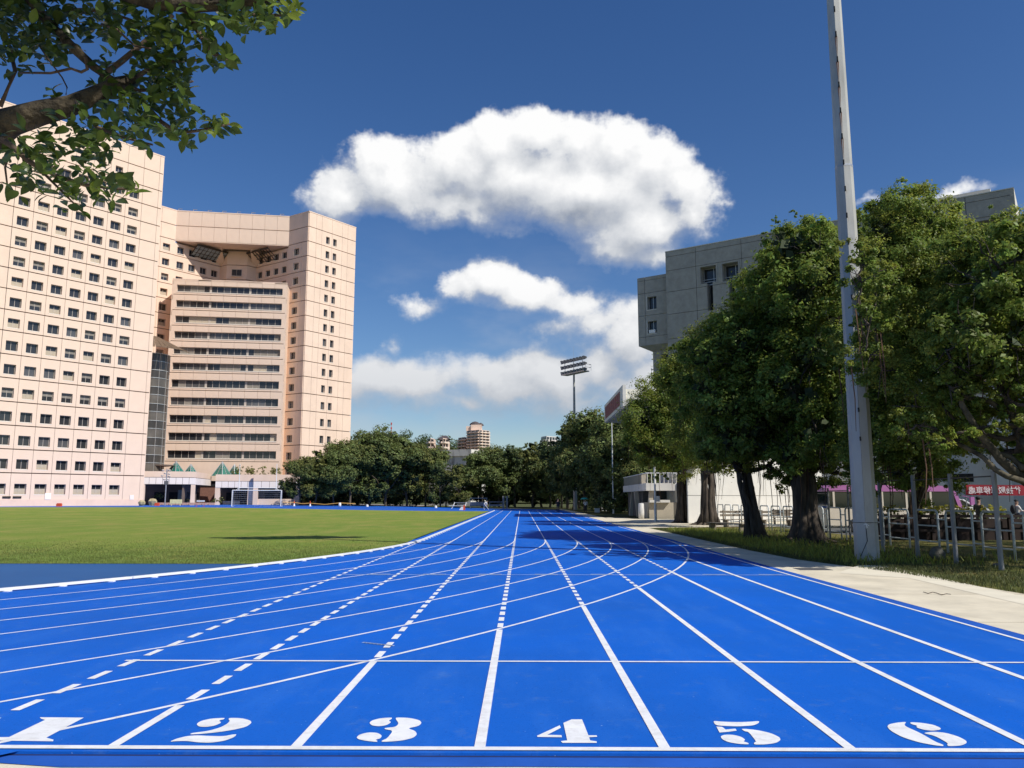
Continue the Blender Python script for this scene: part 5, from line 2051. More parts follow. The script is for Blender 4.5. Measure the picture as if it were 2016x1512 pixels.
limbs = [([(30, -40), (75, 20), (112, 62), (150, 100), (185, 132), (212, 152), (236, 166)], .026, .016, 3.4), ([(-190, 340), (-170, 60), (-60, -110), (120, -100), (240, -14), (300, 6), (380, 12), (460, 8), (540, -8), (600, -20)], .04, .020, 3.1), ([(366, 20), (384, 52), (402, 82), (420, 106), (452, 122)], .014, .008, 3.2),
         ([(236, 166), (285, 205), (318, 240), (352, 262), (400, 256), (452, 244)], .012, .005, 3.3), ([(-30, 255), (20, 285), (60, 320), (110, 346), (170, 364), (225, 372), (272, 372)], .012, .004, 2.9), ([(60, 320), (90, 345), (130, 385), (150, 405)], .006, .003, 2.9),
         ([(168, 112), (172, 136), (160, 142), (140, 135), (100, 144), (38, 143)], .008, .005, 3.4), ([(76, 88), (96, 118), (122, 152), (132, 172), (130, 186)], .004, .003, 3.4), ([(200, 48), (230, 58), (265, 90), (298, 96)], .006, .004, 3.3),
         ([(200, 150), (240, 120), (300, 70), (340, 30)], .016, .010, 3.5), ([(232, 166), (275, 178), (330, 175), (380, 160)], .010, .004, 3.4), ([(150, 200), (190, 250), (240, 270), (300, 285)], .009, .004, 3.1), ([(262, 158), (300, 130), (340, 120), (400, 118)], .012, .006, 3.4),
         ([(0, 210), (30, 140), (10, 60)], .012, .008, 3.6), ([(130, 20), (200, 20), (260, 40)], .012, .006, 3.5), ([(460, 8), (500, 30), (540, 30), (580, 32)], .010, .004, 3.1), ([(20, 285), (10, 330), (15, 370)], .005, .003, 2.9)]
b = MB()
b.tube([(-4.2, 2.9, 2.2), (-3.3, 2.6, 3.4), (-2.2, 2.3, 4.5), (-1.2, 2.1, 5.2), (-.4, 1.9, 5.7)], [.13, .10, .07, .045, .02], 8)
b.tube([(-2.2, 2.3, 4.5), (-1.7, 1.7, 5.4), (-1.3, 1.2, 6.0)], [.06, .04, .015], 7)
b.build('branch', M_nb, near, smooth=True)
for pts, r0, r1, Y in limbs:
    P = [at(px, py, Y + rg.uniform(-.06, .06)) for px, py in pts]
    b = MB()
    b.tube(P, list(np.linspace(r0, r1, len(P))), 7)
    b.build('branch', M_tw if r0 < .02 else M_nb, near, smooth=True)
clus = [(40, 40, 75, 70, 3.5), (120, 40, 70, 70, 3.5), (20, 115, 40, 22, 3.5), (95, 85, 45, 34, 3.5), (190, 25, 60, 46, 3.4), (250, 35, 55, 46, 3.3), (320, 80, 50, 52, 3.3), (290, 130, 45, 44, 3.4), (340, 150, 45, 46, 3.3), (395, 55, 40, 26, 3.2), (412, 110, 30, 18, 3.2),
        (450, 118, 14, 8, 3.2), (480, 30, 40, 36, 3.1), (530, 25, 34, 26, 3.1), (575, 24, 16, 12, 3.1), (320, 215, 55, 50, 3.3), (370, 250, 40, 24, 3.3), (432, 245, 22, 16, 3.3), (250, 225, 50, 50, 3.2), (190, 262, 50, 38, 3.1), (120, 270, 50, 26, 3.1), (60, 300, 50, 20, 2.95),
        (40, 340, 50, 16, 2.9), (110, 350, 45, 18, 2.9), (170, 362, 40, 18, 2.9), (225, 372, 30, 16, 2.9), (140, 395, 30, 8, 2.9), (262, 372, 14, 6, 2.9), (220, 180, 40, 26, 3.4), (205, 120, 18, 6, 3.35), (105, 185, 10, 3, 3.2), (180, 285, 40, 20, 3.05), (330, 20, 60, 36, 3.2), (60, 5, 70, 50, 3.5), (430, 0, 60, 30, 3.1),
        (20, 300, 40, 12, 2.95), (285, 270, 30, 14, 3.1), (10, 20, 40, 30, 3.4)]
recs = []
for (px, py, r, n, Y) in clus:
    for i in range(int(n * 2.2)):
        a, q = rg.uniform(0, 6.28), math.sqrt(rg.uniform(0, 1)) * r
        recs.append((px + q * math.cos(a), py + q * math.sin(a), Y + rg.normal() * .13, rg.uniform(.036, .070)))
# one leaf shape in four tints, shared
nlm = []
for m_ in M_nl:
    lb = MB()
    prof = [(0, .0), (.14, .16), (.32, .25), (.52, .265), (.72, .20), (.88, .09), (1.0, 0)]
    vs = [(0, t, .04 * math.sin(t * 3) - .10 * t * t) for t, w in prof]
    k = len(prof)
    vs += [(-w, t, .04 * math.sin(t * 3) - .10 * t * t + w * .28) for t, w in prof[1:-1]] + [(w, t, .04 * math.sin(t * 3) - .10 * t * t + w * .28) for t, w in prof[1:-1]]
    fs = []
    for i in range(k - 1):
        l0, l1 = (k + i - 1 if i > 0 else None), (k + i if i < k - 2 else None)
        r0_, r1_ = (k + (k - 2) + i - 1 if i > 0 else None), (k + (k - 2) + i if i < k - 2 else None)
        fs.append(tuple(x for x in (i, i + 1, l1, l0) if x is not None))
        fs.append(tuple(x for x in (i, r0_, r1_, i + 1) if x is not None))
    lb.add(vs, fs)
    nlm.append(lb)
meshes = [lb.mesh('leaf', m_, smooth=True) for lb, m_ in zip(nlm, M_nl)]
recs.sort(key=lambda q: -q[3] / q[2] * (1 if (0 < q[0] and 0 < q[1]) else .3))
bulk = [MB() for _ in M_nl]
for i, (px, py, Y, L_) in enumerate(recs):
    p = at(px, py, Y)
    e = (rg.normal() * .55, rg.normal() * .55 - .15, rg.uniform(0, 6.28))
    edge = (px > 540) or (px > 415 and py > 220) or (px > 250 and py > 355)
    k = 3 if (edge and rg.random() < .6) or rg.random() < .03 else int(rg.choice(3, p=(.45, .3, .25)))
    Mx = Matrix.Translation(Vector(p)) @ Matrix.Rotation(e[2], 4, 'Z') @ Matrix.Rotation(e[0], 4, 'X') @ Matrix.Rotation(e[1], 4, 'Y') @ Matrix.Scale(L_, 4)
    if i < 300:
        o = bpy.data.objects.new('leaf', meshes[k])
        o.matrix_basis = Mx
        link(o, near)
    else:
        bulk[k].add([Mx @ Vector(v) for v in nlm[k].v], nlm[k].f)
# unseen crown leaves added above and behind the frame to shade the bough
for i in range(4200):
    a = rg.normal(size=3) * np.array([1.1, .8, .45])
    p = np.array([-.9, 2.0, 5.4]) + a
    if p[2] < 4.5 or p[0] > -.12 or p[1] > 3.0:
        continue
    L_ = rg.uniform(.06, .1)
    Mx = Matrix.Translation(Vector(p)) @ Matrix.Rotation(rg.uniform(0, 6.28), 4, 'Z') @ Matrix.Rotation(rg.normal() * .6, 4, 'X') @ Matrix.Scale(L_ * 1.25, 4)
    bulk[i % 3].add([Mx @ Vector(v) for v in nlm[0].v], nlm[0].f)
for lb, m_ in zip(bulk, M_nl):
    if lb.v:
        o = lb.build('foliage', m_, near, smooth=True)
        o['kind'] = 'stuff'
# ------------------------------------------------------------------ poles and masts
M_pole = mat('octagonal_pole_paint', lin(176, 176, 170), rough=.6, var=.12, scale=1.4, stretch=(1, 1, .25), grime=.45, gscale=1.6)
M_rust = mat('rust_streak', lin(120, 70, 44), rough=.9, var=.4, scale=6)
M_black = mat('black_cable', (.02, .02, .02), rough=.7)


def floodlight_pole(name, label, base, H, r0, r1, lamp_w, detail):
    root = empty(name, (base[0], base[1], 0), label, 'light pole')
    joints = [0, .50, 1.0]
    for i in range(2):
        z0, z1 = H * joints[i], H * joints[i + 1]
        ra = r0 + (r1 - r0) * joints[i]
        rb = r0 + (r1 - r0) * joints[i + 1]
        if i == 1:
            ra, rb = ra * .965, rb * .965
        b = MB()
        b.tube([(base[0], base[1], z0 - (.2 if i == 0 else 0)), (base[0], base[1], z1)], [ra, rb], 8)
        b.build('pole_section', M_pole, root)
    if detail:
        zc = H * .5
        rc = r0 + (r1 - r0) * .5
        b = MB()
        b.tube([(base[0], base[1], zc - .03), (base[0], base[1], zc + .03)], [rc * 1.015, rc * 1.015], 8)
        b.build('joint_ring', M_steel, root)
        for k in range(22):                                             # climbing bolts up the seam
            z = 3.2 + k * .78
            r = r0 + (r1 - r0) * z / H
            a = R(-112)
            p = (base[0] + r * .93 * math.cos(a), base[1] + r * .93 * math.sin(a), z)
            b = MB()
            b.tube([p, (p[0] + .13 * math.cos(a), p[1] + .13 * math.sin(a), z), (p[0] + .13 * math.cos(a), p[1] + .13 * math.sin(a), z + .09)], .024, 5)
            b.build('climbing_bolt', M_black, root)
        st = MB()
        a = R(-112)
        for k in range(5, 16):
            z = 3.2 + k * .78
            r = (r0 + (r1 - r0) * z / H) * .932
            r2 = (r0 + (r1 - r0) * (z - .6) / H) * .932
            p = np.array([base[0] + r * math.cos(a), base[1] + r * math.sin(a), z])
            q = np.array([base[0] + r2 * math.cos(a), base[1] + r2 * math.sin(a), z - .62])
            t = np.array([-math.sin(a), math.cos(a), 0]) * .034
            n_ = np.array([math.cos(a), math.sin(a), 0]) * .004
            st.add([p - t + n_, p + t + n_, q + t * .4 + n_, q - t * .4 + n_], [(0, 1, 2, 3)])
        st.build('rust_streak', M_rust, root)
        b = MB()
        a = R(-112)
        pts = []
        for z in (1.0, 2.2, 3.4, 4.8):
            r = (r0 + (r1 - r0) * z / H) * .955
            pts.append((base[0] + r * math.cos(a), base[1] + r * math.sin(a), z))
        b.tube(pts, .012, 5)
        b.tube([pts[0], (base[0] - .12, base[1] - .36, .55), (base[0] - .30, base[1] - .28, .12)], .010, 5)
        b.tube([(base[0] + r0 * .965 * math.cos(t), base[1] + r0 * .965 * math.sin(t), 1.02) for t in np.linspace(R(-200), R(20), 12)], .008, 4)
        b.build('cable', M_black, root)
        b = MB()
        for k in range(5):
            b.tube([pts[0], (pts[0][0] + rnd.uniform(-.07, .09), pts[0][1] - .03, pts[0][2] - rnd.uniform(.02, .14))], .012, 4)
        b.build('rope_knot', M_white, root)
    # lamp frame
    zt = H
    b = MB()
    w = lamp_w / 2
    ang = R(-56) if not detail else R(25)
    ax = np.array([math.cos(ang), math.sin(ang)])
    nx = np.array([math.sin(ang), -math.cos(ang)])
    P = lambda s, o, z: (base[0] + ax[0] * s + nx[0] * o, base[1] + ax[1] * s + nx[1] * o, z)
    b.hexa([P(-w * .75, -.55, zt), P(w, -.55, zt), P(w, .6, zt), P(-w * .75, .6, zt), P(-w * .75, -.55, zt + .16), P(w, -.55, zt + .16), P(w, .6, zt + .16), P(-w * .75, .6, zt + .16)])
    b.build('platform', M_steel, root)
    b = MB()
    for k in range(3):
        b.tube([P(-w, .1, zt + .35 + k * .95), P(w, .1, zt + .35 + k * .95)], .05, 5)
    for s_ in (-w * .7, 0, w * .7):
        b.tube([P(s_, 0, zt), P(s_, .1, zt + 2.6)], .05, 5)
    for z in (.6, 1.1):
        b.tube([P(w, -.5, zt + z), P(w + .5, -.5, zt + z), P(w + .5, .6, zt + z), P(w, .6, zt + z)], .03, 4)
    for o in (-.5, .6):
        b.tube([P(w + .5, o, zt + .1), P(w + .5, o, zt + 1.1)], .03, 4)
    b.tube([P(0, 0, zt + 2.6), P(0, 0, zt + 4.6)], .02, 4)
    b.build('lamp_frame', M_steel, root)
    Mb, Ml = mat('lamp_housing', (.05, .055, .06), rough=.5), glass_mat('lamp_glass', (.18, .22, .23), rough=.08)
    for row in range(3):
        for k in range(8):
            s_ = -w + lamp_w * (k + .5) / 8
            z = zt + .45 + row * .95
            lb = MB()
            u = .27
            lb.hexa([P(s_ - u * .6, -.25, z - .12), P(s_ + u * .6, -.25, z - .12), P(s_ + u, .22, z - .36), P(s_ - u, .22, z - .36), P(s_ - u * .6, -.32, z + .12), P(s_ + u * .6, -.32, z + .12), P(s_ + u, .40, z + .22), P(s_ - u, .40, z + .22)])
            lo = lb.build('floodlight', Mb, root)
            if not detail:
                g_ = MB()
                g_.add([P(s_ - u * .9, .235, z - .32), P(s_ + u * .9, .235, z - .32), P(s_ + u * .9, .405, z + .18), P(s_ - u * .9, .405, z + .18)], [(0, 1, 2, 3)])
                g_.build('lamp_glass', Ml, lo)
    return root


pb = gnd(1708, 1105)
floodlight_pole('floodlight_pole', 'tall pale octagonal pole with climbing bolts and rust streaks beside the track', pb, 22.0, .315, .16, 4.8, True)
floodlight_pole('floodlight_mast', 'distant floodlight mast with three rows of lamps above the right-hand trees', (8.6, 132), 22.0, .34, .17, 6.7, False)


def flagpole(label, base, H, box_z):
    root = empty('flagpole', (base[0], base[1], 0), label, 'flagpole', 'white flagpoles by the reviewing stand')
    b = MB()
    b.tube([(base[0], base[1], 0), (base[0], base[1], 1.3)], .10, 8)
    b.build('sleeve', M_white, root)
    b = MB()
    b.tube([(base[0], base[1], 1.3), (base[0], base[1], H)], [.075, .045], 8)
    b.build('shaft', M_white, root)
    b = MB()
    b.ball((base[0], base[1], H + .08), .09)
    b.build('finial', M_alu, root)
    b = MB()
    b.box(base[0] + .09, base[0] + .32, base[1] - .12, base[1] + .1, box_z, box_z + .42)
    b.build('winch_box', M_white, root)


p = gnd(1207.5, 1011)
flagpole('thin white flagpole below the red canopy sign', p, 11.5, 1.3)
p = gnd(1291, 1027)
flagpole('white flagpole in front of the reviewing stand balcony', p, 11.3, 1.45)

# ------------------------------------------------------------------ exercise bars and pipe barriers on the verge
M_pipe = mat('worn_white_pipe', lin(206, 210, 208), rough=.5, var=.12, scale=6, grime=.25, gscale=4)
M_gpost = mat('grey_post', lin(138, 138, 136), rough=.55, var=.12, scale=3, grime=.2, gscale=3)


def pullup(label, x, ys, hs, r):
    root = empty('pull_up_bars', (x, ys[0], 0), label, 'exercise bars')
    for y, h in zip(ys, hs):
        b = MB()
        b.tube([(x, y, -.1), (x, y, h)], r, 10)
        b.build('post', M_gpost, root)
    for i in range(len(ys) - 1):
        b = MB()
        z = min(hs[i], hs[i + 1]) - .12
        b.tube([(x, ys[i], z), (x, ys[i + 1], z)], .017, 6)
        b.build('bar', mat('dark_bar', (.10, .10, .10), rough=.4, metal=.6), root)


ys = [gnd(px, py)[1] for px, py in ((1985, 1121), (1890, 1108), (1810, 1097), (1747, 1087))]
pullup('row of grey pull-up bars on four posts right of the concrete pole', 11.28, ys, (2.30, 2.30, 2.32, 2.35), .058)
pullup('smaller pull-up bars behind the twisted banyan trunks', 12.9, (30.5, 32.6, 34.7, 36.6), (2.0, 2.15, 2.1, 2.0), .04)

bar_names = ['nearest', 'second', 'third', 'fourth', 'fifth', 'sixth', 'seventh', 'eighth', 'ninth', 'tenth', 'eleventh', 'twelfth', 'thirteenth', 'fourteenth', 'fifteenth', 'sixteenth', 'seventeenth', 'eighteenth', 'nineteenth', 'twentieth']
proto_bar = None
for i in range(20):
    y = 20.5 + i * 2.0
    if proto_bar is None:
        proto_bar = empty('pipe_barrier', (13.3, y, 0))
        L_ = 1.5
        b = MB()
        pts = [(13.3, y, -.05), (13.3, y, 1.16), (13.3, y + .05, 1.245), (13.3, y + .13, 1.28), (13.3, y + L_ - .13, 1.28), (13.3, y + L_ - .05, 1.245), (13.3, y + L_, 1.16), (13.3, y + L_, -.05)]
        b.tube(pts, .033, 8)
        b.build('hoop', M_pipe, proto_bar, smooth=True)
        for z in (.28, .78):
            b = MB()
            b.tube([(13.3, y, z), (13.3, y + L_, z)], .024, 6)
            b.build('rail', M_pipe, proto_bar)
        for z in (.35, 1.0):
            b = MB()
            b.tube([(13.3, y + L_, z), (13.3, y + 2.0, z)], .022, 6)
            b.build('link_rail', M_pipe, proto_bar)
        o = proto_bar
    else:
        o = copy_tree(proto_bar, loc=(13.3, y, 0))
    tag(o, 'white pipe hoop barrier, %s of the row counted from the right edge of the photo' % bar_names[i], 'barrier', 'white pipe barriers along the verge')

# dark planter rail with yellow flowering shrubs behind the barriers
M_brown = mat('dark_brown_timber', lin(42, 30, 26), rough=.8, var=.25, scale=3)
fence = empty('planter_fence', (22, 35, 0), 'dark brown post and rail planter fence behind the white barriers', 'fence')
fx = np.linspace(14.9, 34, 19)
for x in fx:
    b = MB()
    b.box(x - .07, x + .07, 34.3, 34.44, -.05, 1.02)
    b.build('post', M_brown, fence)
for z0, z1 in ((.88, 1.0), (.30, .40)):
    b = MB()
    b.box(14.8, 34.1, 34.27, 34.3, z0, z1)
    b.build('rail', M_brown, fence)
b = MB()
b.box(14.8, 34.1, 34.6, 35.3, -.05, .82)
b.build('planter_box', M_brown, fence)
M_yl = leaf_mat('yellow_shrub_leaf', (.36, .34, .04), trans=.3)
rg = np.random.default_rng(3)
for i, (px0, px1, lb) in enumerate(((1722, 1768, 'yellow-green shrub between the concrete pole and the pull-up bars'), (1818, 1850, 'yellow-green shrub left of the minibus front'), (1862, 1910, 'yellow flowering shrub under the minibus windscreen'), (1935, 1975, 'pale yellow shrub in front of the white car'))):
    sh = empty('flowering_shrub', (at((px0 + px1) / 2, 1000, 35)[0], 35, .8), lb, 'shrub', 'yellow shrubs in the planter')
    cl = []
    for k in range(8):
        q = at(px0 + (px1 - px0) * (k + .5) / 8, 1003 + rg.uniform(-2, 4), 34.9)
        cl.append((tuple(q), rg.uniform(.16, .28)))
    np_quads('foliage', crown_leaves(cl, 3200, .07, rg, sub=60), M_yl, sh)
    np_quads('green_foliage', crown_leaves([((c[0], c[1], c[2] - .15), r * 1.1) for c, r in cl], 2400, .07, rg, sub=60), M_leaf_b, sh)
dark_hedge = empty('hedge', (20, 35.9, 0), 'dark clipped hedge filling the planter behind the brown fence', 'hedge')
cl = [((x, 35.9, .45), .5) for x in np.linspace(15, 21.5, 12)]
np_quads('foliage', crown_leaves(cl, 1500, .10, rg, sub=30), M_leaf_dark, dark_hedge)

# benches between the trunks
M_wood = mat('weathered_bench_wood', lin(128, 118, 104), rough=.85, var=.2, scale=5, stretch=(1, .2, 1))


def bench(label, cx, cy, rz, L_=1.9, back=False):
    root = empty('wooden_bench', (cx, cy, 0), label, 'bench', 'wooden benches under the banyans')
    c, s_ = math.cos(rz), math.sin(rz)
    T = lambda x, y, z: (cx + x * c - y * s_, cy + x * s_ + y * c, z)

    def bx(x0, x1, y0, y1, z0, z1, nm):
        b = MB()
        b.hexa([T(x0, y0, z0), T(x1, y0, z0), T(x1, y1, z0), T(x0, y1, z0), T(x0, y0, z1), T(x1, y0, z1), T(x1, y1, z1), T(x0, y1, z1)])
        b.build(nm, M_wood, root)
    for k in range(3):
        bx(-L_ / 2, L_ / 2, -.22 + k * .15, -.09 + k * .15, .41, .45, 'seat_plank')
    for x in (-L_ / 2 + .2, L_ / 2 - .2):
        bx(x - .05, x + .05, -.2, .2, 0, .41, 'leg')
    if back:
        for k in range(2):
            bx(-L_ / 2, L_ / 2, .25, .29, .62 + k * .2, .75 + k * .2, 'back_plank')
        for x in (-L_ / 2 + .2, L_ / 2 - .2):
            bx(x - .04, x + .04, .22, .27, .2, 1.0, 'back_post')


q = gnd(1432, 1047)
bench('long low plank bench nearest the path, left of the pale-footed trunk', q[0], q[1], R(-62), 2.6)
for (px, py, a, lb) in ((1452, 1037, 20, 'wooden bench with backrest left of the pale-footed trunk'), (1530, 1038, 10, 'wooden bench with backrest between the two nearest banyan trunks'), (1550, 1032, -10, 'wooden bench with backrest half hidden by the twisted banyan')):
    q = gnd(px, py)
    bench(lb, q[0], q[1], R(a), 2.0, True)

# mossy stone on the grass, twig litter
st = MB()
q = gnd(1846, 1102)
st.ball((q[0], q[1], .16), (.20, .17, .20), 14, 9, .07, rnd)
tag(st.build('stone', mat('grey_stone', lin(98, 96, 88), rough=.95, var=.3, scale=8, bump=.8, bscale=30), smooth=True), 'rough grey stone on the grass between the pull-up posts', 'stone')
st = MB()
q = gnd(1962, 1116)
st.ball((q[0], q[1], .04), (.10, .07, .05), 10, 6, .15, rnd)
tag(st.build('stone', MATS['grey_stone'], smooth=True), 'small dark stone near the rightmost pull-up post', 'stone')
tw = MB()
for i in range(7):
    q = gnd(1818 + i * 9, 1165 + i * .9 + 2 * math.sin(i * 2))
    tw.v.append((q[0], q[1], -.004))
tube_pts = tw.v
tw = MB()
tw.tube(tube_pts, .006, 5)
tag(tw.build('fallen_twig', M_tw), 'thin fallen twig lying on the concrete path', 'twig')

# grass blades on the verge and along the front edge of the pitch
def blades(name, P, h, w, material, rg):
    n = len(P)
    a = rg.uniform(0, 6.28, n)
    d = np.stack([np.cos(a), np.sin(a), np.zeros(n)], 1)
    hh = (h * rg.uniform(.5, 1.4, n))[:, None]
    lean = np.stack([rg.normal(size=n), rg.normal(size=n), np.zeros(n)], 1) * .45 * hh
    up = np.array([0, 0, 1.0]) * hh
    V = np.empty((n, 4, 3), np.float32)
    V[:, 0], V[:, 1] = P - d * w, P + d * w
    V[:, 2], V[:, 3] = P + d * w * .3 + up + lean, P - d * w * .3 + up + lean
    return np_quads(name, V, material)


M_blade = leaf_mat('grass_blade', (.092, .108, .036), isl=.45, trans=.25, rough=.6)
M_blade2 = leaf_mat('pitch_blade', (.165, .215, .055), isl=.3, trans=.25, rough=.6)
rg = np.random.default_rng(17)
edge_y = [5.3, 9.0, 13.4, 16.2, 18.6, 20.6, 23.0, 27, 48]
edge_x = [9.6, 9.3, 8.95, 8.70, 8.55, 8.1, 7.60, 7.42, 7.36]
n = 62000
yy = rg.uniform(13, 46, n) ** 1.0
xx = np.interp(yy, edge_y, edge_x) + np.abs(rg.normal(size=n)) * 2.6 - .02
keep = (xx < 15.1) & ((np.sin(xx * 3.1 + yy * 1.7) + np.sin(yy * 2.3 - xx * 1.3) + rg.normal(size=n) * .8) > -1.0)
P = np.stack([xx[keep], yy[keep], np.full(keep.sum(), -.02)], 1)
tag(blades('verge_grass_blades', P, .075, .008, M_blade, rg), 'tufts of rough verge grass between the path and the trees', 'grass', kind='stuff')
n = 5200
yy = rg.uniform(21, 44, n)
xx = np.interp(yy, edge_y, edge_x) + np.abs(rg.normal(size=n)) * 1.8 + .25
P = np.stack([xx, yy, np.full(n, -.02)], 1)
tag(blades('weeds', P, .20, .016, M_leaf_b, rg), 'taller weeds in the shade of the banyans', 'weeds', kind='stuff')
n = 60000
yy = Y_G0 + np.abs(rg.normal(size=n)) * 4.5
xx = X_C + rg.uniform(20, R_K, n)
lim = np.sqrt(np.maximum(0, (R_K - .16) ** 2 - np.maximum(0, Y_N - yy) ** 2))
keep = (xx - X_C) < lim - .02
P = np.stack([xx[keep], yy[keep], np.full(keep.sum(), .02)], 1)
tag(blades('pitch_grass_blades', P, .035, .007, M_blade2, rg), 'short mown grass at the near end of the pitch', 'grass', kind='stuff')

# ------------------------------------------------------------------ people
def person(name, label, loc, yaw, skel, cols, H=1.72, extras=None):
    """one continuous skinned body; skel: joint offsets in body space (x right, y forward, z up) for a figure of height H"""
    root = empty(name, loc, label, 'person', rz=yaw)
    J = dict(pelvis=(0, 0, .92), waist=(0, .0, 1.06), chest=(0, .0, 1.28), neck=(0, .0, 1.46), head0=(0, .02, 1.56), head1=(0, .02, 1.66),
             sl=(-.19, 0, 1.40), el=(-.24, -.02, 1.12), wl=(-.25, .06, .87), hl=(-.25, .09, .78), sr=(.19, 0, 1.40), er=(.24, -.02, 1.12), wr=(.25, .06, .87), hr=(.25, .09, .78),
             pl=(-.10, 0, .88), kl=(-.11, .03, .48), al=(-.11, 0, .09), tl=(-.12, .16, .04), pr=(.10, 0, .88), kr=(.11, .03, .48), ar=(.11, 0, .09), tr=(.12, .16, .04))
    J.update(skel or {})
    rad = dict(pelvis=(.15, .12), waist=(.135, .10), chest=(.165, .115), neck=(.06, .06), head0=(.085, .095), head1=(.085, .10), sl=(.075, .075), el=(.05, .05), wl=(.036, .036), hl=(.042, .028), sr=(.075, .075), er=(.05, .05), wr=(.036, .036), hr=(.042, .028),
               pl=(.095, .095), kl=(.065, .065), al=(.045, .05), tl=(.045, .035), pr=(.095, .095), kr=(.065, .065), ar=(.045, .05), tr=(.045, .035))
    names = list(J)
    E_ = [('pelvis', 'waist'), ('waist', 'chest'), ('chest', 'neck'), ('neck', 'head0'), ('head0', 'head1'), ('chest', 'sl'), ('sl', 'el'), ('el', 'wl'), ('wl', 'hl'), ('chest', 'sr'), ('sr', 'er'), ('er', 'wr'), ('wr', 'hr'),
          ('pelvis', 'pl'), ('pl', 'kl'), ('kl', 'al'), ('al', 'tl'), ('pelvis', 'pr'), ('pr', 'kr'), ('kr', 'ar'), ('ar', 'tr')]
    k = H / 1.72
    me = bpy.data.meshes.new('body')
    me.from_pydata([tuple(c * k for c in J[n_]) for n_ in names], [(names.index(a), names.index(b_)) for a, b_ in E_], [])
    o = bpy.data.objects.new('body', me)
    COL.objects.link(o)
    sk = o.modifiers.new('skin', 'SKIN')
    sv = me.skin_vertices[0].data
    for i, n_ in enumerate(names):
        sv[i].radius = (rad[n_][0] * k, rad[n_][1] * k)
        sv[i].use_root = n_ == 'pelvis'
    sb = o.modifiers.new('subsurf', 'SUBSURF')
    sb.levels = sb.render_levels = 2
    dg = bpy.context.evaluated_depsgraph_get()
    ev = o.evaluated_get(dg)
    m2 = bpy.data.meshes.new_from_object(ev)
    m2.name = 'body'
    bpy.data.objects.remove(o)
    skin, shirt, trouser, shoe = [mat('%s_%s_%s' % (name, kk, label[:14].replace(' ', '_')), c, rough=.8, var=.1, scale=6) for kk, c in zip(('skin', 'shirt', 'trousers', 'shoes'), cols)]
    for m_ in (skin, shirt, trouser, shoe):
        m2.materials.append(m_)
    seg = np.array([J[n_] for n_ in names]) * k
    kind = {'pelvis': 2, 'waist': 1, 'chest': 1, 'neck': 0, 'head0': 0, 'head1': 0, 'sl': 1, 'el': 1, 'wl': 0, 'hl': 0, 'sr': 1, 'er': 1, 'wr': 0, 'hr': 0, 'pl': 2, 'kl': 2, 'al': 2, 'tl': 3, 'pr': 2, 'kr': 2, 'ar': 2, 'tr': 3}
    for p_ in m2.polygons:
        d_ = np.linalg.norm(seg - np.array(p_.center), axis=1)
        p_.material_index = kind[names[int(d_.argmin())]]
        p_.use_smooth = True
    bo = bpy.data.objects.new('body', m2)
    bo.parent = root
    COL.objects.link(bo)
    hd = np.array(J['head1']) * k
    hm = MB()
    hm.ball((hd[0], hd[1] - .02 * k, hd[2] + .045 * k), (.088 * k, .105 * k, .075 * k), 10, 7)
    h_ = hm.build('hair', mat('dark_hair', (.012, .010, .009), rough=.6), None, smooth=True)
    h_.parent = root
    fm = MB()
    fm.ball((hd[0], hd[1] + .103 * k, hd[2] - .035 * k), (.014 * k, .02 * k, .022 * k), 6, 5)
    fo = fm.build('nose', skin, None, smooth=True)
    fo.parent = root
    for sx in (-1, 1):
        em = MB()
        em.ball((hd[0] + sx * .034 * k, hd[1] + .088 * k, hd[2] - .005 * k), (.013 * k, .010 * k, .008 * k), 6, 5)
        eo = em.build('eye', mat('dark_eye', (.01, .01, .01), rough=.3), None)
        eo.parent = root
        em = MB()
        em.ball((hd[0] + sx * .092 * k, hd[1] + .01 * k, hd[2] - .03 * k), (.012 * k, .02 * k, .03 * k), 6, 5)
        eo = em.build('ear', skin, None, smooth=True)
        eo.parent = root
    if extras:
        extras(root, J, k)
    return root


def child_mesh(root, b, nm, m_, smooth=True):
    o = b.build(nm, m_, None, smooth)
    o.parent = root
    return o


SK, SK2 = (.42, .27, .19, 1), (.36, .22, .15, 1)


def cap_extras(root, J, k):
    h = np.array(J['head1']) * k
    b = MB()
    b.ball((h[0], h[1] - .01, h[2] + .07), (.105, .118, .085), 12, 8)
    b.box(h[0] - .075, h[0] + .075, h[1] + .07, h[1] + .20, h[2] + .045, h[2] + .06)
    child_mesh(root, b, 'cap', mat('black_cap', (.015, .015, .018), rough=.8))


def umb_extras(root, J, k):
    b = MB()
    hp = np.array(J['hr']) * k
    b.tube([tuple(hp), (hp[0] - .04, hp[1], 1.78 * k)], .012, 5)
    child_mesh(root, b, 'umbrella_shaft', M_steel)
    b = MB()
    n = 8
    top = (hp[0] - .04, hp[1], 1.98 * k)
    ring = [(top[0] + .52 * math.cos(2 * math.pi * i / n), top[1] + .52 * math.sin(2 * math.pi * i / n), 1.74 * k) for i in range(n)]
    mid = [(top[0] + .30 * math.cos(2 * math.pi * i / n), top[1] + .30 * math.sin(2 * math.pi * i / n), 1.91 * k) for i in range(n)]
    b.add([top] + mid + ring, [(0, 1 + i, 1 + (i + 1) % n) for i in range(n)] + [(1 + i, 1 + n + i, 1 + n + (i + 1) % n, 1 + (i + 1) % n) for i in range(n)])
    child_mesh(root, b, 'umbrella_canopy', mat('turquoise_umbrella', lin(70, 178, 156), rough=.6, var=.15, scale=5, trans=.25), False)


def pack_extras(root, J, k):
    b = MB()
    c = np.array(J['chest']) * k
    b.ball((c[0], c[1] - .20, c[2] - .06), (.16, .11, .24), 10, 8)
    child_mesh(root, b, 'backpack', mat('black_backpack', (.02, .02, .022), rough=.8))


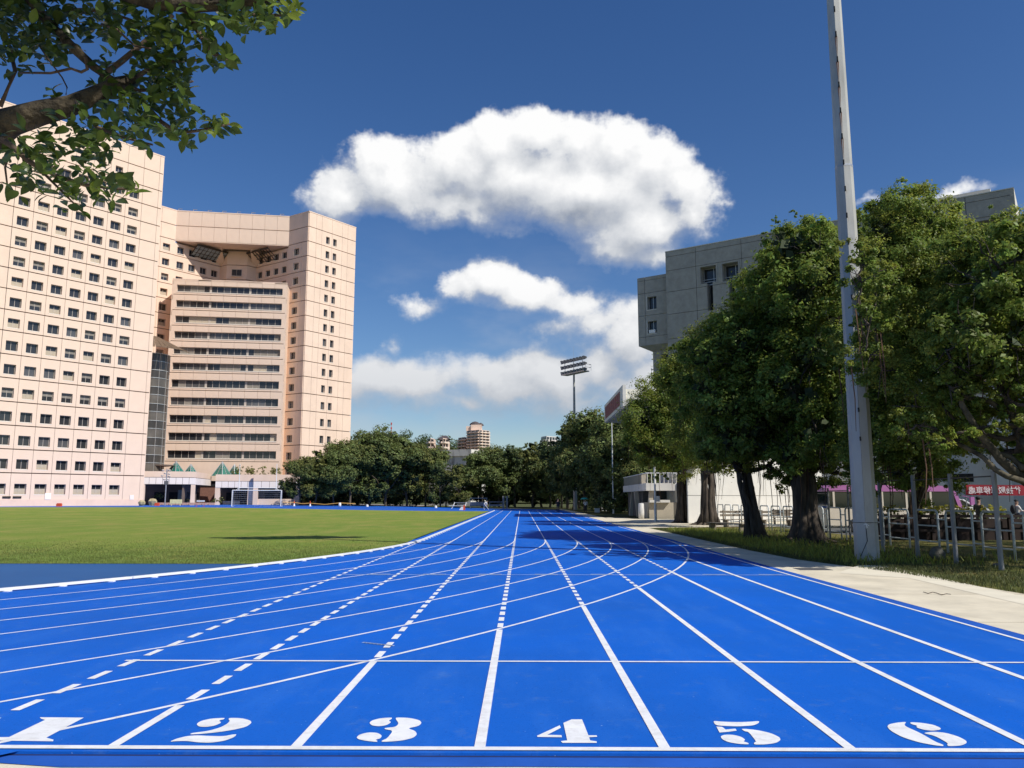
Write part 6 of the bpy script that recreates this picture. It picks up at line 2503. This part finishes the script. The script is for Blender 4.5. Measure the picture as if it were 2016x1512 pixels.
walk = dict(kl=(-.10, .16, .50), al=(-.10, .22, .10), tl=(-.11, .37, .06), kr=(.10, -.02, .48), ar=(.10, -.26, .14), tr=(.10, -.14, .05), el=(-.25, -.14, 1.14), wl=(-.25, -.05, .92), hl=(-.25, .0, .84), er=(.25, .06, 1.14), wr=(.24, .22, .98), hr=(.24, .28, .93))
hold = dict(er=(.25, .06, 1.16), wr=(.20, .24, 1.30), hr=(.20, .26, 1.37))
q = gnd(1153, 1010)
person('person', 'person in a white top walking on the path under a turquoise umbrella', (q[0], q[1], 0), R(180), {**walk, **hold}, (SK, (.75, .75, .74, 1), (.03, .03, .035, 1), (.05, .05, .05, 1)), 1.62, umb_extras)
q = gnd(1098.5, 1009.5)
person('person', 'person in dark clothes walking on the blue track in the shade', (q[0], q[1], 0), R(180), walk, (SK2, (.02, .02, .025, 1), (.025, .025, .03, 1), (.02, .02, .02, 1)), 1.7)
bend = dict(waist=(0, .10, 1.0), chest=(0, .28, 1.12), neck=(0, .42, 1.20), head0=(0, .50, 1.26), head1=(0, .56, 1.33), sl=(-.18, .32, 1.16), sr=(.18, .32, 1.16), el=(-.2, .45, .92), wl=(-.16, .5, .68), hl=(-.15, .52, .6), er=(.2, .45, .92), wr=(.16, .5, .68), hr=(.15, .52, .6), kr=(.12, .35, .5), ar=(.12, .62, .1), tr=(.12, .78, .06))
q = at(953, 998, 128)
person('person', 'person in white stretching at the far end of the home straight', (q[0], q[1], gz(q[0], q[1]) + .02), R(-70), bend, (SK, (.78, .78, .76, 1), (.5, .5, .5, 1), (.6, .6, .6, 1)), 1.7)
q = at(1926, 990, 37.6)
person('person', 'man in a brown shirt and black cap seen from behind by the planter', (q[0], q[1], 0), R(-62), dict(el=(-.26, .05, 1.14), wl=(-.2, .24, 1.0), hl=(-.18, .3, .98)), (SK2, (.085, .07, .055, 1), (.03, .03, .04, 1), (.03, .03, .03, 1)), 1.68, cap_extras)
q = at(2000.5, 990, 42.5)
person('person', 'person with a black backpack and pale shirt at the right edge', (q[0], q[1], 0), R(-90), dict(er=(.24, .10, 1.16), wr=(.2, .30, 1.12), hr=(.2, .37, 1.12), el=(-.24, .10, 1.16), wl=(-.2, .30, 1.12), hl=(-.2, .37, 1.12)), (SK, (.62, .60, .56, 1), (.02, .02, .025, 1), (.02, .02, .02, 1)), 1.58, pack_extras)

# ------------------------------------------------------------------ vehicles and banner on the road
M_pinkpaint = mat('pink_vehicle_paint', lin(178, 112, 166), rough=.35, var=.04, spec=.6)
M_cream = mat('cream_vehicle_paint', lin(214, 202, 184), rough=.35, var=.04, spec=.6)
M_whitecar = mat('white_vehicle_paint', (.78, .78, .78), rough=.25, var=.02, spec=.6)
M_rub = mat('tyre_rubber', (.02, .02, .02), rough=.85)
M_vglass = glass_mat('vehicle_glass', (.02, .028, .026), rough=.06)


def profile_body(root, nm, prof, y0, y1, material, inset=.0):
    b = MB()
    n = len(prof)
    b.add([(x, y0 + inset, z) for x, z in prof] + [(x, y1 - inset, z) for x, z in prof], [tuple(range(n)), tuple(reversed(range(n, 2 * n)))] + [(i, n + i, n + (i + 1) % n, (i + 1) % n) for i in range(n)])
    return b.build(nm, material, root)


def wheel(root, x, y, r, w=.22):
    t = MB()
    t.tube([(x, y - w / 2, r), (x, y + w / 2, r)], r, 18)
    wo = t.build('wheel', M_rub, root, smooth=False)
    h = MB()
    h.tube([(x, y - w / 2 - .01, r), (x, y - w / 2 + .02, r)], r * .58, 14)
    h.build('rim', M_alu, wo)


by = 41.0
bxr = at(1908, 1000, by)[0]                                            # front end
bxl = bxr - 7.0
bus = empty('minibus', (bxl + 3.5, by + 1, 0), 'pink-roofed minibus parked on the road behind the planter', 'minibus')
profile_body(bus, 'body', [(bxl, .35), (bxr - .05, .35), (bxr, .6), (bxr - .06, 1.15), (bxr - .12, 1.2), (bxl, 1.2)], by, by + 2.05, M_cream)
profile_body(bus, 'roof', [(bxl, 2.02), (bxr - .95, 2.02), (bxr - .72, 1.9), (bxr - .50, 1.2), (bxr - .30, 1.2), (bxr - .52, 1.86), (bxr - .72, 2.12), (bxr - 1.0, 2.26), (bxr - 1.6, 2.33), (bxl + .3, 2.33), (bxl, 2.2)], by - .01, by + 2.06, M_pinkpaint)
profile_body(bus, 'glazing', [(bxl + .1, 1.2), (bxr - .52, 1.2), (bxr - .74, 1.9), (bxr - .97, 2.02), (bxl + .1, 2.02)], by + .03, by + 2.0, M_vglass)
for x in np.linspace(bxl + .3, bxr - 1.9, 5):
    b = MB()
    b.box(x, x + .10, by + .0, by + .029, 1.2, 2.02)
    b.build('window_pillar', M_cream, bus)
b = MB()
b.box(bxr + .0, bxr + .18, by - .22, by - .08, 1.35, 1.75)
b.tube([(bxr - .3, by - .02, 1.8), (bxr + .1, by - .15, 1.7)], .02, 5)
b.build('wing_mirror', M_pinkpaint, bus)
for x in (bxl + 1.4, bxr - 1.2):
    wheel(bus, x, by + .1, .36)
b = MB()
b.box(bxr - .04, bxr + .03, by + .2, by + .55, .72, .92)
b.build('headlight', M_alu, bus)

cy_ = 46.0
cxr = at(1972, 1000, cy_)[0]
car = empty('parked_car', (cxr - 2.2, cy_ + .9, 0), 'white car behind the man in the cap, bonnet towards the right', 'car')
profile_body(car, 'body', [(cxr - 4.5, .3), (cxr - .1, .3), (cxr, .7), (cxr - .15, 1.02), (cxr - 1.25, 1.20), (cxr - 1.5, 1.22), (cxr - 4.4, 1.15), (cxr - 4.5, .8)], cy_, cy_ + 1.8, M_whitecar)
profile_body(car, 'cabin_glass', [(cxr - 4.2, 1.15), (cxr - 1.4, 1.21), (cxr - 2.1, 1.60), (cxr - 3.9, 1.60)], cy_ + .1, cy_ + 1.7, M_vglass)
profile_body(car, 'roof', [(cxr - 4.0, 1.60), (cxr - 2.05, 1.60), (cxr - 2.3, 1.68), (cxr - 3.8, 1.68)], cy_ + .08, cy_ + 1.72, M_whitecar)
b = MB()
b.tube([(cxr - 1.38, cy_ + .07, 1.2), (cxr - 2.08, cy_ + .10, 1.62)], .045, 6)
b.build('windscreen_pillar', M_whitecar, car)
for x in (cxr - 3.6, cxr - .9):
    wheel(car, x, cy_ + .1, .33)
b = MB()
b.box(cxr - .12, cxr - .02, cy_ + .15, cy_ + .5, .72, .9)
b.build('headlight', M_alu, car)

# red banner, read from behind so its white characters are mirrored
M_red = mat('red_banner_cloth', lin(140, 24, 38), rough=.7, var=.12, scale=2)
byy = 45.0
b0, b1 = at(1901, 965, byy), at(2075, 968, byy)
zt_, zb_ = at(1960, 954, byy)[2], at(1960, 974.5, byy)[2]
nseg = 16
bm = MB()
vs = []
for i in range(nseg + 1):
    t = i / nseg
    x = b0[0] + (b1[0] - b0[0]) * t
    wv = .03 * math.sin(t * 9) - .05 * math.sin(math.pi * t)
    vs += [(x, byy + wv, zb_ - .03 * math.sin(math.pi * t)), (x, byy + wv, zt_ - .03 * math.sin(math.pi * t)), (x, byy + wv + .012, zb_ - .03 * math.sin(math.pi * t)), (x, byy + wv + .012, zt_ - .03 * math.sin(math.pi * t))]
fs = []
for i in range(nseg):
    a, c = 4 * i, 4 * i + 4
    fs += [(a, c, c + 1, a + 1), (a + 2, a + 3, c + 3, c + 2), (a + 1, c + 1, c + 3, a + 3), (a, a + 2, c + 2, c)]
bm.add(vs, fs)
ban = bm.build('banner', M_red)
tag(ban, 'red cloth banner with mirrored white Chinese characters hung behind the road', 'banner')
cu = bpy.data.curves.new('banner_text', 'FONT')
cu.body = '\u5f80\u63a5\u99c1\u8eca\u5019\u8eca\u8655'
cu.size = (zt_ - zb_) * .74
cu.offset = .006
to = bpy.data.objects.new('banner_text', cu)
COL.objects.link(to)
dg = bpy.context.evaluated_depsgraph_get()
tm = bpy.data.meshes.new_from_object(to.evaluated_get(dg))
bpy.data.objects.remove(to)
vx = np.array([v.co for v in tm.vertices]) if len(tm.vertices) else np.zeros((0, 3))
if len(vx):
    mx_ = vx[:, 0].max()
    tw_ = at(2009, 965, byy)[0] - b0[0] - .15
    sx = tw_ / max(.01, mx_)
    zmin, zmax = vx[:, 1].min(), vx[:, 1].max()
    for v in tm.vertices:
        v.co = (b0[0] + .1 + (mx_ - v.co.x) * sx, byy - .10, zb_ + (zt_ - zb_) * (.14 + .72 * (v.co.y - zmin) / (zmax - zmin)) - .02)
    tm.materials.append(mat('banner_white', (.62, .56, .56), rough=.8))
    mesh_obj('banner_characters', tm, ban)
b = MB()
for x in (b0[0] + .02, b1[0] - .02):
    b.tube([(x, byy + .05, 0), (x, byy + .05, zt_ + .1)], .03, 6)
b.build('banner_post', M_gpost, ban)

# ------------------------------------------------------------------ far side of the field
def GP(px, py, Y):
    q = at(px, py, Y)
    return q[0], q[1], gz(q[0], q[1])


gx0, gx1 = GP(456, 998, 126), GP(552.5, 998, 127.2)
gb = gx0[2] + .02
goal = empty('goal', (gx0[0], gx0[1], gb), 'white soccer goal with rugby uprights on top at the far end of the pitch', 'goal')
dx = np.array([gx1[0] - gx0[0], gx1[1] - gx0[1]])
GW = np.linalg.norm(dx)
dx /= GW
nx_ = np.array([-dx[1], dx[0]])
T = lambda s_, o, z: (gx0[0] + dx[0] * s_ + nx_[0] * o, gx0[1] + dx[1] * s_ + nx_[1] * o, gb + z)
GH = 2.46
for s_ in (0, GW):
    b = MB()
    b.tube([T(s_, 0, 0), T(s_, 0, GH)], .07, 8)
    b.build('goalpost', M_white, goal)
    b = MB()
    b.tube([T(s_, 0, GH), T(s_, .9, GH), T(s_, 2.0, 0), T(s_, 0, 0.02)], .035, 6)
    b.build('net_stay', M_white, goal)
b = MB()
b.tube([T(0, 0, GH), T(GW, 0, GH)], .07, 8)
b.build('crossbar', M_white, goal)
b = MB()
b.tube([T(GW * .13, 0, GH + .38), T(GW * .89, 0, GH + .38)], .05, 8)
b.build('rugby_crossbar', M_white, goal)
for s_ in (GW * .13, GW * .89):
    b = MB()
    b.tube([T(s_, 0, GH), T(s_, 0, GH + 4.1)], [.06, .045], 8)
    b.build('upright', M_white, goal)
    b = MB()
    b.tube([T(s_ + (-.4 if s_ < 3 else .4), 0, GH), T(s_, 0, GH + .45)], .035, 6)
    b.build('brace', M_white, goal)
net = MB()
for i in range(25):
    s_ = GW * i / 24
    net.tube([T(s_, .9, GH - .15 * math.sin(math.pi * i / 24)), T(s_, 2.0, 0)], .008, 3)
    net.tube([T(s_, 0, GH), T(s_, .9, GH - .15 * math.sin(math.pi * i / 24))], .008, 3)
for j in range(9):
    t = j / 8
    net.tube([T(0, .9 + 1.1 * t, GH * (1 - t)), T(GW / 2, .9 + 1.1 * t, GH * (1 - t) - .1 * (1 - t)), T(GW, .9 + 1.1 * t, GH * (1 - t))], .008, 3)
    for s_ in (0, GW):
        net.tube([T(s_, 0, GH * (1 - t)), T(s_, .9 + 1.1 * t, GH * (1 - t))], .008, 3)
no = net.build('net', mat('net_cord', (.6, .6, .6), rough=.8), goal)

# traffic cones, drums and barrier tape along the far edge
M_or = mat('orange_cone', lin(214, 84, 48), rough=.6, var=.1)
for px, Y, lb in ((579, 140, 'red and white traffic cone right of the soccer goal'), (610.5, 141, 'second traffic cone from the soccer goal holding the barrier tape')):
    x, y, z = GP(px, 996, Y)
    cn = empty('traffic_cone', (x, y, z), lb, 'cone', 'traffic cones along the far edge')
    b = MB()
    b.box(x - .2, x + .2, y - .2, y + .2, z, z + .05)
    b.lathe([(.17, .05), (.10, .45)], (x, y, z), 12)
    b.build('base', M_white, cn)
    b = MB()
    b.lathe([(.10, .45), (.04, .95)], (x, y, z), 12)
    b.build('tip', M_or, cn)
x, y, z = GP(669, 996, 142)
b = MB()
b.lathe([(.22, 0), (.24, .3), (.22, .62), (.12, .72)], (x, y, z), 12)
tag(b.build('barrel', M_white, smooth=True), 'white drum at the end of the barrier tape', 'drum')
b = MB()
pts = []
for px, py, Y in ((556, 989, 138), (579, 989.5, 140), (595, 992, 140.5), (610, 991, 141), (640, 993.5, 141.5), (669, 990.5, 142), (700, 992, 144)):
    q = at(px, py, Y)
    pts.append(q)
for a, c in zip(pts[:-1], pts[1:]):
    b.add([a, c, c + [0, 0, .09], a + [0, 0, .09], a + [0, .01, 0], c + [0, .01, 0], c + [0, .01, .09], a + [0, .01, .09]], [(0, 1, 2, 3), (7, 6, 5, 4), (3, 2, 6, 7), (0, 4, 5, 1)])
tag(b.build('barrier_tape', mat('yellow_tape', lin(206, 160, 84), rough=.6)), 'sagging yellow barrier tape strung between the far cones', 'tape')
for px, Y, lb in ((723, 150, 'small white marker left of centre on the far kerb'), (858, 150, 'small white marker right of centre on the far kerb')):
    x, y, z = GP(px, 996, Y)
    b = MB()
    b.lathe([(.26, 0), (.22, .32), (.1, .42)], (x, y, z), 10)
    tag(b.build('marker_block', M_white), lb, 'marker', 'white markers on the far kerb')
x, y, z = GP(910, 998, 124)
b = MB()
b.hexa([(x - .5, y, z), (x + .15, y, z), (x + .15, y + .3, z), (x - .5, y + .3, z), (x - .15, y, z + .5), (x + .15, y, z + .5), (x + .15, y + .3, z + .5), (x - .15, y + .3, z + .5)])
sg = b.build('wedge_marker', M_white)
tag(sg, 'red and white wedge marker at the far corner of the grass', 'marker')
b = MB()
b.box(x + .16, x + .42, y, y + .3, z, z + .72)
b.build('red_face', M_or, sg)

# hurdle, low lamp post, rocks and planter clutter by the podium
x, y, z = GP(393, 998, 122)
hu = empty('hurdle', (x, y, z), 'small red and white hurdle on the far track left of the goal', 'hurdle')
for s_ in (-.55, .55):
    b = MB()
    b.tube([(x + s_, y - .3, z + .03), (x + s_, y + .3, z + .03), (x + s_, y + .3, z + .9)], .03, 6)
    b.build('leg', mat('red_paint', lin(190, 60, 60), rough=.5), hu)
b = MB()
b.box(x - .6, x + .6, y + .27, y + .33, z + .72, z + .92)
b.build('board', M_white, hu)
x, y, z = GP(324.5, 996, 138)
lpst = empty('lamp_post', (x, y, z), 'short lamp post with six small floodlights in front of the podium', 'lamp post')
b = MB()
b.tube([(x, y, z), (x, y, z + 6.2)], .09, 8)
b.build('post', M_steel, lpst)
b = MB()
b.box(x - .35, x + .35, y - .1, y + .1, z + 3.55, z + 4.15)
b.build('control_box', mat('grey_box', lin(108, 106, 104), rough=.6), lpst)
for i, (ox, oz) in enumerate(((-.62, 5.95), (.48, 5.95), (-.25, 5.45), (.45, 5.35), (-.72, 5.05), (.5, 4.95), (-.3, 4.4), (.42, 4.4))):
    b = MB()
    b.tube([(x, y, z + oz - .15), (x + ox * .7, y, z + oz)], .03, 5)
    b.ball((x + ox, y - .1, z + oz), (.24, .2, .16), 8, 6)
    b.build('floodlight', mat('pale_lamp', lin(196, 184, 172), rough=.5), lpst)
for px, w_, lb in ((279, .62, 'angular boulder at the corner of the pink wing'), (301, .78, 'larger angular boulder in front of the dark podium opening')):
    x, y, z = GP(px, 993, 137)
    b = MB()
    b.ball((x, y, z + w_ * .7), (w_, w_ * .7, w_ * .85), 8, 5, .16, rnd)
    tag(b.build('boulder', mat('boulder_stone', lin(168, 158, 122), rough=.9, var=.2, scale=2, bump=.6, bscale=6)), lb, 'boulder', 'boulders by the podium')
b = MB()
x, y, z = GP(346, 990, 139)
b.box(x - 1.0, x + 1.0, y, y + .15, z + .35, z + 1.05)
b.box(x - .8, x - .7, y + .02, y + .12, z, z + .35)
b.box(x + .7, x + .8, y + .02, y + .12, z, z + .35)
tag(b.build('sign_board', mat('pale_yellow_board', lin(222, 214, 160), rough=.6)), 'pale yellow board sign in front of the podium', 'sign')
for px, py, lb in ((115, 995, 'orange box on the far track below the pink wing'), (308, 995.5, 'red box beside the boulders')):
    x, y, z = GP(px, py, 121 if px < 200 else 134)
    b = MB()
    b.box(x - .35, x + .35, y, y + .4, z + .02, z + .42)
    b.box(x - .28, x + .28, y + .04, y + .36, z + .42, z + .5)
    tag(b.build('crate', M_or), lb, 'crate')
for px, py, w_, h_, lb in ((93, 977, .45, 1.0, 'white notice on the pink wing between two ground floor windows'), (258, 979, .35, .8, 'white notice near the corner of the pink wing')):
    a, zc = FA.hit(px, py)
    b = MB()
    b.fbox(FA, a - w_, a + w_, .205, .24, zc - h_ / 2, zc + h_ / 2)
    tag(b.build('notice', M_whitep), lb, 'notice')
for px0, px1 in ((3.5, 20), (24, 41)):
    a0, zc = FA.hit(px0, 979)
    a1, _ = FA.hit(px1, 979)
    b = MB()
    b.fbox(FA, a0, a1, .205, .23, zc - .16, zc + .16)
    for k in range(4):
        pass
    b.build('vent_grille', M_dark, pink)
# low bench wall and shrubs along the podium front
b = MB()
for i in range(9):
    x, y, z = GP(312 + i * 13, 992, 141)
    b.box(x - .5, x + .5, y, y + .4, z + .1, z + .5)
bw_ = b.build('bench_wall', mat('pink_stone', lin(196, 158, 140), rough=.8, var=.15))
tag(bw_, 'low stone ledge along the front of the podium', 'ledge')
rg = np.random.default_rng(55)
for px, py, r, lb in ((426, 987, .9, 'yellow-green shrub at the podium column'), (367, 986, .5, 'small dark shrub in the podium opening'), (316, 978, .9, 'leafy shrub in the dark podium opening'), (515, 929, 1.7, 'bushy plants on the podium roof')):
    q = at(px, py, 150 if py > 950 else 160)
    sh = empty('shrub', tuple(q), lb, 'shrub')
    cl = [((q[0] + rg.normal() * r * .5, q[1] + rg.normal() * r * .5, q[2] + rg.normal() * r * .25), r * .55) for _ in range(6)]
    if r > 1.5:
        cl = [((q[0] + rg.uniform(-5, 4), q[1] + rg.normal() * .5, q[2] + rg.normal() * .3), .9) for _ in range(14)]
    np_quads('foliage', crown_leaves(cl, 260, .24, rg, sub=10), M_leaf_far2, sh)
# boards, racks and benches under the trees at the far corner
for px, w_, zt_b, m_, lb in ((942, 1.5, 1.9, M_gpost, 'grey frame cabinet beside the stretching person'), (978, 1.3, 1.25, M_gpost, 'low grey board under the far trees')):
    x, y, z = GP(px, 992, 142)
    c = empty('equipment_frame', (x, y, z), lb, 'equipment')
    b = MB()
    b.box(x - w_, x - w_ + .12, y, y + .12, z, z + zt_b)
    b.box(x + w_ - .12, x + w_, y, y + .12, z, z + zt_b)
    b.box(x - w_ + .12, x + w_ - .12, y, y + .12, z + zt_b - .14, z + zt_b)
    b.build('frame', m_, c)
    b = MB()
    b.box(x - w_ + .12, x + w_ - .12, y + .03, y + .09, z + .45, z + zt_b * .62)
    b.build('panel', m_, c)
x, y, z = GP(906, 994, 140)
bn = empty('metal_bench', (x, y, z), 'white metal bench under the far trees behind the wedge marker', 'bench')
b = MB()
b.box(x - 2.0, x + 1.0, y, y + .5, z + .48, z + .56)
b.build('seat', M_white, bn)
for s_ in (-1.5, .5):
    b = MB()
    b.tube([(x + s_, y + .1, z), (x + s_ + .35, y + .1, z + .5), (x + s_ + .5, y + .4, z + 1.1)], .06, 6)
    b.build('leg', M_white, bn)
b = MB()
b.tube([(x - 1.0, y + .4, z + 1.05), (x + 3.0, y + .4, z + 1.05)], .04, 5)
b.tube([(x - .6, y + .4, z + .8), (x + 4.0, y + .4, z + .8)], .04, 5)
b.build('back_rail', M_steel, bn)
for px, lb in ((991, 'left one of two white gate posts under the far trees'), (998, 'right one of two white gate posts under the far trees')):
    x, y, z = GP(px, 990, 146)
    b = MB()
    b.box(x - .18, x + .18, y, y + .1, z, z + 2.2)
    tag(b.build('gate_post', M_gpost), lb, 'post', 'posts at the far corner')
# little white racks beside the flagpole
for k, px in enumerate((1186, 1193, 1199)):
    q = gnd(px, 1006)
    b = MB()
    b.tube([(q[0], q[1], 0), (q[0] - .25, q[1], 1.5)], .09, 6)
    b.tube([(q[0] - .25, q[1], 1.45), (q[0] + .15, q[1], 0.02)], .05, 5)
    tag(b.build('sawhorse', M_white), ('left', 'middle', 'right')[k] + ' one of three white trestles left of the thin flagpole', 'trestle', 'white trestles')
q = gnd(1176, 1009)
b = MB()
b.box(q[0] - .3, q[0] + .3, q[1], q[1] + .4, 0, .45)
b.box(q[0] - .34, q[0] + .34, q[1] - .03, q[1] + .43, .45, .52)
tag(b.build('white_box', M_white), 'small white box on the path behind the umbrella', 'box')
b = MB()
q = gnd(1262, 1021)
b.lathe([(.24, 0), (.26, .5), (.24, 1.25), (.18, 1.3)], (q[0], q[1] - .2, 0), 12)
tag(b.build('water_tank', mat('pale_tank', lin(196, 194, 190), rough=.5), smooth=True), 'pale upright drum at the corner of the reviewing stand', 'drum')

# ------------------------------------------------------------------ distance: hill, buildings, mast
def hill_h(x, y):
    a = 32 * math.exp(-(((x + 112) / 75) ** 2)) * math.exp(-(((y - 470) / 90) ** 2))
    c = 23 * math.exp(-(((x + 30) / 60) ** 2)) * math.exp(-(((y - 520) / 90) ** 2))
    return a + c


b = MB()
xs, ys_ = np.linspace(-330, 160, 50), np.linspace(300, 700, 34)
b.v = [(x, y, .3 + hill_h(x, y)) for y in ys_ for x in xs]
b.f = [(j * 50 + i, j * 50 + i + 1, (j + 1) * 50 + i + 1, (j + 1) * 50 + i) for j in range(33) for i in range(49)]
tag(b.build('hill', M_wild), kind='structure')
rg = np.random.default_rng(66)
cl = []
for i in range(700):
    x, y = rg.uniform(-260, 60), rg.uniform(380, 520)
    h = hill_h(x, y)
    if h < 5:
        continue
    cl.append(((x, y, h + rg.uniform(1.0, 4.5)), rg.uniform(2.2, 4.2)))
wood = np_quads('hillside_wood', crown_leaves(cl, 14, .95, rg, sub=1.2), M_leaf_dark)
tag(wood, 'dark wooded hillside behind the far trees', 'woodland', kind='stuff')

M_apt = mat('apartment_pink', lin(220, 196, 178), rough=.85, var=.1, scale=.2)
M_aptw = mat('apartment_cream', lin(226, 208, 190), rough=.85, var=.08, scale=.2)
M_rooft = mat('dark_roof', lin(84, 76, 76), rough=.8)


def far_tower(nm, label, px0, px1, py_top, py_bot, Y, ang, floors, bays, m1, m2, split=.6, cat='building'):
    p0, pm, p1 = at(px0, py_bot, Y), at(px0 + (px1 - px0) * split, py_bot, Y - 6), at(px1, py_bot, Y)
    zt, zb = at(px0, py_top, Y)[2], at(px0, py_bot, Y)[2] - 14
    root = empty(nm, (pm[0], pm[1], zb), label, cat)
    b = MB()
    bk = np.array([p1[0] - p0[0], p1[1] - p0[1]])
    b.prism([tuple(p0[:2]), tuple(pm[:2]), tuple(p1[:2]), (p1[0], p1[1] + 10), (p0[0], p0[1] + 10)], zb, zt)
    b.build('wall', m1, root)
    for (a, c, m_, nb) in ((p0, pm, m1, bays[0]), (pm, p1, m2, bays[1])):
        F = Facade(a, c)
        for f in range(floors):
            z0 = zt - (f + 1) * (zt - zb - 14) / floors
            hh = (zt - zb - 14) / floors
            for k in range(nb):
                w_ = F.len / nb
                q = MB()
                q.fbox(F, k * w_ + w_ * .10, (k + 1) * w_ - w_ * .10, -.1, .05, z0 + hh * .35, z0 + hh * .85)
                q.build('window', M_pane, root)
                q = MB()
                q.fbox(F, k * w_ + w_ * .04, (k + 1) * w_ - w_ * .04, 0, .9, z0 + .02, z0 + hh * .33)
                q.build('balcony', m_, root)
    return root, p0, pm, p1, zt


ap, p0, pm, p1, zt = far_tower('apartment_tower', 'distant pinkish apartment tower with domed roof pavilion above the far trees', 919, 963, 848, 893, 430, 0, 8, (3, 3), M_apt, M_aptw, .55)
b = MB()
c = at(931, 848, 432)
b.box(c[0] - 3.6, c[0] + .2, c[1], c[1] + 6, zt, zt + 2.6)
b.box(c[0] - 1.0, c[0] + 4.6, c[1] - 1, c[1] + 6, zt, zt + 3.3)
b.build('roof_pavilion', M_apt, ap)
b = MB()
b.lathe([(3.0, 0), (2.6, .9), (1.4, 1.7), (.2, 2.0)], (c[0] + 1.0, c[1] + 2, zt + 3.3), 12)
b.lathe([(1.8, 0), (1.4, .9), (.2, 1.6)], (c[0] + 4.0, c[1] + 2, zt + 3.0), 8)
b.build('roof', M_rooft, ap)
far_tower('apartment_block', 'lower distant apartment block stepping up to the tower', 902, 922, 862, 893, 440, 0, 5, (2, 2), M_apt, M_apt, .6)
hr, p0, pm, p1, zt = far_tower('hill_house', 'small distant house with dark gabled roof left of the apartment tower', 865, 882, 864, 884, 420, 0, 2, (1, 2), M_apt, M_aptw, .4)
b = MB()
b.add([(p0[0] - 1, p0[1] - 1, zt), (p1[0] + 1, p1[1] - 1, zt), (p1[0] + 1, p1[1] + 9, zt), (p0[0] - 1, p0[1] + 9, zt), ((p0[0] + p1[0]) / 2 - 1, p0[1] + 4, zt + 2.0), ((p0[0] + p1[0]) / 2 + 1, p0[1] + 4, zt + 2.0)], [(0, 1, 5, 4), (1, 2, 5), (2, 3, 4, 5), (3, 0, 4)])
b.build('roof', M_rooft, hr)
far_tower('hill_house', 'small pinkish house half hidden on the wooded hill', 841, 854, 864, 884, 425, 0, 2, (1, 1), M_apt, M_apt, .5)
far_tower('white_block', 'distant white block right of the feathery far tree', 1066, 1098, 860, 893, 420, 0, 3, (2, 4), M_shw, M_whitep, .32)
# weathered white wall building behind the trees
M_stain = mat('stained_white_wall', lin(214, 210, 200), col2=lin(92, 88, 80), rough=.9, var=.2, scale=.45, stretch=(1, 1, .35), detail=8, lo=.48, hi=.72)
wv = empty('weathered_building', (-25, 205, 0), 'weathered white wall building behind the low far trees', 'building')
a0, a1 = at(845, 890, 205), at(927, 890, 200)
F = Facade(a0[:2], a1[:2])
zt = at(890, 886, 203)[2]
b = MB()
b.fbox(F, 0, F.len, -8, 0, 0, zt - 1.6)
b.build('wall', M_stain, wv)
b = MB()
b.fbox(F, -.3, F.len + .3, -8.2, .35, zt - 1.6, zt)
b.build('parapet', M_stain, wv)
# radio mast on the hill
q = at(770, 862, 460)
b = MB()
zt = at(770, 832, 460)[2]
b.tube([(q[0], q[1], hill_h(q[0], q[1])), (q[0], q[1], zt)], [.35, .15], 5)
mast = b.build('radio_mast', mat('mast_paint', lin(190, 150, 140), rough=.6))
tag(mast, 'thin distant radio mast on the wooded hill', 'mast')
for k in range(4):
    b = MB()
    z = zt - 1.2 - k * 2.6
    b.tube([(q[0], q[1], z), (q[0], q[1], z + 1.2)], .42, 6)
    b.build('red_band', mat('mast_red', lin(186, 80, 76), rough=.6), mast)
